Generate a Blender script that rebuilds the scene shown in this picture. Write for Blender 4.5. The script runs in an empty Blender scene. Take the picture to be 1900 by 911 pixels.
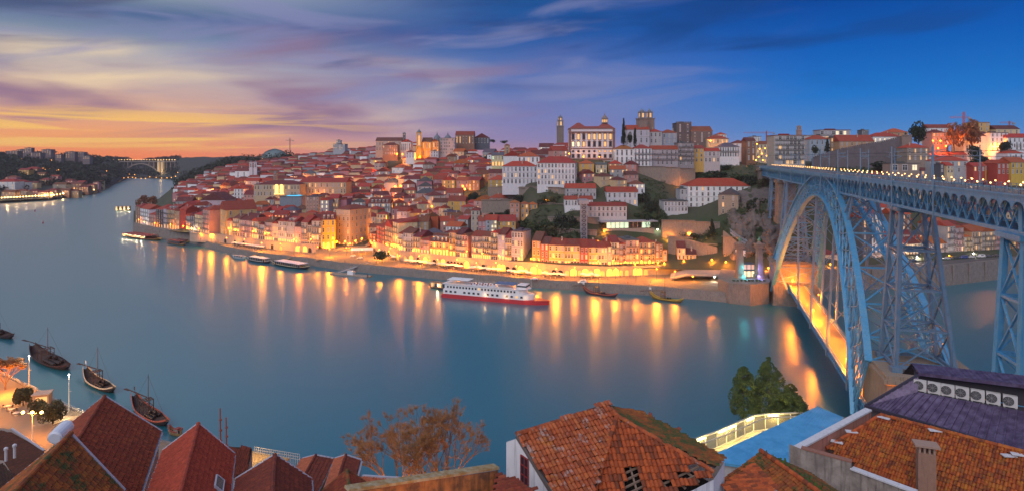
import bpy, bmesh, math, random
from mathutils import Vector, Matrix
R = random.Random(7)
sc = bpy.context.scene
col = sc.collection
F, CX, HY, CZ = 1132.0, 950.0, 293.0, 78.0       # focal length in photo pixels, centre column, horizon row, eye height (m)

# ---------------------------------------------------------------- camera
cam = bpy.data.cameras.new('camera'); co = bpy.data.objects.new('camera', cam); col.objects.link(co)
co.location = (0, 0, CZ); co.rotation_euler = (math.radians(90), 0, 0)
cam.sensor_width = 36; cam.lens = 36*F/1900; cam.shift_y = -(455.5-HY)/1900
cam.clip_start = 0.5; cam.clip_end = 20000
sc.camera = co
sc.render.resolution_x, sc.render.resolution_y = 1024, 490
vs = sc.view_settings
vs.view_transform = 'Standard'; vs.look = 'None'; vs.gamma = 1; vs.exposure = 0.0; vs.use_curve_mapping = False
sc.cycles.use_denoising = True
sc.cycles.max_bounces = 5; sc.cycles.diffuse_bounces = 2; sc.cycles.glossy_bounces = 3; sc.cycles.transmission_bounces = 2
sc.cycles.volume_bounces = 0
sc.cycles.sample_clamp_indirect = 4.0; sc.cycles.sample_clamp_direct = 0
sc.cycles.caustics_reflective = False; sc.cycles.caustics_refractive = False
sc.cycles.use_light_tree = True

# ---------------------------------------------------------------- node helper
def lin(c):
    return tuple((x/12.92 if x <= .04045 else ((x+.055)/1.055)**2.4) for x in (v/255 for v in c)) + (1,)
class NT:
    def __init__(s, tree): s.t = tree; s.n = tree.nodes; s.l = tree.links
    def new(s, typ, **kw):
        n = s.n.new(typ)
        for k, v in kw.items(): setattr(n, k, v)
        return n
    def put(s, sock, v):
        if hasattr(v, 'is_output'): s.l.new(v, sock)
        else: sock.default_value = v
    def m(s, op, a, b=0.0, c=None, clamp=False):
        n = s.new('ShaderNodeMath', operation=op, use_clamp=clamp)
        s.put(n.inputs[0], a); s.put(n.inputs[1], b)
        if c is not None: s.put(n.inputs[2], c)
        return n.outputs[0]
    def sm(s, v, a, b, lo=0.0, hi=1.0):
        n = s.new('ShaderNodeMapRange', interpolation_type='SMOOTHSTEP')
        s.put(n.inputs[0], v); n.inputs[1].default_value = a; n.inputs[2].default_value = b
        n.inputs[3].default_value = lo; n.inputs[4].default_value = hi
        return n.outputs[0]
    def mix(s, f, a, b, mode='MIX'):
        n = s.new('ShaderNodeMix', data_type='RGBA', blend_type=mode)
        s.put(n.inputs[0], f); s.put(n.inputs[6], a); s.put(n.inputs[7], b)
        return n.outputs[2]
    def ramp(s, f, stops, raw=False):
        n = s.new('ShaderNodeValToRGB'); e = n.color_ramp.elements
        while len(e) < len(stops): e.new(0.5)
        for i, (p, c) in enumerate(stops):
            e[i].position = p; e[i].color = c if raw else lin(c)
        s.put(n.inputs[0], f)
        return n.outputs[0]
    def vec(s, x, y, z=0.0):
        n = s.new('ShaderNodeCombineXYZ')
        for i, v in enumerate((x, y, z)): s.put(n.inputs[i], v)
        return n.outputs[0]
    def noise(s, v, scale, detail=3, rough=.5, dist=0.0):
        n = s.new('ShaderNodeTexNoise')
        if v is not None: s.l.new(v, n.inputs['Vector'])
        n.inputs['Scale'].default_value = scale; n.inputs['Detail'].default_value = detail
        n.inputs['Roughness'].default_value = rough; n.inputs['Distortion'].default_value = dist
        return n.outputs[0]

# ---------------------------------------------------------------- world: dusk sky, sunset low in the west (photo left)
W = bpy.data.worlds.new('World'); sc.world = W; W.use_nodes = True
N = NT(W.node_tree); N.n.clear()
tc = N.new('ShaderNodeTexCoord'); sx = N.new('ShaderNodeSeparateXYZ'); N.l.new(tc.outputs['Generated'], sx.inputs[0])
X, Y, Z = sx.outputs
az = N.m('ARCTAN2', X, Y)
hyp = N.m('SQRT', N.m('ADD', N.m('MULTIPLY', X, X), N.m('MULTIPLY', Y, Y)))
el = N.m('ARCTAN2', Z, hyp)
e4 = N.m('MULTIPLY', el, 1/0.6, clamp=True)      # ramp position 1 = 0.6 rad
def st(*p): return [(e/0.6, c) for e, c in p]
left = N.ramp(e4, st((0, (250,134,76)), (.03, (246,164,104)), (.07, (216,166,146)), (.115, (200,180,172)), (.148, (176,172,178)), (.172, (116,136,160)), (.198, (54,94,136)), (.23, (150,160,176)), (.28,(218,214,214)), (.4, (140,170,192)), (.6, (80,124,150))))
mid = N.ramp(e4, st((0, (190,140,150)), (.03, (140,130,176)), (.09, (106,124,182)), (.14, (86,116,180)), (.2, (34,88,160)), (.25, (30,84,150)), (.32,(56,122,170)), (.42, (58,116,156)), (.6, (20,78,120))))
right = N.ramp(e4, st((0, (120,150,208)), (.04, (70,132,200)), (.09, (22,116,200)), (.16, (4,94,184)), (.24, (0,66,152)), (.34, (20,80,130)), (.6, (8,56,96))))
fl = N.sm(N.m('ADD', az, N.m('MAXIMUM', N.m('SUBTRACT', el, .21), 0.0)), -.62, .05); fr = N.sm(az, -.02, .5)
sky = N.mix(fr, N.mix(fl, left, mid), right)
wl = N.m('SUBTRACT', 1.0, N.sm(az, -.5, .12))    # how much western glow lights the clouds
# long streaky clouds, drawn out along the wind and rising slightly
cu = N.m('ADD', N.m('MULTIPLY', az, 2.2), 3.0)
cv = N.m('SUBTRACT', N.m('MULTIPLY', el, 13.0), N.m('MULTIPLY', az, 1.0))
cv2 = N.m('SUBTRACT', N.m('MULTIPLY', el, 22.0), N.m('MULTIPLY', az, 0.5))
n1 = N.noise(N.vec(cu, cv, 1.7), 1.25, 5, .47, .7)
n2 = N.noise(N.vec(cu, cv, 5.2), 1.1, 4, .46, .6)
n3 = N.noise(N.vec(N.m('MULTIPLY', az, 2.0), N.m('MULTIPLY', el, 40.0), 9.1), 2.0, 5, .55, .7)
n4 = N.noise(N.vec(cu, cv, 13.0), 1.5, 5, .5, .8)
def band(a, b, c, d): return N.m('MULTIPLY', N.sm(el, a, b), N.m('SUBTRACT', 1.0, N.sm(el, c, d)))
# cream lit streaks
k = N.m('MULTIPLY', N.m('MULTIPLY', N.sm(n1, .44, .68), band(.02, .06, .125, .185)), wl)
sky = N.mix(N.m('MULTIPLY', k, .72), sky, lin((250,222,176)))
# mauve cloud banks in front of the glow
k = N.m('MULTIPLY', N.m('MULTIPLY', N.sm(n2, .46, .68), band(.015, .05, .17, .24)), N.m('SUBTRACT', 1.0, N.sm(az, -.25, .25)))
sky = N.mix(N.m('MULTIPLY', k, .92), sky, lin((142,112,142)))
# burning gold streaks close to the horizon
k = N.m('MULTIPLY', N.m('MULTIPLY', N.sm(n3, .47, .62), band(.004, .02, .05, .085)), N.m('SUBTRACT', 1.0, N.sm(az, -.52, -.1)))
sky = N.mix(N.m('MULTIPLY', k, .75), sky, lin((255,202,104)))
# thin lilac veils over the blue
k = N.m('MULTIPLY', N.m('MULTIPLY', N.sm(n4, .46, .7), band(.05, .1, .22, .32)), N.m('SUBTRACT', 1.0, N.sm(az, .1, .5)))
sky = N.mix(N.m('MULTIPLY', k, .7), sky, lin((134,138,180)))
k = N.m('MULTIPLY', N.sm(n1, .52, .40, 1, 0), 0.0)
n5 = N.noise(N.vec(cu, cv, 21.0), 1.2, 4, .48, .8)
k = N.m('MULTIPLY', N.m('MULTIPLY', N.sm(n5, .5, .68), band(.09, .15, .4, .6)), N.m('SUBTRACT', 1.0, N.sm(az, .3, 1.1)))
sky = N.mix(N.m('MULTIPLY', k, .7), sky, N.mix(wl, lin((22,66,130)), lin((84,88,124))))
# zenith and the eastern half of the sky (behind the viewer): bright lilac twilight arch
back = N.sm(Y, .15, -.35)
high = N.sm(el, .62, 1.1)
amb = N.m('MAXIMUM', back, high)
sky = N.mix(amb, sky, (0.44, 0.46, 0.64, 1))
# ground half
sky = N.mix(N.sm(el, -.01, -.06), sky, (0.03, 0.035, 0.05, 1))
bg = N.new('ShaderNodeBackground'); N.l.new(sky, bg.inputs[0]); bg.inputs[1].default_value = 1.0
ow = N.new('ShaderNodeOutputWorld'); N.l.new(bg.outputs[0], ow.inputs[0])

# the last soft light of dusk from the bright eastern sky behind the viewer
sun = bpy.data.lights.new('sun', 'SUN'); so = bpy.data.objects.new('sun', sun); col.objects.link(so)
sun.energy = 1.35; sun.angle = math.radians(45); sun.color = (1.0, .92, .88)
so.rotation_euler = (math.radians(52), 0, math.radians(-28))

# ---------------------------------------------------------------- tagging and mesh helpers
def tag(o, label=None, cat=None, group=None, kind=None):
    if label: o['label'] = label
    if cat: o['category'] = cat
    if group: o['group'] = group
    if kind: o['kind'] = kind
    return o
def empty(name, loc, rz=0.0):
    o = bpy.data.objects.new(name, None); col.objects.link(o); o.location = loc; o.rotation_euler = (0, 0, rz)
    o.empty_display_size = .5
    return o
def link(name, me, parent=None, loc=None, scale=None, rz=None, color=None):
    o = bpy.data.objects.new(name, me); col.objects.link(o)
    if parent is not None: o.parent = parent
    if loc is not None: o.location = loc
    if scale is not None: o.scale = scale
    if rz is not None: o.rotation_euler = (0, 0, rz)
    if color is not None: o.color = (*color, 1)
    return o
def copy_tree(o, parent=None, keep=True):
    c = o.copy(); col.objects.link(c)
    c.parent = parent
    for ch in o.children: copy_tree(ch, c)
    return c
class MB:
    def __init__(s): s.v = []; s.f = []; s.mi = []; s.m = 0
    def quad(s, *p):
        n = len(s.v); s.v += [tuple(q) for q in p]; s.f.append(tuple(range(n, n+len(p)))); s.mi.append(s.m)
    def box(s, c, d, rz=0.0):
        cx, cy, cz = c; dx, dy, dz = (q/2 for q in d); n = len(s.v); ca, sa = math.cos(rz), math.sin(rz)
        for z in (-dz, dz):
            for x, y in ((-dx, -dy), (dx, -dy), (dx, dy), (-dx, dy)):
                s.v.append((cx+x*ca-y*sa, cy+x*sa+y*ca, cz+z))
        for f in ((0,3,2,1), (4,5,6,7), (0,1,5,4), (1,2,6,5), (2,3,7,6), (3,0,4,7)):
            s.f.append(tuple(n+i for i in f)); s.mi.append(s.m)
    def b2(s, a, b):      # box from two corners
        s.box([(p+q)/2 for p, q in zip(a, b)], [abs(q-p) for p, q in zip(a, b)])
    def bar(s, a, b, w, h=None):
        a, b = Vector(a), Vector(b); d = b-a; L = d.length
        if L < 1e-6: return
        d /= L; up = Vector((0, 0, 1)) if abs(d.z) < .95 else Vector((0, 1, 0))
        x = d.cross(up).normalized(); y = x.cross(d); h = h or w; n = len(s.v)
        for p in (a, b):
            for i, j in ((-1,-1), (1,-1), (1,1), (-1,1)): s.v.append(tuple(p+x*(i*w/2)+y*(j*h/2)))
        for f in ((0,3,2,1), (4,5,6,7), (0,1,5,4), (1,2,6,5), (2,3,7,6), (3,0,4,7)):
            s.f.append(tuple(n+i for i in f)); s.mi.append(s.m)
    def tube(s, a, b, r0, r1=None, k=8, cap=True):
        r1 = r0 if r1 is None else r1
        a, b = Vector(a), Vector(b); d = (b-a).normalized()
        up = Vector((0, 0, 1)) if abs(d.z) < .95 else Vector((0, 1, 0)); x = d.cross(up).normalized(); y = x.cross(d); n = len(s.v)
        for p, r in ((a, r0), (b, r1)):
            for i in range(k):
                t = 2*math.pi*i/k; s.v.append(tuple(p+x*(r*math.cos(t))+y*(r*math.sin(t))))
        for i in range(k):
            j = (i+1) % k; s.f.append((n+i, n+j, n+k+j, n+k+i)); s.mi.append(s.m)
        if cap:
            s.f.append(tuple(n+i for i in reversed(range(k)))); s.mi.append(s.m)
            s.f.append(tuple(n+k+i for i in range(k))); s.mi.append(s.m)
    def lathe(s, prof, k=12, c=(0, 0, 0)):
        n = len(s.v)
        for r, z in prof:
            for i in range(k):
                t = 2*math.pi*(i+.5)/k; s.v.append((c[0]+r*math.cos(t), c[1]+r*math.sin(t), c[2]+z))
        for j in range(len(prof)-1):
            for i in range(k):
                i2 = (i+1) % k
                s.f.append((n+j*k+i, n+j*k+i2, n+(j+1)*k+i2, n+(j+1)*k+i)); s.mi.append(s.m)
        s.f.append(tuple(n+i for i in reversed(range(k)))); s.mi.append(s.m)
        q = n+(len(prof)-1)*k; s.f.append(tuple(q+i for i in range(k))); s.mi.append(s.m)
    def ball(s, c, r, k=8, sq=1.0):
        s.lathe([(r*math.sin(math.pi*j/6+1e-3), -r*sq*math.cos(math.pi*j/6)) for j in range(7)], k, c)
    def prism(s, poly, z0, z1):
        n = len(s.v); k = len(poly)
        for z in (z0, z1):
            for i, p in enumerate(poly): s.v.append((p[0], p[1], z))
        s.f.append(tuple(n+i for i in reversed(range(k)))); s.f.append(tuple(n+k+i for i in range(k))); s.mi += [s.m]*2
        for i in range(k):
            j = (i+1) % k; s.f.append((n+i, n+j, n+k+j, n+k+i)); s.mi.append(s.m)
    def mesh(s, name, mats, smooth=False):
        me = bpy.data.meshes.new(name); me.from_pydata(s.v, [], s.f)
        if not isinstance(mats, (list, tuple)): mats = [mats]
        for m in mats: me.materials.append(m)
        if len(mats) > 1: me.polygons.foreach_set('material_index', s.mi)
        if smooth: me.polygons.foreach_set('use_smooth', [True]*len(s.f))
        me.update()
        return me
    def build(s, name, mats, parent=None, smooth=False, **kw):
        return link(name, s.mesh(name, mats, smooth), parent, **kw)

# ---------------------------------------------------------------- materials
MATS = {}
def mat(name, c, rough=.8, var=.25, scale=2.0, metal=0.0, bump=0.0, bscale=None, emit=None, es=1.0, objcol=False, spec=.5, c2=None, coord='Object', dirt=0.0):
    """plain procedural surface: base colour broken up by two octaves of noise, optional bump"""
    if name in MATS: return MATS[name]
    m = bpy.data.materials.new(name); m.use_nodes = True; MATS[name] = m
    N = NT(m.node_tree); b = N.n['Principled BSDF']
    b.inputs['Roughness'].default_value = rough; b.inputs['Metallic'].default_value = metal
    b.inputs['Specular IOR Level'].default_value = spec
    if coord == 'Object': v = N.new('ShaderNodeTexCoord').outputs['Object']
    else: v = N.new('ShaderNodeNewGeometry').outputs['Position']
    base = (*c, 1)
    if objcol: base = N.new('ShaderNodeObjectInfo').outputs['Color']
    if var or c2:
        nz = N.noise(v, scale, 5, .6)
        f = N.sm(nz, .3, .7)
        if c2: base = N.mix(f, base, (*c2, 1))
        if var:
            nz2 = N.noise(v, scale*4.3, 3, .6)
            g = N.m('ADD', N.m('MULTIPLY', N.m('ADD', N.m('MULTIPLY', nz, .6), N.m('MULTIPLY', nz2, .4)), 2*var), 1-var)
            base = N.mix(1.0, base, N.vec(g, g, g), 'MULTIPLY')
    if dirt:   # rain streaks running down the face
        sp = N.new('ShaderNodeSeparateXYZ'); N.l.new(v, sp.inputs[0])
        d = N.noise(N.vec(N.m('MULTIPLY', sp.outputs[0], 3.0), N.m('MULTIPLY', sp.outputs[1], 3.0), N.m('MULTIPLY', sp.outputs[2], .25)), 1.0, 4, .6)
        base = N.mix(N.m('MULTIPLY', N.sm(d, .5, .7), dirt), base, (.04, .035, .03, 1))
    N.put(b.inputs['Base Color'], base)
    if bump:
        bn = N.new('ShaderNodeBump'); bn.inputs['Strength'].default_value = bump; bn.inputs['Distance'].default_value = .05
        N.l.new(N.noise(v, bscale or scale*6, 4, .6), bn.inputs['Height']); N.l.new(bn.outputs[0], b.inputs['Normal'])
    if emit:
        b.inputs['Emission Color'].default_value = (*emit, 1); b.inputs['Emission Strength'].default_value = es
    return m
def P(px, py, d):         # the point d metres ahead that stands at this place of the photograph
    return Vector(((px-CX)/F*d, d, CZ-(py-HY)/F*d))
def G(px, py, z=0.0):     # the point at height z seen there
    return P(px, py, F*(CZ-z)/(py-HY))
def XD(px, d, z): return Vector(((px-CX)/F*d, d, z))
def pix(p): return (CX+F*p[0]/p[1], HY+F*(CZ-p[2])/p[1])
def interp(x, xs, ys):
    if x <= xs[0]: return ys[0]
    for i in range(1, len(xs)):
        if x <= xs[i]:
            t = (x-xs[i-1])/(xs[i]-xs[i-1]); return ys[i-1]+(ys[i]-ys[i-1])*t
    return ys[-1]
LN = [0]
LP = 0.85
def point_light(loc, power, color=(1, .42, .06), r=.35, parent=None):
    power *= LP
    l = bpy.data.lights.new('lamp_light', 'POINT'); l.energy = power; l.color = color; l.shadow_soft_size = r
    o = bpy.data.objects.new('lamp_light', l); col.objects.link(o); o.location = loc
    if parent is not None: o.parent = parent
    LN[0] += 1
    return o
M_ORANGE = mat('sodium_glow', (1, .5, .1), emit=(1, .36, .035), es=6, var=0)
M_WARM = mat('warm_glow', (1, .7, .4), emit=(1, .55, .18), es=12, var=0)
M_WHITE_GLOW = mat('white_glow', (1, 1, 1), emit=(1, .95, .85), es=16, var=0)
# ================================================================ river, banks, quays
def water_mat():
    m = bpy.data.materials.new('river_water'); m.use_nodes = True; N = NT(m.node_tree); b = N.n['Principled BSDF']
    pos = N.new('ShaderNodeNewGeometry').outputs['Position']
    b.inputs['Base Color'].default_value = (.004, .125, .175, 1)
    b.inputs['Roughness'].default_value = .29
    b.inputs['IOR'].default_value = 3.0
    return m
mb = MB(); mb.quad((-3290, -65, 0), (2190, -65, 0), (2190, 3445, 0), (-3290, 3445, 0))
tag(mb.build('river_water', water_mat()), kind='structure')

COLS = {
 248: [(650,7),(680,8),(720,9),(760,9),(800,8),(850,-3),(1400,-4)],
 300: [(590,8),(620,9),(680,10),(740,11),(800,12),(880,6),(1400,-4)],
 340: [(556,10),(600,13),(680,16),(800,19),(1000,20),(1400,12),(1700,5)],
 420: [(534,11),(580,14),(680,20),(850,32),(1050,42),(1400,62),(1800,60)],
 500: [(492,11),(540,14),(640,23),(780,35),(980,48),(1400,72),(1900,70)],
 600: [(482,7.5),(530,15),(640,24),(780,38),(960,55),(1250,80),(1800,75)],
 680: [(492,7.5),(540,15),(640,25),(760,40),(900,58),(1100,82),(1700,75)],
 760: [(434,11),(500,18),(600,30),(700,46),(800,66),(920,86),(1500,80)],
 830: [(418,11),(470,19),(560,32),(660,48),(760,66),(880,86),(1500,80)],
 900: [(402,11),(440,20),(520,36),(610,48),(700,60),(850,78),(1500,76)],
 980: [(386,11),(415,22),(440,38),(470,57),(520,63),(640,78),(1500,78)],
 1060: [(380,11),(405,26),(430,42),(455,56),(500,77),(600,80),(1500,76)],
 1150: [(380,10),(402,20),(430,44),(460,60),(500,75),(580,82),(1500,78)],
 1220: [(380,9),(402,16),(430,36),(465,54),(500,70),(580,80),(1500,78)],
 1300: [(372,10),(397,18),(425,38),(470,52),(520,70),(600,76),(1500,76)],
 1380: [(362,11),(385,30),(410,46),(450,58),(500,70),(600,74),(1500,76)],
 1440: [(362,11),(376,36),(398,54),(440,65),(480,69),(560,71),(1500,74)],
 1500: [(366,12),(385,22),(410,36),(440,55),(490,68),(560,72),(1500,74)],
 1600: [(374,12),(405,15),(440,30),(470,50),(505,68),(580,74),(1500,74)],
 1740: [(390,12),(425,15),(460,32),(490,52),(520,70),(600,80),(1500,74)],
 1850: [(405,12),(450,16),(490,34),(520,52),(560,68),(620,80),(1500,74)],
 2100: [(430,12),(480,16),(520,34),(550,52),(600,66),(660,78),(1500,74)],
}
CK = sorted(COLS)
def prof(px):
    if px <= CK[0]: return COLS[CK[0]]
    if px >= CK[-1]: return COLS[CK[-1]]
    for a, b in zip(CK, CK[1:]):
        if px <= b:
            t = (px-a)/(b-a)
            return [(p[0]+(q[0]-p[0])*t, p[1]+(q[1]-p[1])*t) for p, q in zip(COLS[a], COLS[b])]
def T(px, d):
    pr = prof(px); return interp(d, [q[0] for q in pr], [q[1] for q in pr])
def Tp(px, d): return XD(px, d, T(px, d))
def hit(px, py):            # where the sight line through a photo point meets the Porto hillside
    pr = prof(px); d = pr[0][0]
    while d < 1500:
        if CZ-(py-HY)/F*d <= T(px, d): return d
        d += 2
    return 1500
M_SOIL = mat('hillside_soil', (.075, .072, .045), .95, .5, .05, bump=.4, bscale=.6, c2=(.035, .055, .022), coord='P')
M_FAR = mat('far_bank_soil', (.05, .05, .05), .95, .4, .01, c2=(.03, .045, .03), coord='P')
def bank(name, cols, m, steps, rough):
    ks = sorted(cols); rr = random.Random(3)
    xs = []
    x = ks[0]
    while x < ks[-1]: xs.append(x); x += steps
    xs.append(ks[-1])
    mb = MB(); rows = []
    for x in xs:
        for a, b in zip(ks, ks[1:]):
            if a <= x <= b:
                t = (x-a)/(b-a); pr = [(p[0]+(q[0]-p[0])*t, p[1]+(q[1]-p[1])*t) for p, q in zip(cols[a], cols[b])]
        r = []
        for (d0, z0), (d1, z1) in zip(pr, pr[1:]):
            for i in range(5):
                t = i/5; d = d0+(d1-d0)*t; r.append(XD(x, d, z0+(z1-z0)*t+(rr.uniform(-1, 1)*rough if (i or d0 != pr[0][0]) else 0)))
        r.append(XD(x, *pr[-1])); rows.append(r)
    k = len(rows[0])
    for r in rows: mb.v += [tuple(p) for p in r]
    for i in range(len(rows)-1):
        for j in range(k-1):
            mb.f.append((i*k+j, (i+1)*k+j, (i+1)*k+j+1, i*k+j+1)); mb.mi.append(0)
    o = mb.build(name, m, smooth=True); return tag(o, kind='structure')
bank('hillside', COLS, M_SOIL, 8, .35)
LEFT = {
 -400: [(950,4),(1000,8),(1080,25),(1200,50),(1500,80),(2500,85)],
 0: [(1039,4),(1080,8),(1180,26),(1350,45),(1700,78),(2800,85)],
 100: [(1117,4),(1160,8),(1260,22),(1450,40),(1900,79),(2800,85)],
 180: [(1318,4),(1350,8),(1450,20),(1650,30),(2100,66),(2800,80)],
 200: [(1560,4),(1580,6),(1640,15),(1800,24),(2200,55),(2900,70)],
 236: [(2207,3),(2240,6),(2300,15),(2400,25),(2600,40),(3200,60)] }
bank('gaia_hills', LEFT, M_FAR, 8, 2)
FARB = {
 210: [(2330,4),(2380,8),(2450,18),(2600,36),(3000,62),(3400,66)],
 262: [(2323,4),(2360,6),(2420,10),(2700,14),(3300,56),(3400,66)],
 300: [(2250,4),(2300,6),(2400,12),(2600,34),(3000,66),(3400,72)],
 340: [(2000,4),(2050,8),(2150,22),(2300,44),(2600,78),(3400,76)],
 480: [(1900,4),(1950,30),(2050,52),(2200,74),(2500,84),(3400,76)] }
bank('far_river_hills', FARB, M_FAR, 8, 2)

# shoreline of the old town (waterline) and the foot of the arcade wall behind the quay
SHORE = [(246,430),(268,437),(300,444),(352,451),(431,472),(500,484),(572,492),(640,502),(700,508),(740,511),(800,517),(900,526),(1020,536),(1130,543),(1231,550),(1357,562)]
INNER = [(352,540),(411,526),(480,496),(540,478),(585,470),(640,476),(695,480),(740,436),(800,419),(863,405),(959,388),(1040,378),(1128,377),(1250,384),(1357,378)]
def inner_d(px): return interp(px, [a for a, b in INNER], [b for a, b in INNER])
QZ = 5.0
def dens(pts, step=6):
    out = []
    for (x0, y0), (x1, y1) in zip(pts, pts[1:]):
        n = max(1, int(abs(x1-x0)//step))
        for i in range(n): out.append((x0+(x1-x0)*i/n, y0+(y1-y0)*i/n))
    return out+[pts[-1]]
M_PAVE = mat('quay_paving', (.21, .165, .12), .8, .35, .25, bump=.15, bscale=3, coord='P')
M_QSTONE = mat('quay_granite', (.22, .19, .17), .9, .55, .35, bump=.6, bscale=2.5, coord='P', dirt=.5)
mb = MB(); wt = MB(); prev = None
for px, py in dens([s for s in SHORE if s[0] >= 352]):
    w = G(px, py, 0); qd = w.y+1.2; q = XD(px, qd, QZ); i = XD(px, max(inner_d(px)+3, qd+4), QZ)
    cur = (w, q, i)
    if prev:
        mb.quad(prev[1], q, i, prev[2])
        pw, pq = prev[0], prev[1]
        wt.quad((pw.x, pw.y, -2), (w.x, w.y, -2), (w.x, w.y, .0), (pw.x, pw.y, .0))
        wt.quad(pw, w, q+Vector((0, 0, .25)), pq+Vector((0, 0, .25)))
        wt.quad(pq+Vector((0, 0, .25)), q+Vector((0, 0, .25)), q+Vector((0, .9, .25)), pq+Vector((0, .9, .25)))
        wt.quad(pq+Vector((0, .9, .25)), q+Vector((0, .9, .25)), q+Vector((0, .9, 0)), pq+Vector((0, .9, 0)))
    prev = cur
tag(mb.build('quay_pavement', M_PAVE), kind='structure')
tag(wt.build('quay_wall', M_QSTONE), 'long weathered granite quay wall along the old town waterfront', 'quay wall')
# the tall river wall under the western houses
mb = MB(); prev = None
for px, py in dens([s for s in SHORE if s[0] <= 352], 4):
    w = G(px, py, 0); t = Vector((w.x+.3, w.y+1.0, 9.6+.6*(px-246)/106)); cur = (w, t)
    if prev:
        a, b = prev
        mb.quad((a.x, a.y, -2), (w.x, w.y, -2), t, b)
        mb.quad(b, t, t+Vector((.5, 22, 0)), b+Vector((.5, 22, 0)))
    prev = cur
w = G(246, 430, 0); mb.quad((w.x, w.y, -2), (w.x+.3, w.y+1, 9.6), (w.x+60, w.y+190, 9.6), (w.x+60, w.y+190, -2))
w = G(352, 451, 0); t = Vector((w.x+.3, w.y+1.0, 10.2)); mb.quad((w.x, w.y, -2), (w.x-2, w.y+60, -2), (w.x-2, w.y+60, 10.2), t)
for i in range(14):
    px = 256+i*6.6; w = G(px, interp(px, [s[0] for s in SHORE], [s[1] for s in SHORE]), 0)
    mb.box((w.x+.1, w.y+.7, 6.4), (1.1, .5, 2.0))
tag(mb.build('river_wall', M_QSTONE), 'tall curving stone river wall with small openings under the western houses', 'river wall')
# ================================================================ the two-deck iron arch bridge
BU, BN_ = Vector((.2709, .9626, 0)), Vector((.9626, -.2709, 0))
BO = Vector((124.3, 246, 0))
def B(s, n, z): return BO + BU*s + BN_*n + Vector((0, 0, z))
M_IRON = mat('blue_iron_paint', (.085, .36, .64), .45, .3, .5, metal=.15, bump=.15, bscale=3, coord='P', c2=(.13, .36, .56), dirt=.25)
M_IRON2 = mat('shade_greyed_iron_paint', (.12, .25, .39), .5, .28, .5, metal=.1, coord='P', c2=(.19, .25, .34), dirt=.3)  # same bridge paint; its different lighting on the towers put into greyer colour
M_ASPH = mat('tram_deck_asphalt', (.16, .14, .13), .7, .2, .5, coord='P')
M_SAND = mat('pier_granite', (.40, .28, .19), .9, .45, .5, bump=.5, bscale=2, coord='P', dirt=.45, c2=(.30, .24, .19))
M_PSTONE = mat('grey_pier_granite', (.20, .175, .155), .9, .5, .4, bump=.5, bscale=2, coord='P', dirt=.5, c2=(.27, .21, .17))
bridge = tag(empty('iron_bridge', B(0, 4, 0)), 'blue two-deck iron arch bridge crossing the river', 'bridge')
def bpart(name, mb, m, parent=bridge, smooth=False):
    o = mb.build(name, m, smooth=smooth); o.parent = parent
    o.matrix_parent_inverse = Matrix.Translation(-parent.location) if parent is bridge else Matrix.Translation(-bridge.location)
    return o
def sub(o): return o
DT, DB = 71.8, 65.3
S0, S1, PL = -216.0, 196.0, 4.0
NW = 8.0
# upper deck slab, cornice with little arches underneath
mb = MB()
mb.v += [tuple(B(s, n, z)) for s in (S0, S1+40) for n, z in ((-1.2, DT), (NW+1.2, DT), (NW+1.2, DT-.45), (-1.2, DT-.45))]
for f in ((0,1,5,4), (1,2,6,5), (2,3,7,6), (3,0,4,7), (0,3,2,1), (4,5,6,7)): mb.f.append(f); mb.mi.append(0)
up = bpart('upper_deck', mb, M_ASPH)
mb = MB()
for n in (-1.25, NW+1.25):
    s = S0
    while s < S1:
        pts = [B(s, n, DT+.15), B(s+PL, n, DT+.15), B(s+PL, n, DT-2.3)]
        for k in range(0, 9):
            a = math.pi*k/8; pts.append(B(s+PL/2+1.75*math.cos(a), n, DT-2.3+1.35*math.sin(a)))
        pts.append(B(s, n, DT-2.3)); mb.quad(*pts)
        q = [p + BN_*(.35 if n < 0 else -.35) for p in pts]; mb.quad(*reversed(q))
        s += PL
    mb.bar(B(S0, n, DT+.1), B(S1, n, DT+.1), .35, .3)
bpart('scalloped_cornice', mb, M_IRON)
# truss girders
for n in (.2, NW-.2):
    mb = MB()
    mb.bar(B(S0, n, DB+.35), B(S1, n, DB+.35), .7, .7); mb.bar(B(S0, n, DT-.9), B(S1, n, DT-.9), .5, .5)
    s = S0; i = 0
    while s < S1:
        mb.bar(B(s, n, DB+.5), B(s+PL, n, DT-.8), .28, .2); mb.bar(B(s+PL, n, DB+.5), B(s, n, DT-.8), .28, .2)
        if i % 2 == 0: mb.bar(B(s, n, DB+.5), B(s, n, DT-.8), .22 if i % 16 else .7)
        s += PL; i += 1
    bpart('truss_girder', mb, M_IRON)
mb = MB(); mb2 = MB(); s = S0
while s < S1:
    mb.bar(B(s, .2, DB+.35), B(s, NW-.2, DB+.35), .35); mb2.bar(B(s, .2, DT-.9), B(s, NW-.2, DT-.9), .35); mb2.bar(B(s, .2, DT-.9), B(s+PL, NW-.2, DT-.9), .2)
    mb.bar(B(s, .2, DB+.35), B(s+PL, NW-.2, DB+.35), .2); mb.bar(B(s, NW-.2, DB+.35), B(s+PL, .2, DB+.35), .2); s += PL
bpart('floor_bracing', mb, M_IRON2); bpart('deck_bracing', mb2, M_IRON2)
for n in (-1.15, NW+1.15):
    mb = MB()
    for z in (.35, .75, 1.15): mb.bar(B(S0, n, DT+z), B(S1, n, DT+z), .07)
    s = S0
    while s < S1: mb.bar(B(s, n, DT), B(s, n, DT+1.25), .1); s += 2
    bpart('railing', mb, M_IRON2)
mb = MB()
for n in (2.4, 3.84, 4.4, 5.84): mb.bar(B(S0, n, DT+.02), B(S1+40, n, DT+.02), .08, .06)
bpart('tram_rails', mb, mat('rail_steel', (.3, .28, .26), .3, .1, metal=.9))

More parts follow.
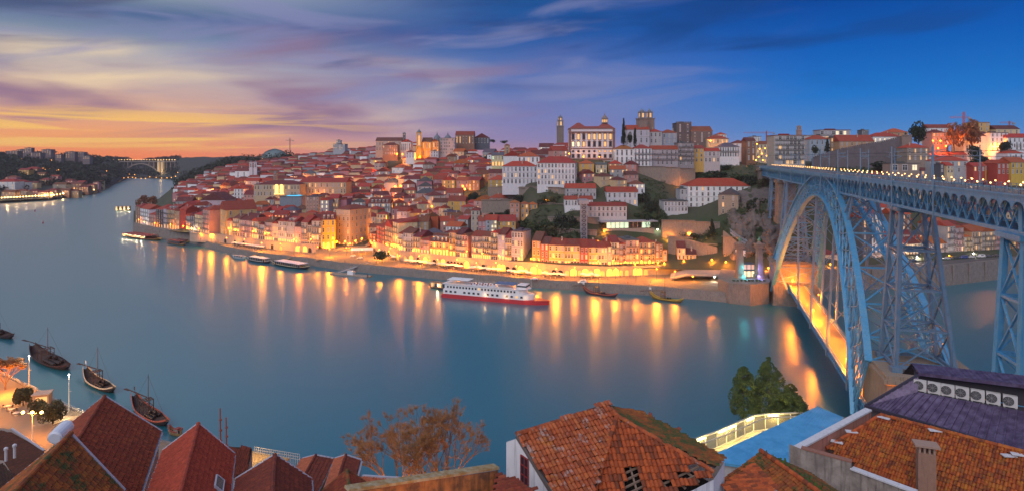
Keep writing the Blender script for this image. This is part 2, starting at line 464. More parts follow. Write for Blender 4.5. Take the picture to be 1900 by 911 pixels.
# arch: two leaning ribs, each a deep lattice between an upper and a lower chord
HE, HI = 88.0, 82.0
def ze(s): return 71.2-(71.2-24.0)*(s/HE)**2
def zi(s): return 63.0-(63.0-7.0)*(s/HI)**2
def lean(z): return 6.0*max(0, (71.2-z))/48.0
def rib_pt(t, side, upper):
    s = t*(HE if upper else HI); z = ze(s) if upper else zi(s); o = lean(z)
    return B(s, .4-o if side < 0 else NW-.4+o, z)
NP = 30
tt = [math.sin(math.pi/2*(-1+2*i/NP)*.86)/math.sin(math.pi/2*.86) for i in range(NP+1)]
for side in (-1, 1):
    for upper in (True, False):
        mb = MB()
        for a, b in zip(tt, tt[1:]):
            p, q = rib_pt(a, side, upper), rib_pt(b, side, upper); e = (q-p).normalized()*.15
            mb.bar(p-e, q+e, 1.8, .7)
        bpart('arch_chord', mb, M_IRON)
    mb = MB()
    def midp(t, f): return rib_pt(t, side, True).lerp(rib_pt(t, side, False), f)
    for i in range(NP):
        a, b = tt[i], tt[i+1]; c = (a+b)/2
        for f0, f1, w in ((0, .5, .26), (.5, 1, .26)):
            mb.bar(midp(a, f0), midp(b, f1), w, .2); mb.bar(midp(b, f0), midp(a, f1), w, .2)
        mb.bar(midp(a, .5), midp(b, .5), .35, .3)
        mb.bar(midp(a, 0), midp(a, 1), .3, .25); mb.bar(midp(c, 0), midp(c, 1), .14, .12)
    bpart('arch_lattice', mb, M_IRON)
for upper, half in ((True, -1), (True, 1), (False, -1), (False, 1)):
    mb = MB(); st_ = [a for a in tt[::2] if a*half > (.14 if upper else -1e-6)]
    for i, a in enumerate(st_):
        mb.bar(rib_pt(a, -1, upper), rib_pt(a, 1, upper), .55, .45)
    for a, b in zip(st_, st_[1:]):
        mb.bar(rib_pt(a, -1, upper), rib_pt(b, 1, upper), .45, .3); mb.bar(rib_pt(b, -1, upper), rib_pt(a, 1, upper), .45, .3)
    bpart('arch_bracing', mb, M_IRON if upper else M_IRON2)
mb = MB()
for a in tt[2:-2:2]:
    mb = MB(); mb.bar(rib_pt(a, -1, True), rib_pt(a, 1, False), .2); mb.bar(rib_pt(a, 1, True), rib_pt(a, -1, False), .2)
    bpart('sway_brace', mb, M_IRON2)
# posts standing on the arch that carry the upper deck
for s in (-46, 46):
    mb = MB(); z = ze(s); o = lean(z)
    for n, m_ in ((.4-o, .6), (NW-.4+o, NW-.6)):
        for ds in (-1.2, 1.2): mb.bar(B(s+ds*1.6, n, ze(s+ds*1.6)), B(s+ds, m_, DB), .55)
    mb.bar(B(s, .4-o, z+1), B(s, NW-.4, DB), .3); mb.bar(B(s, NW-.4+o, z+1), B(s, .4, DB), .3)
    bpart('arch_post', mb, M_IRON2)
# lattice towers
def tower(name, s, zb, zt, n0b, n1b, hb, ht=3.2, levels=4, m=M_IRON2):
    mb = MB()
    def leg(i, j, f):
        n = (n0b if j < 0 else n1b)*(1-f)+(.5 if j < 0 else NW-.5)*f
        return B(s+i*(hb*(1-f)+ht*f), n, zb+(zt-zb)*f)
    for i in (-1, 1):
        for j in (-1, 1):
            mb.bar(leg(i, j, 0), leg(i, j, 1), 1.0, .8); mb.box(leg(i, j, 0)+Vector((0, 0, .2)), (2.4, 2.4, 1.2), 1.3)
    fs = [k/levels for k in range(levels+1)]
    faces = [((-1,-1), (1,-1)), ((1,-1), (1,1)), ((1,1), (-1,1)), ((-1,1), (-1,-1))]
    for a, b in faces:
        for f0, f1 in zip(fs, fs[1:]):
            mb.bar(leg(*a, f0), leg(*b, f1), .38, .25); mb.bar(leg(*b, f0), leg(*a, f1), .38, .25)
        for f in fs: mb.bar(leg(*a, max(f, .02)), leg(*b, max(f, .02)), .6, .8 if f in (0, 1) else .5)
    for f in fs[1:]: mb.bar(leg(-1, -1, f), leg(1, 1, f), .3); mb.bar(leg(1, -1, f), leg(-1, 1, f), .3)
    p = [B(s+a*(ht+1), n, zt) for a, n in ((-1, -.6), (1, -.6), (1, NW+.6), (-1, NW+.6))]
    n_ = len(mb.v); mb.v += [tuple(q) for q in p]+[tuple(q+Vector((0, 0, .9))) for q in p]
    for f in ((0,3,2,1), (4,5,6,7), (0,1,5,4), (1,2,6,5), (2,3,7,6), (3,0,4,7)): mb.f.append(tuple(n_+i for i in f)); mb.mi.append(0)
    return bpart(name, mb, m)
tower('lattice_tower', -90, 24.6, DB-.9, -1.5, 11.5, 6.0)
tower('lattice_tower', 88, 24.0, DB-.9, -2.5, 10.5, 5.5)
tower('lattice_tower', -149, 24.0, DB-.9, -1.2, 9.5, 4.6, m=M_IRON)
tower('lattice_tower', 146, 40.0, DB-.9, -1.0, 9.0, 4.0)
# lower deck, hung from the arch
LA, LB = Vector((97.0, 170, 0)), Vector((153.5, 346, 0))
LD = (LB-LA).normalized(); LNm = Vector((LD.y, -LD.x, 0)); LL = (LB-LA).length
ZL = 11.2
def Lp(t, n, z): return LA+LD*t+LNm*n+Vector((0, 0, z))
mb = MB(); t0, t1 = -42.0, LL+14
mb.v += [tuple(Lp(t, n, z)) for t in (t0, t1) for n, z in ((0, ZL), (8.4, ZL), (8.4, ZL-.5), (0, ZL-.5))]
for f in ((0,1,5,4), (1,2,6,5), (2,3,7,6), (3,0,4,7), (0,3,2,1), (4,5,6,7)): mb.f.append(f); mb.mi.append(0)
bpart('lower_deck', mb, mat('road_asphalt', (.17, .13, .10), .55, .25, .4, coord='P'))
mb = MB()
for n in (.9, 7.5):
    mb.bar(Lp(t0, n, ZL+.01), Lp(t1, n, ZL+.01), .14, .03)
bpart('lane_marking', mb, mat('white_road_paint', (.7, .68, .6), .6, .1))
for n in (0, 8.4):
    mb = MB()
    mb.bar(Lp(t0, n, ZL-2.2), Lp(t1, n, ZL-2.2), .5, .4); mb.bar(Lp(t0, n, ZL-.2), Lp(t1, n, ZL-.2), .6, .6)
    t = t0
    while t < t1-2:
        mb.bar(Lp(t, n, ZL-2.2), Lp(t+2.5, n, ZL-.2), .2); mb.bar(Lp(t+2.5, n, ZL-2.2), Lp(t, n, ZL-.2), .2); t += 2.5
    bpart('lower_girder', mb, M_IRON)
    mb = MB(); t = t0
    for z in (.4, .8, 1.2): mb.bar(Lp(t0, n, ZL+z), Lp(t1, n, ZL+z), .07)
    while t < t1: mb.bar(Lp(t, n, ZL), Lp(t, n, ZL+1.3), .1); t += 2
    bpart('railing', mb, M_IRON2)
for t in (14, 48, 84, 118, 152):
    for n in (-.5, 8.9):
        p = Lp(t, n, ZL-3); s = (p-BO).dot(BU)
        if abs(s) > 72: top = min(60, zi(s)+6)
        else: top = zi(s)+1
        nn = .4-lean(top) if n < 0 else NW-.4+lean(top)
        q = B(s, nn, top)
        mb = MB(); mb.bar(p, q, .7, .7); bpart('hanger', mb, M_IRON2)
    mb = MB(); mb.bar(Lp(t, -.5, ZL-.6), Lp(t, 8.9, ZL-.6), .6, .8)
    z0, z1 = ZL+6, zi((Lp(t, 4, 0)-BO).dot(BU))
    while z0+12 < z1:
        mb.bar(Lp(t, -.5, z0), Lp(t, 8.9, z0+12), .16); mb.bar(Lp(t, 8.9, z0), Lp(t, -.5, z0+12), .16); z0 += 12
    if z0 > ZL+6: bpart('hanger_bracing', mb, M_IRON2)

# masonry piers under the arch springings and towers
def pier(name, s0, s1, n0, n1, z0, z1, label):
    mb = MB()
    def ring(e, z): return [B(s0-e, n0-e, z), B(s1+e, n0-e, z), B(s1+e, n1+e, z), B(s0-e, n1+e, z)]
    lv = [(.8, z0), (.8, z0+3), (.3, z0+3), (0, z1-2.4), (.9, z1-1.9), (.9, z1-.9), (.3, z1-.9), (.3, z1)]
    n = 0
    for e, z in lv: mb.v += [tuple(p) for p in ring(e, z)]
    for k in range(len(lv)-1):
        for i in range(4):
            j = (i+1) % 4; mb.f.append((k*4+i, k*4+j, k*4+4+j, k*4+4+i)); mb.mi.append(0)
    mb.f.append((0, 3, 2, 1)); k = len(lv)*4-4; mb.f.append((k, k+1, k+2, k+3)); mb.mi += [0, 0]
    return tag(mb.build(name, M_SAND if s0 in (-100,) else M_PSTONE), label, 'bridge pier')
pier('stone_pier', -100, -79, -4.5, 17, -2, 24.2, 'near sandstone pier carrying the lattice tower beside the purple roof')
pier('stone_pier', 79, 97, -7, 15, -2, 23.6, 'far sandstone pier below the arch beside the old town quay')
pier('stone_pier', 108, 122, -.5, 8.5, 40, DB, 'square beige masonry pier on the cliff under the far end of the upper deck')
pier('stone_pier', -157, -141, -3.5, 12, 2, 24, 'stone base of the rightmost lattice tower')
pier('stone_pier', 190, 204, -1.5, 9.5, 50, DT-1, 'stone abutment where the upper deck reaches the old town')

# overhead-line masts of the tram along both edges of the deck
mast = tag(empty('catenary_mast', (0, 0, 0)), 'grey tram mast', 'tram mast', 'tram masts along the upper deck')
mb = MB(); mb.tube((0, 0, -7), (0, 0, 9), .19, .14, 8); mb.build('pole', M_IRON2, mast)
mb = MB(); mb.bar((0, 0, 7.6), (2.6, 0, 7.9), .09); mb.bar((0, 0, 6.6), (2.4, 0, 6.6), .09); mb.bar((0, 0, 5.6), (2.2, 0, 6.5), .07)
for k in range(10):
    a, b = 2*math.pi*k/10, 2*math.pi*(k+1)/10
    mb.bar((1.0+.55*math.cos(a), 0, 7.15+.55*math.sin(a)), (1.0+.55*math.cos(b), 0, 7.15+.55*math.sin(b)), .06)
mb.build('bracket', M_IRON2, mast)
ang = math.atan2(BN_.y, BN_.x)
ords = ['nearest', 'second', 'third', 'fourth', 'fifth', 'sixth', 'seventh', 'eighth', 'ninth']
for side in (0, 1):
    for i, s in enumerate((-120, -93, -64, -36, -8, 24, 60, 100, 150)):
        o = mast if (side == 0 and i == 0) else copy_tree(mast)
        o.location = B(s+(6 if side else 0), -1.5 if side == 0 else NW+1.5, DT); o.rotation_euler = (0, 0, ang+(math.pi if side else 0))
        o['label'] = f"grey tram mast, {ords[i]} in view along the {'upstream far' if side else 'near downstream'} edge of the upper deck"
mb = MB()
for n, z in ((2.6, 6.4), (5.4, 6.4), (2.6, 7.5), (5.4, 7.5)): mb.tube(B(-150, n, DT+z), B(200, n, DT+z), .035, k=4)
tag(mb.build('overhead_wire', mat('wire_metal', (.05, .05, .06), .5, 0)), 'thin tram contact wires strung above the upper deck', 'wire')
# ================================================================ houses
M_WALL = mat('plaster', (1, 1, 1), .9, .22, .35, objcol=True, dirt=.35)
M_STONEWALL = mat('granite_masonry', (1, 1, 1), .95, .5, .9, objcol=True, bump=.5, bscale=2, dirt=.3)
def roof_mat():
    m = bpy.data.materials.new('terracotta_tiles'); m.use_nodes = True; N = NT(m.node_tree); b = N.n['Principled BSDF']
    b.inputs['Roughness'].default_value = .85
    v = N.new('ShaderNodeTexCoord').outputs['Object']; base = N.new('ShaderNodeObjectInfo').outputs['Color']
    a = N.noise(v, .35, 5, .65); c = N.noise(v, 2.6, 3, .7)
    g = N.m('ADD', N.m('MULTIPLY', a, .9), N.m('MULTIPLY', c, .6)); g = N.m('ADD', g, .22)
    base = N.mix(1.0, base, N.vec(g, g, g), 'MULTIPLY')
    base = N.mix(N.m('MULTIPLY', N.sm(a, .52, .7), .5), base, (.10, .085, .06, 1))
    N.put(b.inputs['Base Color'], base)
    w = N.new('ShaderNodeTexWave'); N.l.new(v, w.inputs[0]); w.inputs['Scale'].default_value = 4; w.inputs['Distortion'].default_value = 1
    bn = N.new('ShaderNodeBump'); bn.inputs['Strength'].default_value = .5; bn.inputs['Distance'].default_value = .08
    N.l.new(w.outputs[1], bn.inputs['Height']); N.l.new(bn.outputs[0], b.inputs['Normal'])
    return m
M_ROOF = roof_mat()
M_FRAME = mat('window_surround', (.52, .49, .46), .7, .1)
M_GLASS = mat('window_glass', (.03, .035, .045), .12, 0)
M_LIT = mat('lit_window', (.6, .4, .2), emit=(1, .50, .13), es=.85, var=0)
M_LITW = mat('lit_window_white', (.6, .55, .4), emit=(1, .80, .45), es=1.05, var=0)
M_LITG = mat('lit_window_green', (.5, .6, .5), emit=(.72, .95, .62), es=.9, var=0)
M_RAILD = mat('balcony_iron', (.035, .035, .04), .5, 0)
M_SLAB = mat('balcony_slab', (.30, .27, .25), .85, .2)
M_DOOR = mat('door_wood', (.10, .055, .035), .7, .2)
M_SHOP = mat('lit_shop_opening', (.8, .5, .2), emit=(1, .46, .08), es=1.1, var=0)
M_STONE = mat('trim_stone', (.30, .25, .21), .9, .3, .8)
M_PALE = mat('sky_tinted_pane', (.34,.34,.37), .25, .3, 1.5)  # pale pane colour stands in for sky reflected in the glass
def win_mesh(name, glass, arched=False, doorlike=False):
    mb = MB()
    mb.m = 0
    t = .13
    mb.b2((-.5-t, -.1, -.08), (-.5, .05, 1.0+.12)); mb.b2((.5, -.1, -.08), (.5+t, .05, 1.0+.12)); mb.b2((-.5, -.1, 1.0), (.5, .05, 1.12))
    mb.b2((-.66, -.16, -.12), (.66, .05, 0.0))
    if not doorlike:
        mb.b2((-.05, -.06, 0), (.05, .0, 1)); mb.b2((-.5, -.06, .60), (-.05, .0, .66)); mb.b2((.05, -.06, .60), (.5, .0, .66))
    mb.m = 1; mb.quad((-.5, -.02, 0), (.5, -.02, 0), (.5, -.02, 1), (-.5, -.02, 1))
    if arched:
        mb.m = 0; q = [(.5*math.cos(math.pi*k/6)*1.25, -.06, 1.12+.22*math.sin(math.pi*k/6)) for k in range(7)]; mb.quad(*q)
    return mb.mesh(name, [M_FRAME, glass])
WM = {'dark': win_mesh('window', M_GLASS), 'lit': win_mesh('window', M_LIT), 'white': win_mesh('window', M_LITW),
      'pale': win_mesh('window', M_PALE), 'green': win_mesh('window', M_LITG), 'adark': win_mesh('window', M_GLASS, True), 'alit': win_mesh('window', M_LIT, True),
      'door': win_mesh('door', M_DOOR, doorlike=True), 'shop': win_mesh('shop_front', M_SHOP, doorlike=True)}
def balc_mesh():
    mb = MB(); mb.m = 0; mb.b2((-.5, -.75, -.14), (.5, .02, 0)); mb.m = 1
    mb.b2((-.5, -.75, .86), (.5, -.69, .94)); mb.b2((-.5, -.75, 0), (.5, -.69, .06))
    for i in range(17): x = -.49+.98*i/16; mb.b2((x-.009, -.74, .05), (x+.009, -.70, .88))
    return mb.mesh('balcony', [M_SLAB, M_RAILD])
BALC = balc_mesh()
def cornice_mesh():
    mb = MB(); mb.b2((-.5, -.12, -.12), (.5, .03, .12)); return mb.mesh('cornice', M_STONE)
CORN = cornice_mesh()
C_ = dict(white=(.78,.78,.79), cream=(.66,.50,.30), ochre=(.60,.36,.10), yellow=(.66,.42,.08), pink=(.58,.29,.25), rose=(.48,.22,.24), red=(.40,.065,.045), orange=(.58,.23,.07),
          grey=(.36,.36,.38), lilac=(.44,.40,.48), tan=(.44,.28,.16), brown=(.26,.15,.10), slate=(.11,.12,.15), blue=(.30,.38,.48), stone=(.34,.28,.23), black=(.07,.055,.055), green=(.30,.38,.30), silver=(.45,.45,.47))
WORD = dict(rose='dusky pink', tan='tan', slate='dark slate', stone='bare stone', black='dark brown', silver='pale grey', blue='pale blue', lilac='lilac grey')
RC = dict(red=(.36,.052,.03), dark=(.15,.034,.03), brown=(.19,.062,.034), orange=(.42,.10,.032), grey=(.10,.10,.115), rust=(.28,.043,.03))
RWORD = dict(red='red tile roof', dark='dark maroon roof', brown='brown tile roof', orange='orange tile roof', grey='grey roof', rust='rust red roof')
LABELS = {}
OCC = []
LAND = []     # landmark name, photo column, row
def roofmesh(kind, w, dep, h, ov=.35):
    """roof over the rectangle x -w/2..w/2, y 0..dep, sitting at height 0"""
    mb = MB(); x = w/2+ov; y0, y1 = -ov, dep+ov; t = .22
    def slab(*p):
        mb.quad(*[(q[0], q[1], q[2]+t) for q in p]); mb.quad(*reversed(p))
        for a, b in zip(p, p[1:]+p[:1]): mb.quad(a, b, (b[0], b[1], b[2]+t), (a[0], a[1], a[2]+t))
    if kind == 'side':      # ridge parallel to the front
        ym = (y0+y1)/2
        mb.quad((-x,y0,0), (x,y0,0), (x,ym,h), (-x,ym,h)); mb.quad((x,y1,0), (-x,y1,0), (-x,ym,h), (x,ym,h))
        mb.quad((-x,y0,0), (-x,ym,h), (-x,y1,0)); mb.quad((x,y0,0), (x,y1,0), (x,ym,h)); mb.quad((-x,y0,0), (-x,y1,0), (x,y1,0), (x,y0,0))
    elif kind == 'front':   # gable to the front
        mb.quad((-x,y0,0), (0,y0,h), (0,y1,h), (-x,y1,0)); mb.quad((x,y0,0), (x,y1,0), (0,y1,h), (0,y0,h))
        mb.quad((-x,y0,0), (-x,y1,0), (x,y1,0), (x,y0,0))
        mb.quad((-x,y0,0), (x,y0,0), (0,y0,h)); mb.quad((x,y1,0), (-x,y1,0), (0,y1,h))
    elif kind == 'hip':
        i = min(x, (y1-y0)/2)*.98
        if x*2 >= (y1-y0):
            a, b = (-x+i, (y0+y1)/2, h), (x-i, (y0+y1)/2, h)
            mb.quad((-x,y0,0), (x,y0,0), b, a); mb.quad((x,y1,0), (-x,y1,0), a, b); mb.quad((x,y0,0), (x,y1,0), b); mb.quad((-x,y1,0), (-x,y0,0), a)
        else:
            a, b = (0, y0+i, h), (0, y1-i, h)
            mb.quad((-x,y0,0), (x,y0,0), a); mb.quad((x,y0,0), (x,y1,0), b, a); mb.quad((x,y1,0), (-x,y1,0), b); mb.quad((-x,y1,0), (-x,y0,0), a, b)
        mb.quad((-x,y0,0), (-x,y1,0), (x,y1,0), (x,y0,0))
    elif kind == 'shed':
        mb.quad((-x,y0,0), (x,y0,0), (x,y1,h), (-x,y1,h)); mb.quad((x,y1,h), (x,y1,0), (-x,y1,0), (-x,y1,h))
        mb.quad((-x,y0,0), (-x,y1,h), (-x,y1,0)); mb.quad((x,y0,0), (x,y1,0), (x,y1,h)); mb.quad((-x,y0,0), (-x,y1,0), (x,y1,0), (x,y0,0))
    else:
        mb.b2((-x, y0, 0), (x, y1, .4)); mb.b2((-w*.2, dep*.4, .4), (w*.1, dep*.7, 1.6))
    return mb
NH = [0]
def house(p, w, dep, h, wall, roof='side', rcol='red', rh=None, floors=3, bays=3, yaw=0.0, lit=.15, win=True, balc=0, ground=None, side=0, label=None, cat='house', name=None, sink=5.0,
          ww=.95, whf=.58, stone=False, corn=True, chim=None, group=None, dorm=0, glow='lit', arch=False, wallcol=None, both=False, cover=None):
    """p = middle of the front's foot; yaw turns the front (radians, + = front looks further to the photo's right)"""
    name = name or f"{WORD.get(wall, wall).replace(' ', '_')}_house"
    root = empty(name, p, yaw); NH[0] += 1
    c = wallcol or C_[wall]; j = R.uniform(.88, 1.08); c = tuple(min(.8, v*j*R.uniform(.97, 1.03)) for v in c)
    mb = MB(); mb.b2((-w/2, 0, -sink), (w/2, dep, h))
    mb.build('wall', M_STONEWALL if stone else M_WALL, root, color=c)
    rh = rh if rh is not None else {'side': dep*.28, 'front': w*.3, 'hip': min(w, dep)*.27, 'shed': dep*.2}.get(roof, 0)
    rc = tuple(v*R.uniform(.8, 1.2) for v in RC[rcol])
    ro = roofmesh(roof, w, dep, rh).build('roof', M_ROOF if rcol != 'grey' or roof != 'flat' else M_ROOF, root, loc=(0, 0, h), color=rc)
    if chim is None: chim = R.random() < .35
    if chim and roof != 'flat':
        mb = MB(); cx, cy = R.uniform(-.3, .3)*w, R.uniform(.25, .6)*dep; mb.b2((cx-.4, cy-.35, -.2), (cx+.4, cy+.35, rh+.9)); mb.b2((cx-.5, cy-.45, rh+.9), (cx+.5, cy+.45, rh+1.1))
        mb.build('chimney', M_WALL, ro, color=(.45, .36, .30))
    for k in range(dorm):
        x = (k+.5)/dorm*w*.86-w*.43; mb = MB(); mb.b2((x-.7, dep*.06, .2), (x+.7, dep*.32, rh*.62+.3)); d_ = mb.build('dormer', M_WALL, ro, color=(.55, .5, .47))
        link('window', WM['lit' if R.random() < lit else 'dark'], d_, (x, dep*.06-.02, .5), (.8, 1, rh*.45))
    if corn and win:
        link('cornice', CORN, root, (0, 0, h-.05), (w+.3, 1.8, 1.5))
    if win:
        fh = h/floors
        def face(wid, n, place):
            for f in range(floors):
                for b in range(n):
                    x = (b+.5)/n*wid-wid/2
                    kind = glow if R.random() < lit else ('pale' if R.random() < .38 else 'dark')
                    if f == 0 and ground: kind = ground if ground != 'mix' else R.choice(['door', 'shop', 'dark'])
                    if arch and kind in ('dark', 'lit') and f: kind = 'a'+kind
                    s = min(ww*1.12, wid/n*.66)
                    if f == 0 and ground: place('shop_front' if kind == 'shop' else ('door' if kind == 'door' else 'window'), WM[kind], x, .05, min(s*1.3, wid/n*.7), fh*.74)
                    else: place('window', WM[kind], x, f*fh+fh*(.16 if balc else .24), s, fh*(.68 if balc else whf))
        face(w, bays, lambda nm, me, x, z, s, hh: link(nm, me, root, (x, -.02, z), (s, 1, hh)))
        if side:
            face(dep, abs(side), lambda nm, me, x, z, s, hh: link(nm, me, root, (w/2+.02, dep/2+x, z), (s, 1, hh), math.pi/2))
        if both or side < 0:
            face(dep, abs(side), lambda nm, me, x, z, s, hh: link(nm, me, root, (-w/2-.02, dep/2-x, z), (s, 1, hh), -math.pi/2))
        if balc:
            for f in range(1, floors):
                if balc == 2 or R.random() < .8: link('balcony', BALC, root, (0, -.03, f*fh+.05), (w*.94, 1.05, 1.15))
        else:
            for f in range(1, floors):
                if R.random() < .5: link('cornice', CORN, root, (0, 0, f*fh+.02), (w, .9, .8))
    root['category'] = cat
    if group: root['group'] = group
    if label: setlabel(root, label)
    return root
def setlabel(o, label):
    assert label not in LABELS, label
    LABELS[label] = o; o['label'] = label
def row(items, dfun, where, zbase=None, dep=14):
    """a terrace of houses side by side: (px0, px1, eave row, colour, floors, bays, options)"""
    n = len(items)
    for i, it in enumerate(items):
        px0, px1, ey, wall, fl, ba = it[:6]; o = dict(it[6]) if len(it) > 6 else {}
        pc = (px0+px1)/2; a, b = XD(px0+.15, dfun(px0), 0), XD(px1-.15, dfun(px1), 0)
        z = zbase(pc) if zbase else T(pc, dfun(pc)+2)
        mid = (a+b)/2; mid.z = z; w = (b-a).length; yw = math.atan2(b.y-a.y, b.x-a.x)
        h = CZ-(ey-HY)/F*mid.y-z
        o.setdefault('roof', R.choice(['side', 'side', 'hip', 'front'])); o.setdefault('rcol', R.choice(['red', 'rust', 'brown', 'dark', 'red']))
        o.setdefault('balc', R.choice([0, 1, 1])); o.setdefault('ground', R.choice(['mix', 'door', 'shop'])); o.setdefault('lit', .13)
        dd = o.pop('dep', R.uniform(.8, 1.2)*dep); yw += math.radians(o.pop('yaw', 0)); ex = o.pop('say', '')
        ho = house(mid, w*.985, dd, h, wall, floors=fl, bays=ba, yaw=yw, **o)
        wd = WORD.get(wall, wall); nm = lambda k: WORD.get(items[k][3], items[k][3])
        size = 'tall' if h > 17 else ('low' if h < 9 else 'mid-height')
        nb = f"between {nm(i-1)} and {nm(i+1)} neighbours" if 0 < i < n-1 else ('at the left end' if i == 0 else 'at the right end')
        tries = [f"{size} {wd} house {ex} {where}, {nb}", f"{size} {wd} house with {RWORD[o['rcol']]} {where}, {nb}", f"{size} {wd} house {where}, number {i+1} from the left, {nb}"]
        for t_ in tries:
            t_ = ' '.join(t_.split())
            if t_ not in LABELS and len(t_.split()) <= 16: setlabel(ho, t_); break
        else: setlabel(ho, f"{size} {wd} house {where}, number {i+1} from the left end")
        OCC.append((px0, px1, ey, mid.y, mid.x, w, dd))
SX = [s[0] for s in SHORE]; SY = [s[1] for s in SHORE]
def wall_d(px): return G(px, interp(px, SX, SY), 0).y
row([(251,260,384,'brown',4,2,dict(balc=0)), (260,276,388,'white',4,4,dict(balc=2,lit=.1)), (276,289,399,'pink',3,3,dict(balc=2,ground='shop')), (289,303,389,'black',5,3,dict(lit=.03,ground='shop')),
     (303,309,388,'lilac',4,1,dict(roof='shed')), (309,324,390,'ochre',4,3,dict(balc=2,dorm=2,roof='side',ground='shop',wallcol=(.40,.27,.13))), (324,333,392,'tan',4,2,dict(ground='shop')), (333,345,389,'red',4,2,dict(win=False,ground='shop',roof='side')),
     (345,353,401,'grey',3,2,dict(roof='front',balc=2,ground='shop')), (353,361,401,'slate',3,2,dict(roof='front',balc=2,ground='shop')), (361,376,399,'cream',4,3,dict(balc=2)), (376,389,390,'pink',5,3,dict(balc=2,roof='hip'))],
    lambda px: wall_d(px)+9, 'on the river wall', lambda px: 9.7+.6*(px-246)/106, 15)
row([(393,404,395,'orange',5,1,dict(balc=0,ground='shop')), (404,421,389,'ochre',4,4,dict(balc=0,side=3,dep=26,roof='front',wallcol=(.55,.36,.16),yaw=-6)), (421,432,410,'orange',2,1,dict(roof='front',wallcol=(.6,.36,.2))),
     (432,445,406,'cream',4,3,dict(balc=2)), (445,467,409,'pink',3,5,dict(balc=2,rcol='dark')), (467,480,411,'cream',3,4,dict(balc=2)), (480,491,417,'grey',3,3,dict(balc=2)),
     (491,505,413,'rose',4,4,dict(balc=1)), (505,516,415,'cream',4,3,dict(balc=0)), (516,532,411,'silver',4,5,dict(balc=0,rcol='dark')), (532,547,412,'grey',4,4,dict(balc=0,dorm=2,roof='side')),
     (547,559,421,'pink',3,2,dict(balc=0,rcol='dark')), (559,571,413,'tan',4,4,dict(balc=1)), (571,578,418,'green',3,2,dict(balc=1)), (578,596,410,'grey',4,4,dict(balc=2,roof='hip',wallcol=(.44,.38,.32)))],
    lambda px: inner_d(px)+4+(12 if px < 420 else 0), 'left of the square', None, 16)
row([(596,622,408,'yellow',4,3,dict(balc=0,roof='side',dorm=3,yaw=14,ground='shop',rcol='rust',lit=.1,wallcol=(.72,.44,.03)))], lambda px: 478, 'with three dormers facing the square', lambda px: 7.5, 16)
row([(684,698,434,'red',3,2,dict(ground='shop')), (698.5,714,421,'red',4,3,dict(balc=2,wallcol=(.45,.08,.06))), (714,729,421,'tan',4,4,dict(balc=2,lit=.3)), (729,739,413,'cream',5,2,dict(balc=1,roof='shed')), (739,748,434,'grey',3,2,dict(balc=2,ground='shop')),
     (748,766,433,'silver',4,4,dict(balc=1)), (766,780,440,'yellow',3,3,dict(balc=2,wallcol=(.62,.47,.25))), (780,797,446,'pink',3,3,dict(ground='shop',balc=1)), (797,833,449,'ochre',2,6,dict(roof='side',dorm=4,rh=5,rcol='brown',balc=1,ground='shop',lit=.3)),
     (833,846,432,'ochre',4,2,dict(balc=2,roof='hip')), (846,857,436,'green',4,3,dict(balc=2)), (857,868,437,'pink',4,2,dict(balc=2,ground='shop'))],
    lambda px: inner_d(px)+5, 'right of the square', lambda px: 11.2, 14)
row([(875,895,439,'lilac',4,5,dict(balc=2,wallcol=(.46,.40,.42))), (895,911,439,'yellow',4,4,dict(balc=2)), (911,924,432,'yellow',5,3,dict(balc=2,wallcol=(.62,.38,.10))), (924,937,436,'lilac',4,2,dict(balc=0,wallcol=(.42,.42,.56))), (937,949,442,'yellow',4,3,dict(balc=1)),
     (949,971,430,'silver',4,4,dict(balc=0,side=0,roof='flat',rcol='grey',lit=.2,say='under scaffolding')), (987,1003,447,'orange',3,2,dict(balc=0,dep=18)), (1003,1018,453,'red',3,2,dict(balc=0)), (1018,1047,455,'yellow',3,5,dict(balc=0,roof='side',lit=.05)), (1047,1076,456,'yellow',3,5,dict(balc=0,roof='side',wallcol=(.64,.44,.12))),
     (1076,1092,459,'red',3,2,dict(balc=0,roof='side')), (1092,1110,459,'yellow',3,3,dict(balc=0,roof='side',lit=.3)), (1110,1127,459,'cream',3,3,dict(balc=0,roof='side',lit=.3)), (1127,1135,457,'grey',3,1,dict(balc=0)),
     (1135,1149,450,'cream',4,3,dict(balc=2)), (1149,1161,453,'rose',4,2,dict(balc=2)), (1161,1186,446,'pink',4,4,dict(balc=2,roof='flat',rcol='grey')), (1186,1216,450,'tan',4,4,dict(balc=2,ground='shop',roof='hip')), (1216,1230,453,'brown',3,2,dict(balc=0)), (1230,1238,464,'tan',3,1,dict(balc=0)),
     (1257,1272,460,'cream',3,2,dict(balc=0,ground='shop',lit=.4)), (1272,1292,472,'yellow',2,3,dict(balc=0,roof='side'))],
    lambda px: inner_d(px)+5, 'above the arcade', lambda px: interp(px, [875, 1130, 1292], [11.0, 9.6, 9.2]), 13)
# ================================================================ landmarks and larger buildings
def bld(px0, px1, ey, by, d, wall, label, dep=14, **k):
    z = CZ-(by-HY)/F*d; p = XD((px0+px1)/2, d, z); h = (by-ey)/F*d
    k.setdefault('sink', 8)
    yw = math.radians(k.pop('yaw', 0))
    w = (px1-px0)/F*d/max(.5, math.cos(yw)); OCC.append((px0, px1, ey, d, p.x, w, dep))
    return house(p, w, dep, h, wall, label=label, yaw=yw, **k)
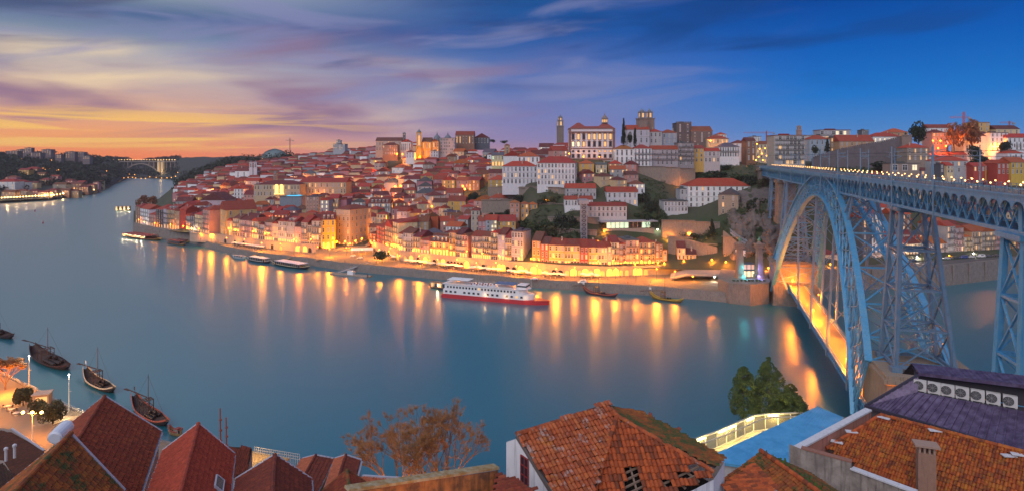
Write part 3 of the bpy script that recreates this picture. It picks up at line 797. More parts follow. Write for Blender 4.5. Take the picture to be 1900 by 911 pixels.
# big pink-and-cream corner block of the square
o = bld(616, 652, 389, 459, 492, 'ochre', 'large six-storey corner block at the square, cream front and pink flank', dep=26, roof='hip', rcol='rust', floors=6, bays=4, yaw=-26, side=5, lit=.06, ground='shop', wallcol=(.60,.42,.28), cat='apartment house', name='corner_block', rh=3.2)
for z in (.33, .62): link('cornice', CORN, o, (0, 0, z*29), (o.children[0].dimensions.x+.6, 3, 2))
bld(471, 556, 343, 366, 640, 'tan', 'long classical stone palace with glowing portal above the quay rows', dep=30, roof='hip', rcol='dark', floors=2, bays=15, lit=.15, cat='palace', name='exchange_palace', rh=4, wallcol=(.48,.36,.24), stone=True)
mb = MB(); p = XD(518, 638.6, CZ-(360-HY)/F*638.6)
for k in (-1, 1):
    mb.b2((p.x+k*2.6-1.8, p.y-.5, p.z), (p.x+k*2.6+1.8, p.y, p.z+8.2))
    q = [(p.x+k*2.6+1.8*math.cos(math.pi*t/6), p.y-.5, p.z+8.2+1.6*math.sin(math.pi*t/6)) for t in range(7)]; mb.quad(*q)
mb.b2((p.x-5.2, p.y-.8, p.z-.8), (p.x+5.2, p.y, p.z))
pal = [x for x in bpy.data.objects if x.name == 'exchange_palace'][0]
o = mb.build('lit_portal', mat('portal_glow', (1, .8, .3), emit=(1, .66, .16), es=1.6, var=0), pal); o.matrix_parent_inverse = Matrix.Translation(-pal.location)
bld(556, 642, 339, 361, 660, 'tan', 'long ochre stone wing lit orange, right of the classical palace', dep=24, roof='side', rcol='rust', floors=2, bays=16, lit=.25, cat='palace', name='palace_wing', wallcol=(.56,.38,.22), rh=4.5)
bld(372, 418, 372, 392, 640, 'rose', 'big pale pink house with plain gable flank behind the western row', dep=26, roof='front', rcol='dark', floors=3, bays=2, win=True, lit=.05, wallcol=(.55,.42,.46))
bld(359, 381, 382, 396, 612, 'white', 'white gabled house with small attic window behind the western row', dep=14, roof='front', floors=2, bays=2, lit=0)
bld(434, 452, 351, 378, 690, 'white', 'white four-storey house with curved gable left of the classical palace', dep=14, roof='front', floors=4, bays=3, lit=.02)
bld(452, 478, 362, 382, 660, 'pink', 'pink house with lit attic left of the classical palace', dep=16, roof='side', floors=3, bays=4, lit=.3, rcol='dark')
bld(519, 559, 366, 397, 590, 'grey', 'grey metal-clad market hall with turquoise lit roof', dep=22, roof='flat', rcol='grey', win=False, cat='market hall', name='market_hall', wallcol=(.22,.26,.32))
mh = bpy.data.objects['market_hall']; mb = MB(); mb.v += [(-8,3,15.7),(8,3,15.7),(8,18,15.7),(-8,18,15.7),(-5,7,17.4),(5,7,17.4),(5,14,17.4),(-5,14,17.4)]
for f in ((0,1,5,4), (1,2,6,5), (2,3,7,6), (3,0,4,7), (4,5,6,7)): mb.f.append(f); mb.mi.append(0)
mb.build('skylight', mat('turquoise_skylight', (.1,.5,.7), .3, 0, emit=(.1,.62,.9), es=.7), mh)
bld(568, 592, 366, 398, 560, 'stone', 'windowless grey concrete block beside the narrow lit house', dep=18, roof='flat', rcol='grey', floors=5, bays=4, lit=0, wallcol=(.24,.22,.21))
bld(594, 610, 372, 396, 545, 'silver', 'narrow pale house with two bright rows of windows', dep=14, roof='front', floors=3, bays=2, lit=.6, glow='white')
bld(612, 627, 369, 394, 560, 'cream', 'cream house with pale windows behind the corner block', dep=14, roof='side', floors=3, bays=3, lit=.3)
bld(627, 643, 371, 394, 565, 'rose', 'dusky pink blank-sided house behind the corner block', dep=20, roof='flat', rcol='rust', win=False)
bld(684, 724, 378, 393, 560, 'white', 'long white house with five dormers and one glowing gable', dep=16, roof='side', rcol='dark', dorm=5, rh=5, floors=2, bays=8, lit=.15, balc=2)
bld(652, 672, 376, 392, 570, 'white', 'pale white gabled house left of the five-dormer house', dep=14, roof='front', rcol='grey', floors=2, bays=2, lit=0)
bld(725, 740, 376, 390, 590, 'cream', 'cream gabled house with floodlit front right of the five-dormer house', dep=14, roof='front', floors=2, bays=2, lit=.6, glow='white')
bld(699, 716, 398, 414, 510, 'cream', 'cream hipped house behind the red houses of the quay', dep=12, roof='hip', floors=2, bays=3, lit=.1)
# dark steel barrel-roofed hall
mb = MB(); p = XD(756, 468, 14); w = 10; n0 = 0
for y in (0, 16):
    mb.v += [(-w/2, y, 0), (w/2, y, 0)]+[(w/2*math.cos(math.pi*k/8), y, 8+5*math.sin(math.pi*k/8)) for k in range(9)]
k = 11; mb.f += [tuple(range(k)), tuple(reversed(range(k, 2*k)))]; mb.mi += [0, 0]
for i in range(k): j = (i+1) % k; mb.f.append((i, i+k, j+k, j)); mb.mi.append(0)
tag(mb.build('barrel_roof_hall', mat('dark_zinc', (.10,.11,.15), .35, .2, .5, metal=.5), loc=p, rz=-.35), 'dark zinc hall with rounded barrel roof behind the quay houses', 'hall')
bld(772, 795, 412, 428, 452, 'tan', 'tan house with skylights in its brown roof below the red gable', dep=14, roof='side', rcol='brown', floors=2, bays=2, lit=.1)
bld(790, 813, 402, 424, 466, 'red', 'tall plain brick-red gable house below the floodlit alley', dep=12, roof='front', rcol='brown', win=False, yaw=10, wallcol=(.48,.11,.05))
bld(822, 850, 394, 412, 492, 'orange', 'flat-roofed salmon house with one dark window above the floodlit alley', dep=12, roof='flat', rcol='grey', floors=2, bays=3, lit=.1, wallcol=(.62,.38,.28))
bld(874, 890, 391, 430, 440, 'cream', 'tall narrow cream tower house with two window columns', dep=16, roof='hip', rcol='rust', floors=4, bays=2, lit=0, wallcol=(.52,.44,.36))
bld(887, 902, 411, 432, 426, 'rose', 'rose pink house right of the tall narrow tower house', dep=12, roof='side', floors=2, bays=2, lit=.3)
bld(901, 911, 409, 432, 424, 'blue', 'narrow pale blue house between rose and cream houses', dep=12, roof='side', floors=3, bays=1, lit=0)
bld(911, 922, 409, 432, 422, 'cream', 'narrow cream house with two lit windows, third right of the tower house', dep=12, roof='side', floors=3, bays=2, lit=.5, glow='white')
bld(922, 957, 411, 430, 424, 'ochre', 'ochre house with wide maroon roof below the orange hipped villas', dep=14, roof='side', rcol='rust', floors=2, bays=4, lit=.1)
for i, (a, b, y, s) in enumerate(((946, 964, 377, 'leftmost'), (966, 981, 379, 'middle'), (981, 997, 380, 'rightmost'))):
    bld(a, b, y, 405, 436+3*i, 'orange', f'orange villa with hipped red roof, {s} of the three on the garden slope', dep=10, roof='hip', rcol='orange', floors=3, bays=2, lit=.1, wallcol=(.62,.33,.12) if i else (.62,.30,.20))
bld(908, 944, 368, 376, 490, 'pink', 'low pink garden house under a wide red roof on the green terrace', dep=12, roof='hip', rcol='red', floors=1, bays=4, lit=0)
bld(932, 997, 309, 343, 478, 'white', 'long white hilltop convent wing with red hipped roof, left of the white palace block', dep=16, roof='hip', rcol='red', floors=3, bays=9, lit=.1, wallcol=(.66,.66,.7), rh=4)
bld(960, 1001, 291, 316, 500, 'white', 'white house with red roof behind the convent wing', dep=14, roof='hip', rcol='orange', floors=2, bays=5, lit=.1)
bld(934, 968, 290, 318, 560, 'white', 'white gable wall house left of the convent wing', dep=14, roof='front', rcol='rust', win=False)
bld(997, 1066, 303, 345, 455, 'white', 'big white four-row block with red hipped roof below the bishop palace', dep=15, roof='hip', rcol='red', floors=4, bays=11, lit=.12, side=4, yaw=-12, cat='mansion', name='white_mansion', wallcol=(.7,.7,.74), rh=5)
bld(1050, 1106, 350, 366, 440, 'silver', 'long grey-white house with red roof, upper of two terraces under the palace', dep=12, roof='side', rcol='red', floors=2, bays=9, lit=.05)
bld(1048, 1100, 371, 384, 428, 'white', 'long low white house with red roof, lower of two terraces under the palace', dep=9, roof='side', rcol='red', floors=1, bays=9, lit=.05)
bld(1126, 1183, 357, 382, 436, 'white', 'white house with six small windows and red roof right of the stairs', dep=13, roof='side', rcol='red', floors=2, bays=6, lit=.05, wallcol=(.66,.66,.7))
bld(1092, 1163, 383, 404, 418, 'pink', 'pale pink house beside the bright stair lamp', dep=9, roof='side', rcol='rust', floors=2, bays=9, lit=.08, wallcol=(.62,.52,.5))
bld(1232, 1276, 374, 394, 430, 'white', 'low curved-front white modern house with window bands', dep=14, roof='flat', rcol='grey', floors=2, bays=7, lit=.05, wallcol=(.68,.66,.66))
bld(1262, 1278, 351, 376, 444, 'silver', 'pale block rising behind the low modern house', dep=12, roof='flat', rcol='grey', floors=2, bays=2, lit=0)
bld(1277, 1394, 346, 396, 440, 'white', 'great white seminary with five window rows and long red roof', dep=20, roof='hip', rcol='red', floors=5, bays=11, lit=.06, side=4, cat='seminary', name='white_seminary', wallcol=(.74,.74,.76), rh=5.5)
bld(1335, 1367, 362, 412, 412, 'stone', 'stone gable house with orange-lit flank on the cliff edge', dep=22, roof='front', rcol='grey', floors=4, bays=2, lit=.1, side=5, yaw=-24, stone=True, glow='lit')
bld(1372, 1408, 381, 405, 418, 'yellow', 'yellow cliff-edge house with red hipped roof', dep=12, roof='hip', rcol='red', floors=2, bays=3, lit=.1, wallcol=(.62,.44,.14))
bld(1384, 1420, 366, 384, 440, 'brown', 'reddish house with rust roof left of the bridge pier', dep=12, roof='side', rcol='orange', floors=1, bays=3, lit=.1)
bld(1141, 1176, 277, 304, 490, 'white', 'white row house under the palace with eight dark windows', dep=12, roof='hip', rcol='orange', floors=2, bays=4, lit=0, balc=1)
bld(1176, 1209, 276, 309, 488, 'white', 'white row house with red hipped roof, second right of the palace foot', dep=12, roof='hip', rcol='red', floors=3, bays=5, lit=0, balc=2)
bld(1209, 1258, 278, 307, 492, 'rose', 'grey-pink row house with long red roof, third right of the palace foot', dep=12, roof='side', rcol='red', floors=3, bays=6, lit=.03, balc=2, wallcol=(.42,.34,.36))
bld(1258, 1288, 266, 307, 494, 'stone', 'ruinous tall grey house with many galleries below the cathedral', dep=12, roof='flat', rcol='grey', floors=5, bays=3, lit=.05, balc=2, wallcol=(.30,.26,.26))
bld(1288, 1306, 276, 302, 500, 'ochre', 'ochre house right of the ruinous galleried house', dep=10, roof='side', rcol='rust', floors=3, bays=2, lit=.2)
bld(1306, 1336, 281, 303, 500, 'pink', 'pinkish house with small windows below the slate-roofed white house', dep=10, roof='side', rcol='red', floors=2, bays=4, lit=.15, wallcol=(.6,.5,.5))
bld(1335, 1372, 273, 292, 530, 'white', 'white house with slate roof and tall balcony windows', dep=14, roof='hip', rcol='grey', floors=2, bays=8, lit=.02, balc=1)
bld(1312, 1352, 258, 268, 560, 'cream', 'cream villa with red roof floodlit yellow on the hilltop', dep=12, roof='hip', rcol='red', floors=1, bays=5, lit=.3)
bld(1332, 1348, 250, 260, 566, 'white', 'small white tower house behind the floodlit villa', dep=10, roof='hip', rcol='red', floors=1, bays=3, lit=0)
bld(1362, 1385, 266, 285, 560, 'white', 'white house beside the glowing avenue', dep=12, roof='hip', rcol='dark', floors=2, bays=2, lit=.1)
bld(1385, 1402, 262, 300, 540, 'brown', 'dark house left of the glowing avenue', dep=12, roof='side', rcol='dark', floors=3, bays=2, lit=.1)
bld(1403, 1436, 268, 304, 600, 'cream', 'old house closing the glowing avenue behind the lamps', dep=12, roof='hip', rcol='brown', floors=4, bays=5, lit=.5)
# apartment slab beside the bridgehead
o = bld(1437, 1493, 252, 306, 478, 'stone', 'beige six-floor apartment slab with loggias at the bridgehead', dep=14, roof='flat', rcol='rust', floors=6, bays=8, lit=.1, balc=2, cat='apartment block', name='apartment_slab', ww=2.2, wallcol=(.40,.36,.31))
bld(1500, 1592, 252, 276, 580, 'white', 'wide white modern building with flat dark roof terrace', dep=20, roof='flat', rcol='grey', floors=2, bays=12, lit=.2, ww=2.5)
bld(1522, 1578, 242, 253, 588, 'silver', 'dark-roofed glazed penthouse storey on top of the white modern building', dep=14, roof='flat', rcol='dark', floors=1, bays=8, lit=.5, ww=3, glow='white')
bld(1502, 1540, 259, 283, 540, 'blue', 'pale blue-grey house with red hipped roof behind the trees', dep=14, roof='hip', rcol='red', floors=2, bays=4, lit=.05)
bld(1541, 1560, 256, 284, 545, 'tan', 'tan house with yellow windows beside the dark conifer', dep=12, roof='flat', rcol='grey', floors=3, bays=3, lit=.6)
bld(1558, 1622, 263, 282, 535, 'tan', 'long tan house with big red roof above the crenellated wall', dep=16, roof='side', rcol='red', floors=2, bays=7, lit=.15, rh=6)
bld(1620, 1672, 254, 272, 540, 'white', 'white house with eight lit panes above the crenellated wall', dep=14, roof='hip', rcol='red', floors=1, bays=6, lit=.8, glow='white')
bld(1650, 1685, 246, 262, 548, 'tan', 'stone house with steep red roof beside the wall tower', dep=14, roof='hip', rcol='orange', floors=2, bays=3, lit=0)
bld(1683, 1724, 275, 300, 505, 'stone', 'square stone house with red roof and lit windows above the bridge deck', dep=14, roof='hip', rcol='red', floors=2, bays=4, lit=.35, stone=True)
bld(1652, 1706, 304, 320, 470, 'stone', 'low flat pavilion with a bright white window above the deck', dep=10, roof='flat', rcol='grey', floors=1, bays=3, lit=.7, glow='white', ww=3)
bld(1730, 1756, 247, 270, 560, 'pink', 'pink house with maroon roof lit by orange lamps on the right hill', dep=14, roof='hip', rcol='dark', floors=3, bays=4, lit=.2)
bld(1724, 1770, 238, 252, 600, 'white', 'pale stepped house on the right hilltop', dep=14, roof='side', rcol='rust', floors=1, bays=5, lit=.1)
bld(1788, 1838, 253, 284, 550, 'white', 'big white hall with maroon roof on the right hill', dep=16, roof='side', rcol='dark', floors=2, bays=4, lit=.1, wallcol=(.7,.64,.62))
bld(1806, 1836, 228, 252, 590, 'ochre', 'castle-like building floodlit gold on the right hilltop', dep=14, roof='flat', rcol='orange', floors=3, bays=3, lit=.1, wallcol=(.62,.4,.16))
bld(1838, 1870, 247, 282, 545, 'white', 'white four-row block with yellow windows on the right hill', dep=14, roof='flat', rcol='grey', floors=4, bays=4, lit=.35)
bld(1848, 1892, 240, 252, 585, 'cream', 'cream hall with stepped gables behind the white block', dep=14, roof='side', rcol='dark', floors=1, bays=4, lit=0)
bld(1870, 1912, 256, 276, 540, 'white', 'white wing with red roof at the right picture edge', dep=14, roof='side', rcol='red', floors=2, bays=5, lit=.3)
bld(1740, 1796, 299, 322, 462, 'silver', 'grey house with wide red hipped roof above the deck', dep=14, roof='hip', rcol='red', floors=2, bays=5, lit=.15)
bld(1745, 1757, 306, 321, 455, 'slate', 'dark slate narrow house above the deck', dep=10, roof='flat', rcol='grey', floors=2, bays=2, lit=0)
bld(1757, 1769, 308, 322, 452, 'cream', 'narrow cream house above the deck', dep=10, roof='side', floors=2, bays=2, lit=.2)
bld(1806, 1828, 309, 320, 455, 'red', 'low red-fronted house above the deck', dep=10, roof='side', rcol='red', floors=1, bays=3, lit=.1)
bld(1828, 1842, 308, 318, 458, 'yellow', 'small ochre house above the deck right of the red front', dep=10, roof='side', rcol='orange', floors=1, bays=3, lit=.5)
bld(1850, 1874, 304, 325, 448, 'red', 'maroon gabled house above the deck', dep=14, roof='front', rcol='red', floors=2, bays=3, lit=.05)
bld(1876, 1906, 302, 325, 446, 'yellow', 'yellow house with white gable above the deck at the right edge', dep=14, roof='side', rcol='orange', floors=2, bays=4, lit=.1)
bld(1870, 1900, 285, 300, 490, 'white', 'white house with red roof high above the deck at the right edge', dep=12, roof='hip', rcol='red', floors=1, bays=3, lit=0)
# houses seen under the deck, along the upstream quay
def quay_right(px): return interp(px, [1600, 1740, 1850, 2000], [392, 412, 428, 446])
row([(1600,1618,405,'slate',4,2,dict(balc=0)), (1618,1640,398,'white',5,3,dict(balc=1)), (1640,1656,452,'cream',3,3,dict(balc=0,ground='shop')), (1656,1684,452,'tan',3,4,dict(balc=1,ground='mix')), (1684,1708,452,'cream',3,4,dict(balc=2,ground='shop',lit=.3)), (1728,1757,452,'silver',3,4,dict(balc=2,rcol='orange',ground='shop',roof='front')),
     (1757,1773,420,'grey',5,3,dict(balc=2)), (1773,1788,423,'rose',5,3,dict(balc=2)), (1788,1803,440,'ochre',4,3,dict(balc=1,ground='mix',rcol='orange')), (1803,1820,430,'tan',4,3,dict(balc=2,ground='shop',rcol='orange')), (1820,1847,430,'cream',5,5,dict(balc=2,rcol='orange')),
     (1847,1868,436,'pink',4,3,dict(balc=2,ground='mix')), (1868,1886,440,'yellow',4,3,dict(balc=1)), (1886,1910,436,'red',4,4,dict(balc=1,ground='mix'))],
    quay_right, 'under the bridge deck', lambda px: 9.5, 13)
bld(1731, 1757, 418, 470, 424, 'white', 'tall white windowless gable rising over the upstream quay houses', dep=16, roof='side', rcol='orange', win=False, wallcol=(.5,.5,.55))
bld(1655, 1690, 398, 440, 430, 'brown', 'brown tall house with orange roof behind the lattice tower', dep=14, roof='side', rcol='orange', floors=4, bays=4, lit=.12)
bld(1606, 1652, 420, 470, 405, 'red', 'maroon house behind the arch lattice', dep=12, roof='side', rcol='orange', floors=3, bays=4, lit=.1)
bld(1520, 1556, 472, 508, 380, 'tan', 'cream customs house seen through the arch', dep=12, roof='hip', rcol='rust', floors=2, bays=3, lit=.4, wallcol=(.6,.5,.36))
# ================================================================ monuments
M_BROWNST = mat('brown_granite_trim', (.24, .13, .11), .9, .25, 1)
M_PAL = mat('palace_plaster', (.72, .66, .68), .85, .12, .3, dirt=.2)
M_OLDST = mat('old_granite', (.26, .20, .17), .95, .45, .4, bump=.4, bscale=1.5, dirt=.4)
M_OLDST2 = mat('dark_granite', (.15, .13, .14), .95, .45, .4, bump=.4, bscale=1.5, dirt=.4)
M_LEAD = mat('lead_dome', (.16, .18, .21), .5, .25, 1)
def palace_win(glass, oval=False):
    mb = MB(); mb.m = 0
    if oval:
        for r, y in ((.62, -.1),):
            mb.quad(*[(r*math.cos(2*math.pi*k/12), y, .5+r*math.sin(2*math.pi*k/12)) for k in range(12)])
        mb.m = 1; mb.quad(*[(.45*math.cos(2*math.pi*k/12), -.13, .5+.45*math.sin(2*math.pi*k/12)) for k in range(12)])
    else:
        mb.b2((-.72, -.12, -.06), (-.5, .05, 1.04)); mb.b2((.5, -.12, -.06), (.72, .05, 1.04)); mb.b2((-.78, -.25, -.1), (.78, .05, -.02))
        mb.quad((-.85, -.2, 1.0), (.85, -.2, 1.0), (.6, -.2, 1.12), (0, -.2, 1.25), (-.6, -.2, 1.12)); mb.b2((-.85, -.25, .98), (.85, .05, 1.05))
        mb.m = 1; mb.quad((-.5, -.03, 0), (.5, -.03, 0), (.5, -.03, 1), (-.5, -.03, 1))
    return mb.mesh('window', [M_BROWNST, glass])
PW = {k: palace_win(g) for k, g in (('d', M_GLASS), ('l', M_LIT), ('w', M_LITW))}; PO = {k: palace_win(g, True) for k, g in (('d', M_GLASS), ('l', M_LIT))}
d = 500.0; z0 = CZ-(296-HY)/F*d; p = XD(1098, d, z0); OCC.append((1056, 1151, 226, d, p.x, 38, 30))
root = tag(empty('bishop_palace', p, math.radians(-4)), 'grand white bishop palace with brown trimmed window rows and roof lantern on the hilltop', 'palace')
w, dep, h = 37.2, 28.0, 25.0
mb = MB(); mb.b2((-w/2, 0, -9), (w/2, dep, h)); mb.build('wall', M_PAL, root)
mb = MB()
for x in (-w/2+.8, w/2-.8): mb.b2((x-.9, -.35, -1), (x+.9, 0, h))
mb.b2((-w/2, -.3, 8.2), (w/2, 0, 9.1)); mb.b2((-w/2-.5, -.7, h-3.4), (w/2+.5, 0, h-2.3)); mb.b2((-w/2-.5, -.6, h-.1), (w/2+.5, dep+.5, h+.35)); mb.b2((w/2, 0, h-3.4), (w/2+.6, dep, h-2.3)); mb.b2((w/2, dep*.03, 8.2), (w/2+.3, dep, 9.1))
for y in (.9, dep-.9): mb.b2((w/2, y-.9, -1), (w/2+.35, y+.9, h))
mb.b2((-w/2, -.2, -1), (w/2, 0, .6)); mb.build('stone_trim', M_BROWNST, root)
rows_ = [(16.2, 4.6, 'dldlllll'), (10.4, 4.0, 'wwldddld')]
for z, hh, pat in rows_:
    for i, c in enumerate(pat): link('window', PW[c], root, (-w/2+3.4+i*(w-6.8)/7, -.02, z), (1.75, 1, hh))
for i, c in enumerate('dddddlll'): link('window', PO[c], root, (-w/2+3.4+i*(w-6.8)/7, -.02, 5.6), (1.8, 1, 1.7))
for i, c in enumerate('ddlddddd'): link('window', PW[c], root, (-w/2+3.4+i*(w-6.8)/7, -.02, 1.2), (1.7, 1, 2.6))
for k in range(5):
    for z, hh in ((16.2, 4.6), (10.4, 4.0), (2, 3)): link('window', PW['l' if R.random() < .5 else 'd'], root, (w/2+.02, 3+k*5.5, z), (1.75, 1, hh), math.pi/2)
mb = MB(); mb.v += [(x, y, h+.35) for x, y in ((-w/2-.4, -.4), (w/2+.4, -.4), (w/2+.4, dep+.4), (-w/2-.4, dep+.4))]+[(x, y, h+2.3) for x, y in ((-w/2+5, 6), (w/2-5, 6), (w/2-5, dep-6), (-w/2+5, dep-6))]
for f in ((0,1,5,4), (1,2,6,5), (2,3,7,6), (3,0,4,7), (4,5,6,7)): mb.f.append(f); mb.mi.append(0)
for cx in (-w/2+8, w/2-7.5):
    n = len(mb.v); mb.v += [(cx-7.6, .2, h+.6), (cx+7.2, .2, h+.6), (cx+7.2, 15, h+.6), (cx-7.6, 15, h+.6), (cx-1, 7.5, h+5.3), (cx+1, 7.5, h+5.3)]
    for f in ((0,1,5,4), (1,2,5), (2,3,4,5), (3,0,4)): mb.f.append(tuple(n+i for i in f)); mb.mi.append(0)
ro = mb.build('roof', M_ROOF, root, color=(.30, .07, .055))
mb = MB(); c = (w/2-7.5, 7.5, h+4.6); mb.lathe([(2.9, 0), (2.9, .6), (2.3, .7), (2.3, 3.4), (2.9, 3.6), (2.9, 4.0), (2.3, 5.0), (1.4, 6.1), (.5, 6.8), (.5, 7.8), (.15, 8.3), (.1, 9.6)], 8, c); ln = mb.build('lantern', M_OLDST, root)
for k in range(8):
    a = 2*math.pi*k/8; mb = MB(); mb.box((0, 0, 0), (1.0, .12, 2.1)); mb.build('window', M_LIT, ln, loc=(c[0]+2.15*math.cos(a), c[1]+2.15*math.sin(a), c[2]+2.1), rz=a+math.pi/2)

def belfry(name, px, d, top_py, base_py, wpx, label, m=M_OLDST, lit=True, cat='church tower', dome=True, tiers=((0, 1.0), (.55, .86), (.78, .6))):
    z0 = CZ-(base_py-HY)/F*d; H = (base_py-top_py)/F*d; w = wpx/F*d
    o = tag(empty(name, XD(px, d, z0), .2), label, cat); mb = MB()
    ts = list(tiers)+[(1.0, .0)]
    for (f0, s), (f1, _) in zip(ts, ts[1:]):
        f1b = f1 if f1 < 1 else .90
        mb.b2((-w*s/2, -w*s/2, f0*H-(10 if f0 == 0 else 0)), (w*s/2, w*s/2, f1b*H)); mb.b2((-w*s*.57, -w*s*.57, f1b*H-.5), (w*s*.57, w*s*.57, f1b*H+.15))
        for i in (-1, 1):
            for j in (-1, 1): mb.lathe([(.35, 0), (.2, w*.1), (.05, w*.28)], 5, (i*w*s*.5, j*w*s*.5, f1b*H))
    mb.build('shaft', m, o)
    s = ts[-2][1]*w/2; mb = MB(); mb.lathe([(s*.95, 0), (s*.9, H*.03), (s*.6, H*.065), (s*.25, H*.085), (s*.12, H*.11), (.12, H*.13)], 8, (0, 0, .9*H)); mb.build('cap', M_LEAD, o)
    for (f0, s), (f1, _) in list(zip(ts, ts[1:]))[1 if len(ts) > 2 else 0:]:
        f1b = f1 if f1 < 1 else .9
        for a in range(4):
            t = a*math.pi/2; r = w*s/2+.03; hh = (f1b-f0)*H*.6
            link('window', WM['alit' if lit else 'adark'], o, (r*math.sin(t), -r*math.cos(t), f0*H+(f1b-f0)*H*.2), (w*s*.36, 1, hh), t)
    return o
belfry('baroque_bell_tower', 1039.5, 900, 214, 262, 10.5, 'tall slender baroque bell tower with lit upper storeys, left of the palace')
for px, dd, s in ((1191, 556, 'front left'), (1205, 562, 'rear right')):
    belfry('cathedral_tower', px, dd, 203, 262, 16 if px < 1200 else 14, f'square domed cathedral tower with lit belfry, {s} of the pair', tiers=((0, 1.0), (.70, .62)))
bld(1164, 1205, 241, 268, 548, 'white', 'white cathedral nave with red roof before the twin towers', dep=16, roof='side', rcol='red', floors=2, bays=4, lit=0, cat='church', name='cathedral_nave', wallcol=(.5,.48,.52))
bld(1205, 1228, 245, 268, 552, 'silver', 'small white chapter house with red roof right of the cathedral towers', dep=12, roof='hip', rcol='red', floors=2, bays=3, lit=.05)
bld(1228, 1256, 247, 268, 556, 'blue', 'pale house with red roof left of the gothic transept', dep=12, roof='hip', rcol='red', floors=2, bays=3, lit=.05)
o = bld(1255, 1283, 229, 268, 566, 'slate', 'dark crenellated gothic transept under scaffolding', dep=14, roof='flat', rcol='grey', floors=2, bays=2, lit=0, cat='church', name='gothic_transept', wallcol=(.13,.11,.12), stone=True)
mb = MB()
for k in range(7): mb.b2((-7+k*2.1, -.2, 19.5), (-6+k*2.1, .6, 21))
mb.build('battlement', M_OLDST2, o)
bld(1283, 1322, 244, 268, 564, 'stone', 'dark gothic nave with brown gabled roof at the right end of the cathedral', dep=16, roof='side', rcol='brown', floors=1, bays=3, lit=0, cat='church', name='gothic_nave', wallcol=(.17,.14,.14), stone=True, rh=5)
# floodlit yellow church and the monastery on the western hill
belfry('yellow_bell_tower', 777.5, 796, 241, 300, 9.5, 'yellow floodlit bell tower with onion cap on the western hill', m=mat('yellow_plaster', (.62,.36,.07), .9, .2), tiers=((0, 1.0), (.42, .9)))
bld(783, 800, 264, 293, 798, 'yellow', 'yellow floodlit church flank beside the yellow bell tower', dep=22, roof='side', rcol='brown', floors=2, bays=3, lit=.4, cat='church', name='yellow_church', wallcol=(.66,.38,.07))
bld(799, 814, 263, 290, 800, 'yellow', 'yellow apse with curved gable between church flank and monastery', dep=14, roof='front', rcol='brown', floors=2, bays=4, lit=.4, wallcol=(.6,.34,.08))
o = bld(815, 844, 257, 287, 806, 'white', 'tall white monastery block with five rows of dark windows', dep=24, roof='flat', rcol='grey', floors=5, bays=10, lit=.02, cat='monastery', name='monastery', wallcol=(.5,.46,.47))
for px, s in ((811, 'left'), (831, 'right')):
    d = 815; o = tag(empty('domed_tower', XD(px, d, CZ+8), 0), f'dark domed tower rising over the white monastery, {s} of two', 'church tower')
    mb = MB(); mb.lathe([(4.8, -12), (4.8, 14), (5.4, 14.2), (5.4, 15), (4.6, 15.2)], 8); mb.build('drum', M_OLDST, o); mb = MB(); mb.lathe([(5.3, 15.1), (5.1, 17), (4.2, 19.5), (2.6, 21.3), (1, 22.2), (1, 23.6), (.4, 24.2), (.1, 27)], 10); mb.build('dome', M_LEAD, o)
    for k in range(8): a = 2*math.pi*(k+.5)/8; link('window', WM['adark'], o, (4.55*math.cos(a), 4.55*math.sin(a), 5), (1.3, 1, 5), a+math.pi/2)
bld(845, 880, 251, 270, 840, 'brown', 'long brown hospital front with lit tall windows right of the domes', dep=20, roof='side', rcol='rust', floors=1, bays=6, lit=.7, wallcol=(.26,.15,.10), arch=True)
bld(880, 908, 256, 268, 850, 'slate', 'dark slate skyline building with small gable figure', dep=16, roof='front', rcol='dark', floors=1, bays=5, lit=.2)
bld(697, 745, 262, 282, 830, 'tan', 'long tan convent with brown tile roof left of the yellow bell tower', dep=18, roof='side', rcol='brown', floors=2, bays=9, lit=.05, wallcol=(.42,.33,.28))
bld(744, 762, 264, 284, 815, 'white', 'white gabled church front left of the yellow bell tower', dep=20, roof='front', rcol='rust', floors=1, bays=5, lit=0)
belfry('spired_turret', 750, 835, 246, 266, 5, 'small dark spired turret above the long convent roof', m=M_OLDST2, lit=False, tiers=((0, 1.0),))
bld(710, 738, 270, 288, 800, 'brown', 'brown stone house below the long convent, lit from its foot', dep=14, roof='hip', rcol='dark', floors=3, bays=7, lit=.05)
bld(753, 769, 283, 294, 780, 'white', 'white house with hipped roof at the foot of the yellow tower', dep=12, roof='hip', rcol='rust', floors=2, bays=3, lit=0)
bld(799, 813, 281, 303, 760, 'white', 'narrow white tower house below the yellow church', dep=10, roof='flat', rcol='grey', floors=4, bays=3, lit=0)
bld(912, 935, 289, 308, 620, 'green', 'pale green house glowing from its ground floor left of the convent wing', dep=12, roof='side', rcol='grey', floors=2, bays=4, lit=.3, glow='green', ground='shop', wallcol=(.5,.55,.34))
bld(936, 946, 270, 292, 600, 'tan', 'tan chapel tower with arched opening on the skyline left of the palace', dep=6, roof='hip', rcol='brown', floors=1, bays=1, lit=0, arch=True)
# white church of two small towers in the west
bld(436, 470, 318, 333, 930, 'white', 'white church with maroon roof and low green-lit wall in the west', dep=24, roof='side', rcol='dark', floors=1, bays=3, lit=.05, cat='church', name='white_church')
for px, s in ((466, 'left'), (474, 'right')): belfry('white_church_tower', px, 925, 299, 334, 6, f'slim white baroque church tower in the west, {s} of two', m=M_PAL, lit=False, tiers=((0, 1.0), (.6, .8)))
bld(433, 478, 335, 344, 880, 'green', 'low pale green lit wall house under the white church', dep=12, roof='side', rcol='rust', floors=1, bays=7, lit=.3, glow='green')
belfry('stone_bell_tower', 511, 700, 318, 350, 7, 'thin stone tower with two white lights over the classical palace', lit=False, tiers=((0, 1.0), (.7, .8)))
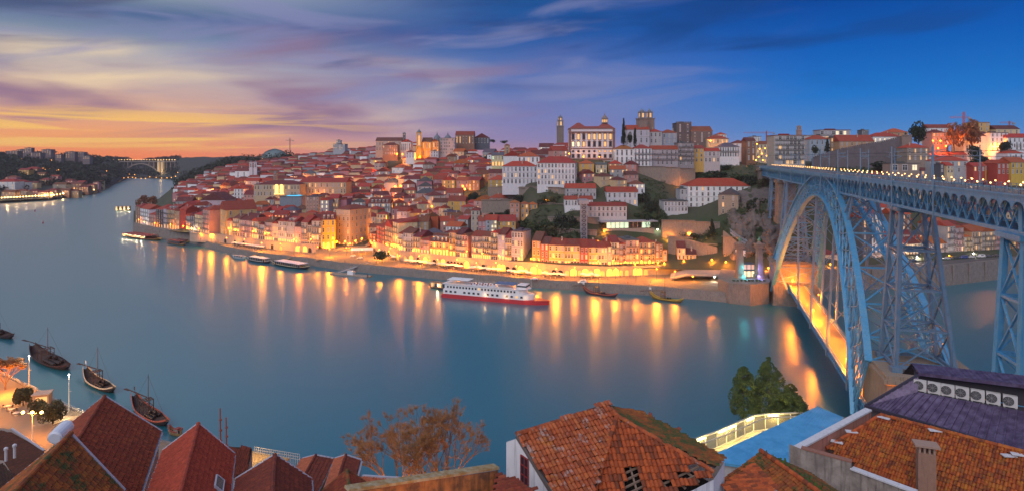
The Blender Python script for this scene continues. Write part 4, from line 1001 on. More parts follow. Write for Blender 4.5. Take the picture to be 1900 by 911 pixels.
# sports dome on the western skyline
d = 1400; o = tag(empty('sports_dome', XD(510, d, CZ-4), 0), 'large ribbed teal dome glowing at its rim on the western skyline', 'dome')
mb = MB(); mb.lathe([(28.5, -8), (28.5, 2), (28, 5), (25.5, 11), (20.5, 16.5), (13, 20.5), (5, 22.6), (4.5, 23.8), (1, 24.4)], 32); mb.build('shell', mat('teal_dome', (.16,.24,.25), .5, .2, .1), o, smooth=False)
mb = MB()
for k in range(32):
    a = 2*math.pi*(k+.5)/32
    for r0, z0_, r1, z1_ in ((28.4, 5, 25.9, 11), (25.9, 11, 20.9, 16.6), (20.9, 16.6, 13, 20.9), (13, 20.9, 5, 22.9)): mb.bar((r0*math.cos(a), r0*math.sin(a), z0_), (r1*math.cos(a), r1*math.sin(a), z1_), .6)
mb.build('rib', mat('dome_rib', (.10,.14,.15), .6, .1), o)
mb = MB(); mb.lathe([(28.8, -1.5), (28.8, 1.8)], 32); mb.build('window_band', mat('rim_glow', (1,.7,.3), emit=(1,.62,.2), es=.9, var=0), o)
bld(618, 640, 268, 279, 1150, 'silver', 'pale concrete office block on the western skyline', dep=20, roof='flat', rcol='grey', floors=4, bays=6, lit=.3, cat='office block')
bld(624, 632, 261, 270, 1160, 'silver', 'square rooftop tower behind the pale concrete office block', dep=8, roof='flat', rcol='grey', floors=2, bays=3, lit=.1, cat='office block')
bld(1599, 1612, 242, 256, 760, 'slate', 'grey office tower with a white roof light behind the tan houses', dep=10, roof='flat', rcol='grey', floors=6, bays=4, lit=.1, cat='office tower')
bld(1396, 1412, 254, 268, 900, 'white', 'far white apartment block behind the glowing avenue', dep=14, roof='flat', rcol='grey', floors=5, bays=5, lit=.1, cat='apartment block')
belfry('round_water_tower', 1482.5, 700, 233, 252, 7, 'small domed pinkish tower behind the apartment slab', m=mat('pink_stone', (.40,.26,.22), .9, .2), lit=False, tiers=((0, 1.0), (.5, .8)))
# cranes
def crane(px, d, top, base, jib0, jib1, c, label):
    z0 = CZ-(base-HY)/F*d; H = (base-top)/F*d; o = tag(empty('tower_crane', XD(px, d, z0)), label, 'crane'); k = d/F
    m = mat('crane_'+('red' if c[0] > .3 else 'grey'), c, .6, .1); mb = MB(); s = .016*H+.25
    for i in (-s, s):
        for j in (-s, s): mb.bar((i, j, -6), (i, j, H), .28)
    z = 0
    while z < H: mb.bar((-s, -s, z), (s, -s, z+2), .18); mb.bar((s, -s, z), (-s, -s, z+2), .18); z += 2
    mb.build('mast', m, o)
    mb = MB(); zj = H*.80; a, b = (jib0-px)*k, (jib1-px)*k
    mb.bar((a, 0, zj), (b, 0, zj), .3); mb.bar((a, 0, zj+1.1), (b, 0, zj+1.1), .25); mb.bar((0, 0, H), (a*.8, 0, zj+1.1), .12); mb.bar((0, 0, H), (b*.8, 0, zj+1.1), .12)
    n = int(abs(b-a)/2)
    for i in range(n): x = a+(b-a)*i/n; mb.bar((x, 0, zj), (x+(b-a)/n, 0, zj+1.1), .14)
    mb.build('jib', m, o)
    mb = MB(); mb.box((b if abs(b) < abs(a) else a, 0, zj-.6), (2.2, 1.4, 2)); mb.build('counterweight', mat('concrete', (.3,.3,.3), .9, .2), o)
crane(1788, 575, 209, 262, 1762, 1799, (.45, .12, .08), 'tall red tower crane on the right hill')
crane(1873, 640, 226, 242, 1855, 1881, (.40, .14, .10), 'small pinkish tower crane at the far right skyline')
crane(1422, 800, 244, 262, 1380, 1436, (.42, .14, .10), 'reddish tower crane above the glowing avenue')
crane(538, 1350, 257, 280, 530, 544, (.16, .15, .16), 'dark crane beside the sports dome')
# crenellated medieval wall
mb = MB(); pts = [(1508,295), (1530,287), (1560,279), (1600,271), (1640,264), (1680,254)]; d = 516
prev = None
for px, py in dens(pts, 3.2):
    t = P(px, py, d+(px-1508)*.05)
    if prev is not None:
        zb = 64
        a, b = prev, t; off = Vector((0, 2.0, 0))
        mb.quad((a.x, a.y, zb), (b.x, b.y, zb), b, a); mb.quad(a, b, b+off, a+off); mb.quad(b+off, a+off, (a.x, a.y+2, zb), (b.x, b.y+2, zb))
        m_ = a.lerp(b, .5); mb.box((m_.x, m_.y+.4, m_.z+.55), ((b.x-a.x)*.52, .8, 1.5))
    prev = t
tag(mb.build('crenellated_wall', M_OLDST2), 'long dark crenellated medieval wall climbing the hill above the bridgehead', 'city wall')
o = tag(empty('wall_tower', XD(1683, 522, 66)), 'square crenellated stone tower at the upper end of the city wall', 'wall tower')
mb = MB(); mb.b2((-4.2, 0, -6), (4.2, 8, 30)); mb.build('shaft', M_OLDST, o); mb = MB()
for k in range(5): mb.b2((-4.2+k*1.85, -.1, 30), (-3.2+k*1.85, .7, 31.6))
mb.build('battlement', M_OLDST, o)
# steel lift tower on the slope
o = tag(empty('lift_tower', XD(1083.5, 402, 19)), 'slim grey steel lift tower rising from the quay roofs', 'lift tower'); mb = MB(); H = 28.5
for i in (-1.9, 1.9):
    for j in (0, 3.8): mb.bar((i, j, -6), (i, j, H), .45)
for k in range(11):
    z = k*H/10-1
    mb.bar((-1.9, 0, z), (1.9, 0, z), .35); mb.bar((1.9, 0, z), (1.9, 3.8, z), .35); mb.bar((-1.9, 0, z), (-1.9, 3.8, z), .35)
    if k < 10: mb.bar((-1.9, 0, z), (1.9, 0, z+H/10), .22); mb.bar((1.9, 0, z), (-1.9, 0, z+H/10), .22)
mb.build('frame', mat('galvanised_steel', (.38,.38,.42), .5, .15, metal=.3), o); mb = MB(); mb.b2((-1.5, .4, -5), (1.5, 3.4, H-.5)); mb.build('shaft', mat('lift_glass', (.10,.10,.13), .3, .2), o)
mb = MB(); mb.b2((-3.2, -.6, H), (3.2, 12, H+2.6)); mb.build('landing_cabin', mat('cabin_grey', (.3,.3,.34), .5, .15), o)
# glazed hillside restaurant
o = tag(empty('glass_restaurant', XD(1143, 412, 29.5), math.radians(8)), 'flat-roofed hillside restaurant with bright greenish glass front', 'restaurant')
mb = MB(); mb.b2((-9, 0, -4), (27, 10, .6)); mb.build('base_wall', M_WALL, o, color=(.34,.30,.26)); mb = MB(); mb.b2((-11, -2, 5), (29, 11, 5.6)); mb.build('roof', mat('pale_roof_slab', (.34,.32,.34), .8, .2), o)
mb = MB(); mb.b2((-9, 4, .6), (27, 10, 5)); mb.build('wall', M_WALL, o, color=(.5,.42,.34))
for k in range(10): mb = MB(); mb.box((0, 0, 2.2), (2.6, .1, 3.9)); mb.build('glass_panel', M_LITG if k < 5 or k > 7 else M_GLASS, o, loc=(-5+k*3.1, .4, .7))
mb = MB()
for k in range(11): mb.box((-6.5+k*3.1, .3, 2.9), (.2, .25, 4.2))
mb.build('mullion', M_FRAME, o)
from mathutils import noise as mnoise
# ================================================================ the crowd of houses on the slopes
GREEN = [(845,352,962,384), (985,392,1078,446), (1005,342,1050,372), (1183,336,1236,425), (1264,296,1425,345), (1286,420,1345,462), (1340,380,1445,480), (1500,290,1690,330), (700,360,745,372)]
def green(px, py): return any(a <= px <= c and b <= py <= d for a, b, c, d in GREEN)
cand = []
rr = random.Random(11)
def fill(px0, px1, d0, d1, step0, grow, wmin, wmax, hmin, hmax):
    d = d0
    while d < d1:
        px = px0+rr.uniform(0, 15)
        while px < px1:
            w = rr.uniform(wmin, wmax)*(1+(d-450)*.0006); c = px+w*F/d/2
            pr = prof(c); dm = d+rr.uniform(-4, 4)
            if pr[0][0]+14 < dm < pr[-2][0]+30:
                z = T(c, dm); h = rr.uniform(hmin, hmax); by = HY+(CZ-z)*F/dm
                if not green(c, by-4) and z > 3: cand.append((dm, c, w, h, z))
            px += w*F/d*rr.uniform(1.0, 1.18)
        d += step0+(d-d0)*grow
fill(320, 880, 500, 1240, 15.5, .035, 8, 15, 8.5, 15)
fill(880, 1056, 520, 900, 20, .05, 10, 18, 7, 11)
fill(1075, 1210, 452, 486, 13, .02, 8, 12, 6, 8)
fill(700, 880, 438, 500, 14, .0, 8, 12, 9, 12)
fill(1015, 1075, 520, 640, 30, .1, 10, 16, 7, 10)
fill(1590, 1930, 425, 600, 17, .05, 8, 14, 7, 12)
fill(1290, 1440, 560, 700, 30, .1, 12, 18, 8, 12)
items = [(o[3], 'h', o) for o in OCC]+[(c[0], 'c', c) for c in cand]
items.sort(key=lambda t: t[0])
buf = {}; placed = [(o[4]+0.0, o[3]+o[6]/2, max(o[5], o[6])*.42) for o in OCC]; chosen = []
for d, k, t in items:
    if k == 'h':
        for x in range(int(t[0]), int(t[1])+1): buf[x] = min(buf.get(x, 1e9), t[2]-2)
        continue
    dm, c, w, h, z = t; X0 = (c-CX)/F*dm; dep = w*rr.uniform(.8, 1.2)
    if any((X0-a)**2+(dm+dep/2-b)**2 < (r+w*.42)**2 for a, b, r in placed): continue
    top = HY-(z+h+2.5-CZ)*F/dm; wp = w*F/dm; xs = range(int(c-wp/2), int(c+wp/2)+1); bot = HY-(z-CZ)*F/dm
    vis = sum(max(0, min(buf.get(x, 1e9), bot)-top) for x in xs)
    if vis < 14: continue
    for x in xs: buf[x] = min(buf.get(x, 1e9), top+1)
    placed.append((X0, dm+dep/2, w*.45)); chosen.append((vis, dm, c, w, dep, h, z, X0))
chosen.sort(reverse=True)
LMK = [('classical palace', 515, 350), ('five-dormer house', 704, 378), ('corner block', 634, 420), ('market hall', 539, 380), ('yellow bell tower', 777, 270), ('white monastery', 830, 275), ('green garden terrace', 900, 372), ('white mansion', 1030, 325), ('bishop palace', 1098, 262),
       ('convent wing', 965, 325), ('sports dome', 510, 285), ('red gable house', 801, 412), ('tall tower house', 882, 410), ('lattice tower', 1690, 450), ('crenellated wall', 1600, 285), ('white west church', 452, 325), ('red square houses', 706, 440), ('office block on the skyline', 629, 270), ('long tan convent', 720, 272), ('glowing avenue', 1420, 280), ('upper deck masts', 1850, 320)]
wallk = ['white', 'white', 'cream', 'pink', 'rose', 'tan', 'red', 'brown', 'grey', 'silver', 'lilac', 'stone', 'ochre', 'cream', 'pink']
used = {}
ORD = ['', 'second ', 'third ', 'fourth ', 'fifth ', 'sixth ', 'seventh ', 'eighth ', 'ninth ', 'tenth ']
NIND = 130
for i, (vis, dm, c, w, dep, h, z, X0) in enumerate(chosen[:NIND]):
    wall = rr.choice(wallk); roof = rr.choice(['side', 'side', 'hip', 'front', 'hip']); rcol = rr.choice(['red', 'red', 'rust', 'dark', 'brown', 'orange', 'dark', 'grey', 'rust'])
    fl = 2 if h < 9 else 3; ba = rr.choice([2, 3, 3, 4]); yw = rr.uniform(-.45, .45)
    dr = (-1 if c > 900 else 1)
    o = house((X0, dm, z), w, dep, h, wall, roof=roof, rcol=rcol, floors=fl, bays=ba, yaw=yw, lit=.14 if rr.random() < .7 else .5, win=rr.random() < .9, side=rr.choice([0, 0, 2]), name=f"{WORD.get(wall, wall).replace(' ', '_')}_house", glow=rr.choice(['lit', 'lit', 'white']))
    py = HY-(z+h/2-CZ)*F/dm
    ln, lx, ly = min(LMK, key=lambda l: (l[1]-c)**2+4*(l[2]-py)**2)
    rel = 'below' if py-ly > abs(c-lx)*.5 else ('above' if ly-py > abs(c-lx)*.5 else ('left of' if c < lx else 'right of'))
    shape = {'side': '', 'hip': 'hipped ', 'front': 'gabled '}[roof]
    key = (WORD.get(wall, wall), shape, RWORD[rcol], rel, ln); n = used.get(key, 0); used[key] = n+1
    base = f"{key[0]} {fl}-storey {shape}house with {key[2]} {rel} the {ln}"
    if base in LABELS: base = f"{ORD[min(n,9)]}{base}"
    k = 2
    while base in LABELS: base = f"another {key[0]} {fl}-storey {shape}house, {ORD[min(k,9)]}nearest {rel} the {ln}"; k += 1
    setlabel(o, base); o['group'] = 'houses packed on the old town slopes'
# what is left far up the slopes is one mass
mb = MB()
for vis, dm, c, w, dep, h, z, X0 in chosen[NIND:]:
    ca = rr.uniform(-.4, .4); mb.m = rr.randrange(5); n0 = len(mb.v); mb.box((X0, dm+dep/2, z+h/2-2), (w, dep, h+4), ca)
    hh = rr.uniform(1.8, 3); n = len(mb.v); mb.m = 5+rr.randrange(3); ct, sn = math.cos(ca), math.sin(ca)
    def q(x, y, zz): return (X0+x*ct-y*sn, dm+dep/2+x*sn+y*ct, zz)
    a, b = w/2+.4, dep/2+.4; mb.quad(q(-a,-b,z+h), q(a,-b,z+h), q(a*.6,0,z+h+hh), q(-a*.6,0,z+h+hh)); mb.quad(q(a,b,z+h), q(-a,b,z+h), q(-a*.6,0,z+h+hh), q(a*.6,0,z+h+hh)); mb.quad(q(a,-b,z+h), q(a,b,z+h), q(a*.6,0,z+h+hh)); mb.quad(q(-a,b,z+h), q(-a,-b,z+h), q(-a*.6,0,z+h+hh)); mb.quad(q(-a,-b,z+h), q(-a,b,z+h), q(a,b,z+h), q(a,-b,z+h))
    for f in range(2):
        for k in range(3):
            if rr.random() < .85:
                mb.m = 9 if rr.random() < .14 else 8; x = (k-1)*w*.3; zz = z+1+f*h*.45
                mb.quad(q(x-.55,-dep/2-.05,zz), q(x+.55,-dep/2-.05,zz), q(x+.55,-dep/2-.05,zz+1.7), q(x-.55,-dep/2-.05,zz+1.7))
ms = [mat('mass_'+k, C_[k], .9, .25, .3) for k in ('white', 'cream', 'rose', 'brown', 'grey')]+[mat('mass_roof_'+k, RC[k], .9, .35, .4) for k in ('red', 'rust', 'dark')]+[M_GLASS, M_LIT]
tag(mb.build('distant_houses', ms), kind='stuff')
print('HOUSES', NH[0], 'chosen', len(chosen))

# ================================================================ trees, shrubs, woods
M_LEAF = mat('evergreen_leaves', (.035, .062, .028), .8, .5, .6, c2=(.055, .085, .03))
M_LEAFD = mat('dark_leaves', (.018, .032, .020), .85, .5, .6, c2=(.03, .045, .022))
M_LEAFO = mat('olive_leaves', (.075, .070, .028), .85, .5, .6, c2=(.05, .06, .03))
M_LEAFR = mat('bare_rusty_twigs', (.20, .085, .05), .9, .4, .8, c2=(.28, .12, .05))
M_BARK = mat('bark', (.10, .07, .05), .95, .4, 3, bump=.4)
def leafcloud(mb, lumps, n, size, r):
    for _ in range(n):
        c, rad = r.choice(lumps)
        while True:
            v = Vector((r.uniform(-1,1), r.uniform(-1,1), r.uniform(-1,1)))
            if v.length < 1: break
        v = v.normalized()*(v.length**.45)
        p = Vector(c)+Vector((v.x*rad[0], v.y*rad[1], v.z*rad[2])); s = size*r.uniform(.6, 1.4)
        a = Vector((r.uniform(-1,1), r.uniform(-1,1), r.uniform(-.7,.7))).normalized()*s; b = a.cross(Vector((r.uniform(-1,1), r.uniform(-1,1), r.uniform(-1,1)))).normalized()*s*.7
        mb.quad(p-a-b, p+a-b*.6, p+a*.8+b, p-a*.7+b)
def crown_mesh(kind, seed, n=420):
    r = random.Random(seed); mb = MB(); L = []
    if kind == 'round':
        for _ in range(11): a = r.uniform(0, 6.28); q = r.uniform(0, .55); L.append(((q*math.cos(a), q*math.sin(a), .55+r.uniform(-.2, .28)), (r.uniform(.25,.4),)*2+(r.uniform(.18,.3),)))
    elif kind == 'cypress':
        for k in range(9): z = .1+k*.1; s = .26*(1-z)**.6+.03; L.append(((r.uniform(-.04,.04), r.uniform(-.04,.04), z), (s, s, .12)))
    elif kind == 'conifer':
        for k in range(12): z = .15+k*.068; s = .42*(1-z)+.05; a = r.uniform(0, 6.28); L.append(((.3*s*math.cos(a), .3*s*math.sin(a), z), (s, s, .07)))
    else:
        for _ in range(9): a = r.uniform(0, 6.28); q = r.uniform(.1, .7); L.append(((q*math.cos(a), q*math.sin(a), .25+r.uniform(-.1, .2)), (r.uniform(.28,.42),)*2+(r.uniform(.16,.28),)))
    leafcloud(mb, L, n, .055 if kind != 'cypress' else .04, r)
    return mb
def trunk_mesh(kind):
    mb = MB(); mb.tube((0,0,-.1), (0,0,.55), .045, .03, 7, False)
    for a in range(3): t = a*2.1; mb.tube((0,0,.3), (.25*math.cos(t), .25*math.sin(t), .62), .022, .01, 5, False)
    return mb.mesh('trunk', M_BARK)
TRM = trunk_mesh('a')
CROWN = {}
for k, m in (('round', M_LEAF), ('round2', M_LEAFD), ('olive', M_LEAFO), ('rusty', M_LEAFR), ('cypress', M_LEAFD), ('conifer', M_LEAFD), ('bush', M_LEAF), ('bush2', M_LEAFO), ('bush3', M_LEAFD)):
    CROWN[k] = [crown_mesh(k.rstrip('23').replace('olive', 'round').replace('rusty', 'round'), hash(k) % 97+s if False else len(k)*7+s*13, 700).mesh('crown', m) for s in range(2)]
def tree(kind, p, h, wr, label, name=None, cat='tree', group=None):
    o = empty(name or {'bush': 'shrub', 'bush2': 'shrub', 'bush3': 'shrub', 'cypress': 'cypress_tree', 'conifer': 'conifer_tree', 'rusty': 'bare_tree'}.get(kind, 'leafy_tree'), p, R.uniform(0, 6.28))
    link('crown', R.choice(CROWN[kind]), o, scale=(wr, wr, h)); link('trunk', TRM, o, scale=(min(wr, h*.5), min(wr, h*.5), h))
    if label in LABELS: label = label+f", near photo column {int(pix(p)[0])}"
    setlabel(o, label); o['category'] = cat
    if group: o['group'] = group
    return o
def tpx(kind, px, top, base, wpx, label, d=None, **k):
    if d is None: d = hit(px, base)
    z = CZ-(base-HY)/F*d; return tree(kind, XD(px, d, z), (base-top)/F*d, wpx/F*d*.62, label, **k)
tpx('conifer', 1157, 219, 272, 18, 'tall dark conifer beside the right corner of the bishop palace', 494)
tpx('cypress', 1178, 238, 271, 22, 'broad dark cypress in front of the cathedral nave', 493)
tpx('round2', 1169, 246, 271, 14, 'dark bushy tree between conifer and cypress by the cathedral', 495)
tpx('conifer', 1535, 258, 285, 20, 'dark conifer before the tan house with yellow windows', 525)
tpx('round2', 1512, 270, 290, 18, 'dark round tree beside the apartment slab', 515)
tpx('round2', 1704, 226, 275, 40, 'large dark spreading tree beside the wall tower', 528)
tpx('rusty', 1770, 228, 280, 34, 'bare tree left of the red crane on the right hill', 545)
tpx('rusty', 1803, 222, 275, 40, 'big bare reddish tree right of the red crane', 540)
tpx('round2', 1812, 265, 300, 30, 'dark round tree before the big white hall', 480)
tpx('round2', 1862, 258, 288, 28, 'dark round tree before the white four-row block', 500)
tpx('cypress', 1887, 264, 278, 7, 'small cypress at the right edge, left of two', 520); tpx('cypress', 1894, 264, 278, 7, 'small cypress at the right edge, right of two', 521)
tpx('round2', 1822, 285, 312, 40, 'wide dark tree above the red-fronted house', 472)
tpx('round2', 1640, 300, 318, 60, 'dark sloping thicket under the crenellated wall', 500, cat='thicket')
o = tpx('round', 709, 463, 485, 36, 'round glossy evergreen tree on the quay beside the square', 422)
tpx('conifer', 1321, 406, 438, 24, 'dark palm-like tree above the orange road wall', 400)
tpx('bush', 1372, 432, 452, 22, 'dark shrub beside the stone stair on the cliff', 384, cat='shrub')
tpx('bush2', 1428, 370, 430, 44, 'olive green shrub mass on the cliff beside the arch', 388, cat='shrub'); tpx('bush3', 1405, 350, 400, 40, 'dark shrub mass high on the cliff under the bridge pier', 402, cat='shrub')
tpx('bush2', 1392, 395, 440, 26, 'straggling olive shrub in the middle of the cliff', 388, cat='shrub')
SH = [(1000,392,432,46,'bush'),(1045,383,425,44,'bush3'),(1025,405,440,40,'bush2'),(1065,352,372,30,'bush3'),(1030,358,376,28,'bush2'),(1010,362,378,26,'bush3'),(975,400,420,34,'bush'),(1195,345,380,24,'bush3'),(1210,355,395,30,'bush3'),(1222,375,415,26,'bush'),(1190,388,405,30,'bush'),(1205,395,425,28,'bush3'),
      (1270,308,330,30,'bush3'),(1300,310,334,40,'bush'),(1335,308,332,44,'bush3'),(1370,312,338,40,'bush'),(1400,315,345,36,'bush3'),(1418,322,348,24,'bush2'),(1290,425,440,34,'bush'),(1262,418,436,30,'bush2'),(880,350,370,22,'bush3'),(870,362,382,20,'round2'),(900,356,374,30,'bush'),(930,352,366,34,'bush2'),(965,354,376,26,'bush3'),
      (852,384,400,26,'bush'),(915,378,392,30,'bush'),(945,384,398,20,'bush3'),(1100,436,452,26,'bush3'),(1118,405,425,20,'bush2'),(1147,328,342,16,'bush3'),(1078,315,328,24,'bush2'),(1155,272,287,30,'bush3'),(1050,432,448,24,'bush2'),(770,300,312,30,'round2'),(800,302,316,40,'round2'),(745,354,366,26,'round2'),(760,356,366,20,'bush3'),(590,350,362,14,'round'),
      (905,288,302,24,'round2'),(870,276,290,20,'round2'),(852,296,306,18,'bush3'),(712,284,292,10,'round2'),(935,260,268,18,'round2'),(915,258,266,16,'round2'),(268,361,384,24,'rusty'),(283,363,384,26,'rusty'),(258,370,386,16,'rusty'),(1160,300,310,20,'bush3'),(1290,300,310,18,'bush2'),(1345,300,316,22,'bush3'),(1075,420,442,20,'bush'),(880,338,352,20,'rusty'),(1060,330,345,18,'rusty')]
KW = dict(bush='green shrub', bush2='olive brown shrub', bush3='dark green shrub', round2='dark leafy tree', rusty='bare rusty tree', round='green leafy tree')
PLACES = [('on the garden slope below the villas', 960, 1076, 395), ('below the white mansion', 1000, 1100, 350), ('right of the white terraces', 1180, 1240, 390), ('on the hill left of the bridgehead', 1255, 1430, 325), ('above the orange road wall', 1240, 1310, 430), ('on the green terrace', 845, 975, 375), ('beside the lift tower', 1040, 1130, 435), ('on the western promontory', 240, 300, 375), ('below the yellow bell tower', 690, 820, 305), ('on the skyline left of the palace', 840, 950, 275), ('below the palace row houses', 1140, 1180, 290)]
cnt = {}
for px, t, b, w, k in SH:
    pl = min(PLACES, key=lambda q: abs((q[1]+q[2])/2-px)+2*abs(q[3]-(t+b)/2))[0]
    key = (k, pl); n = cnt.get(key, 0); cnt[key] = n+1
    d = 800 if px < 300 else None
    side = ['', 'next ', 'third ', 'fourth ', 'fifth ', 'sixth '][n]
    tpx(k, px, t, b, w, f"{side}{KW[k]} {pl}", d=d, cat='shrub' if k.startswith('bush') else 'tree')
# wooded ridges
def woods(name, spots, m, seed):
    r = random.Random(seed); mb = MB()
    for p, rad, h, n in spots: leafcloud(mb, [((p.x+r.uniform(-.5,.5)*rad, p.y+r.uniform(-.3,.3)*rad, p.z+h*r.uniform(.3,.75)), (rad*r.uniform(.3,.6), rad*.5, h*r.uniform(.25,.4))) for _ in range(4)], n, max(.4, rad*.09), r)
    return tag(mb.build(name, m), kind='stuff')
def cz(cols, px, d):
    ks = sorted(cols)
    for a, b in zip(ks, ks[1:]):
        if px <= b:
            t = (px-a)/(b-a); pr = [(p[0]+(q[0]-p[0])*t, p[1]+(q[1]-p[1])*t) for p, q in zip(cols[a], cols[b])]
            return interp(d, [q[0] for q in pr], [q[1] for q in pr]), pr[0][0]
sp = []
for k in range(520):
    px = rr.uniform(-60, 232); t = rr.random()**.8
    z, d0 = cz(LEFT, px, 0); d = d0+50+t*rr.uniform(200, 1100); z = cz(LEFT, px, d)[0]; s = d/1200
    sp.append((XD(px, d, z-2), 16*s, 12*s, 70))
woods('gaia_woods', sp, M_LEAFD, 5)
sp = []
for k in range(160):
    px = rr.uniform(212, 330); z, d0 = cz(FARB, px, 0); d = d0+30+rr.random()*900; z = cz(FARB, px, d)[0]; sp.append((XD(px, d, z-3), 26, 18, 60))
for k in range(200):
    px = rr.uniform(330, 540); d = rr.uniform(1250, 1750); sp.append((XD(px, d, (T(px, d) if px > 420 else interp(px, [330, 420], [14, 62]))-2), 17, rr.choice([12, 16, 21]), 70))
for k in range(60):
    px = rr.uniform(330, 430); d = rr.uniform(1000, 1400); sp.append((XD(px, d, T(px, d)-2), 14, 12, 60))
woods('ridge_woods', sp, M_LEAFD, 6)
# rough grass and ivy on the open slopes
sp = []
for a, b, c, d_ in GREEN:
    for k in range(int((c-a)*(d_-b)/45)):
        px, py = rr.uniform(a, c), rr.uniform(b, d_); d = hit(px, py)
        if d < 700: sp.append((Tp(px, d)-Vector((0, 0, .6)), 3.2, 2.4, 16))
woods('slope_undergrowth', sp, M_LEAF, 8)

# ================================================================ retaining walls, cliff, bastion
M_RWALL = mat('retaining_masonry', (.26, .215, .18), .95, .5, .7, bump=.6, bscale=1.6, coord='P', dirt=.4)
def rwall(label, pts, th=1.0, extra=6, name='retaining_wall', m=M_RWALL):
    """pts: (px, py of the top, depth, height)"""
    mb = MB(); prev = None
    for px, py, d, h in pts:
        t = P(px, py, d)
        if prev:
            a, ah = prev; o = Vector((0, th, 0)); e = Vector((0, 0, -1))
            mb.quad(a+e*(ah+extra), t+e*(h+extra), t, a); mb.quad(a, t, t+o, a+o); mb.quad(a+o, t+o, t+o+e*(h+extra), a+o+e*(ah+extra)); c = a.lerp(t, .5)
            L = (t-a).length; mb.box((c.x, c.y+.1, c.z+.12), (L, th+.5, .3), math.atan2(t.y-a.y, t.x-a.x))
        else: first = t
        prev = (t, h)
    setlabel(mb.build(name, m), label); bpy.context.scene.objects[-1]; o = LABELS[label]; o['category'] = 'wall'
rwall('long pale stone garden wall below the white mansion', [(905,347,520,5), (975,347,470,6), (1040,348,449,7), (1062,352,448,6)])
rwall('stone terrace wall above the lift tower slope, upper of two', [(1016,403,424,4), (1060,404,419,4), (1112,404,416,4)])
rwall('stone terrace wall behind the lift tower, lower of two', [(1020,424,412,6), (1066,426,408,7), (1108,428,407,7)])
rwall('tall rough retaining wall under the palace row houses', [(1180,309,484,7), (1235,310,476,12), (1262,312,474,13), (1290,314,478,7)])
rwall('stone wall below the low modern house', [(1228,408,412,6), (1290,411,408,7), (1336,414,404,9)])
rwall('stone wall lit orange along the rising road', [(1240,437,398,6), (1285,446,392,8), (1331,459,384,9)])
rwall('low garden wall on the green terrace', [(893,372,478,4), (930,371,474,4), (958,372,470,4)])
rwall('grey wall of the terraced plots right of the villas', [(996,376,446,5), (1030,378,440,6), (1050,380,436,6)])
rwall('huge plain stone wall with a blank white board beside the twin pillars', [(1343,428,378,22), (1372,452,374,16), (1400,462,372,14), (1440,486,370,6)], 1.5)
bb = MB(); a, b = P(1365, 463, 371.0), P(1398, 466, 370.4); bb.quad(a+Vector((0,0,-3.6)), b+Vector((0,0,-3.6)), b, a); bb.quad(a+Vector((0,.15,-3.6)), b+Vector((0,.15,-3.6)), b+Vector((0,.15,0)), a+Vector((0,.15,0))); bb.quad(a, b, b+Vector((0,.15,0)), a+Vector((0,.15,0)))
tag(bb.build('blank_board', mat('white_board', (.78,.76,.78), .6, .05)), 'blank white board fixed to the huge stone wall', 'billboard')
mb = MB(); prev = None
for px, py in dens([(1355,427), (1372,440), (1384,447), (1398,449), (1412,462), (1424,467), (1438,480)], 4):
    a = P(px, py, 375.5)
    if prev: mb.quad(prev, a, a+Vector((.6, 3.2, .8)), prev+Vector((.6, 3.2, .8))); mb.quad(prev-Vector((0,0,2.2)), a-Vector((0,0,2.2)), a-Vector((0,0,.9)), prev-Vector((0,0,.9))); mb.quad(prev, a, a-Vector((0,-.1,.5)), prev-Vector((0,-.1,.5))); mb.bar(a, a-Vector((0,0,2.6)), .25)
    prev = a
tag(mb.build('covered_stair', mat('stair_roof', (.32,.33,.36), .6, .2)), 'long grey roofed stair zigzagging down the cliff to the bridge', 'stair')
def rock(name, px0, px1, py0, py1, lift):
    mb = MB(); r = random.Random(4); nx, ny = 26, 30
    for j in range(ny+1):
        for i in range(nx+1):
            px, py = px0+(px1-px0)*i/nx, py0+(py1-py0)*j/ny; d = hit(px, py); e = min(i, nx-i, j, ny-j)/4
            d -= min(1, e)*lift*(.6+1.3*mnoise.fractal(Vector((px*.055, py*.035, 2)), .9, 2.1, 4)); mb.v.append(tuple(P(px, py, d+(1.5 if e == 0 else 0))))
    for j in range(ny):
        for i in range(nx): k = j*(nx+1)+i; mb.f.append((k, k+nx+1, k+nx+2, k+1)); mb.mi.append(0)
    return tag(mb.build(name, mat('cliff_rock', (.20,.16,.14), .95, .5, .25, bump=.8, bscale=1.2, c2=(.10,.085,.08), coord='P')), kind='structure')
rock('rocky_cliff', 1345, 1462, 345, 486, 5.5)
# ================================================================ arcade wall, terrace, quay life and lamps
M_ARC = mat('arcade_stone', (.42, .33, .25), .9, .35, .5, bump=.3, bscale=2, coord='P', dirt=.25)
def arcz(px): return interp(px, [411, 585, 695, 1000, 1128, 1250, 1357], [11.2, 10.6, 11.2, 11.2, 10.0, 9.6, 10.6])
ar = tag(empty('arcade_wall', XD(780, inner_d(780), QZ)), 'long arcaded stone quay wall with lit vaults under the house rows', 'arcade wall')
PI_ = Matrix.Translation(-ar.location)
def arpart(mb, name, m): o = mb.build(name, m, ar); o.matrix_parent_inverse = PI_; return o
for a, b in ((352, 590), (690, 1357)):
    mb = MB(); prev = None
    for px, _ in dens([(a, 0), (b, 0)], 6):
        d = inner_d(px); z = arcz(px)+.9; t = XD(px, d, z)
        if prev is not None:
            p0, p1 = Vector((prev.x, prev.y, QZ-1)), Vector((t.x, t.y, QZ-1)); o = Vector((0, .8, 0))
            mb.quad(p0, p1, t, prev); mb.quad(prev, t, t+o, prev+o); mb.quad(prev+o, t+o, p1+o, p0+o)
            c = prev.lerp(t, .5); mb.box((c.x, c.y-.15, c.z-.9), ((t-prev).length, .5, .35), math.atan2(t.y-prev.y, t.x-prev.x))
        prev = t
    arpart(mb, 'wall', M_ARC)
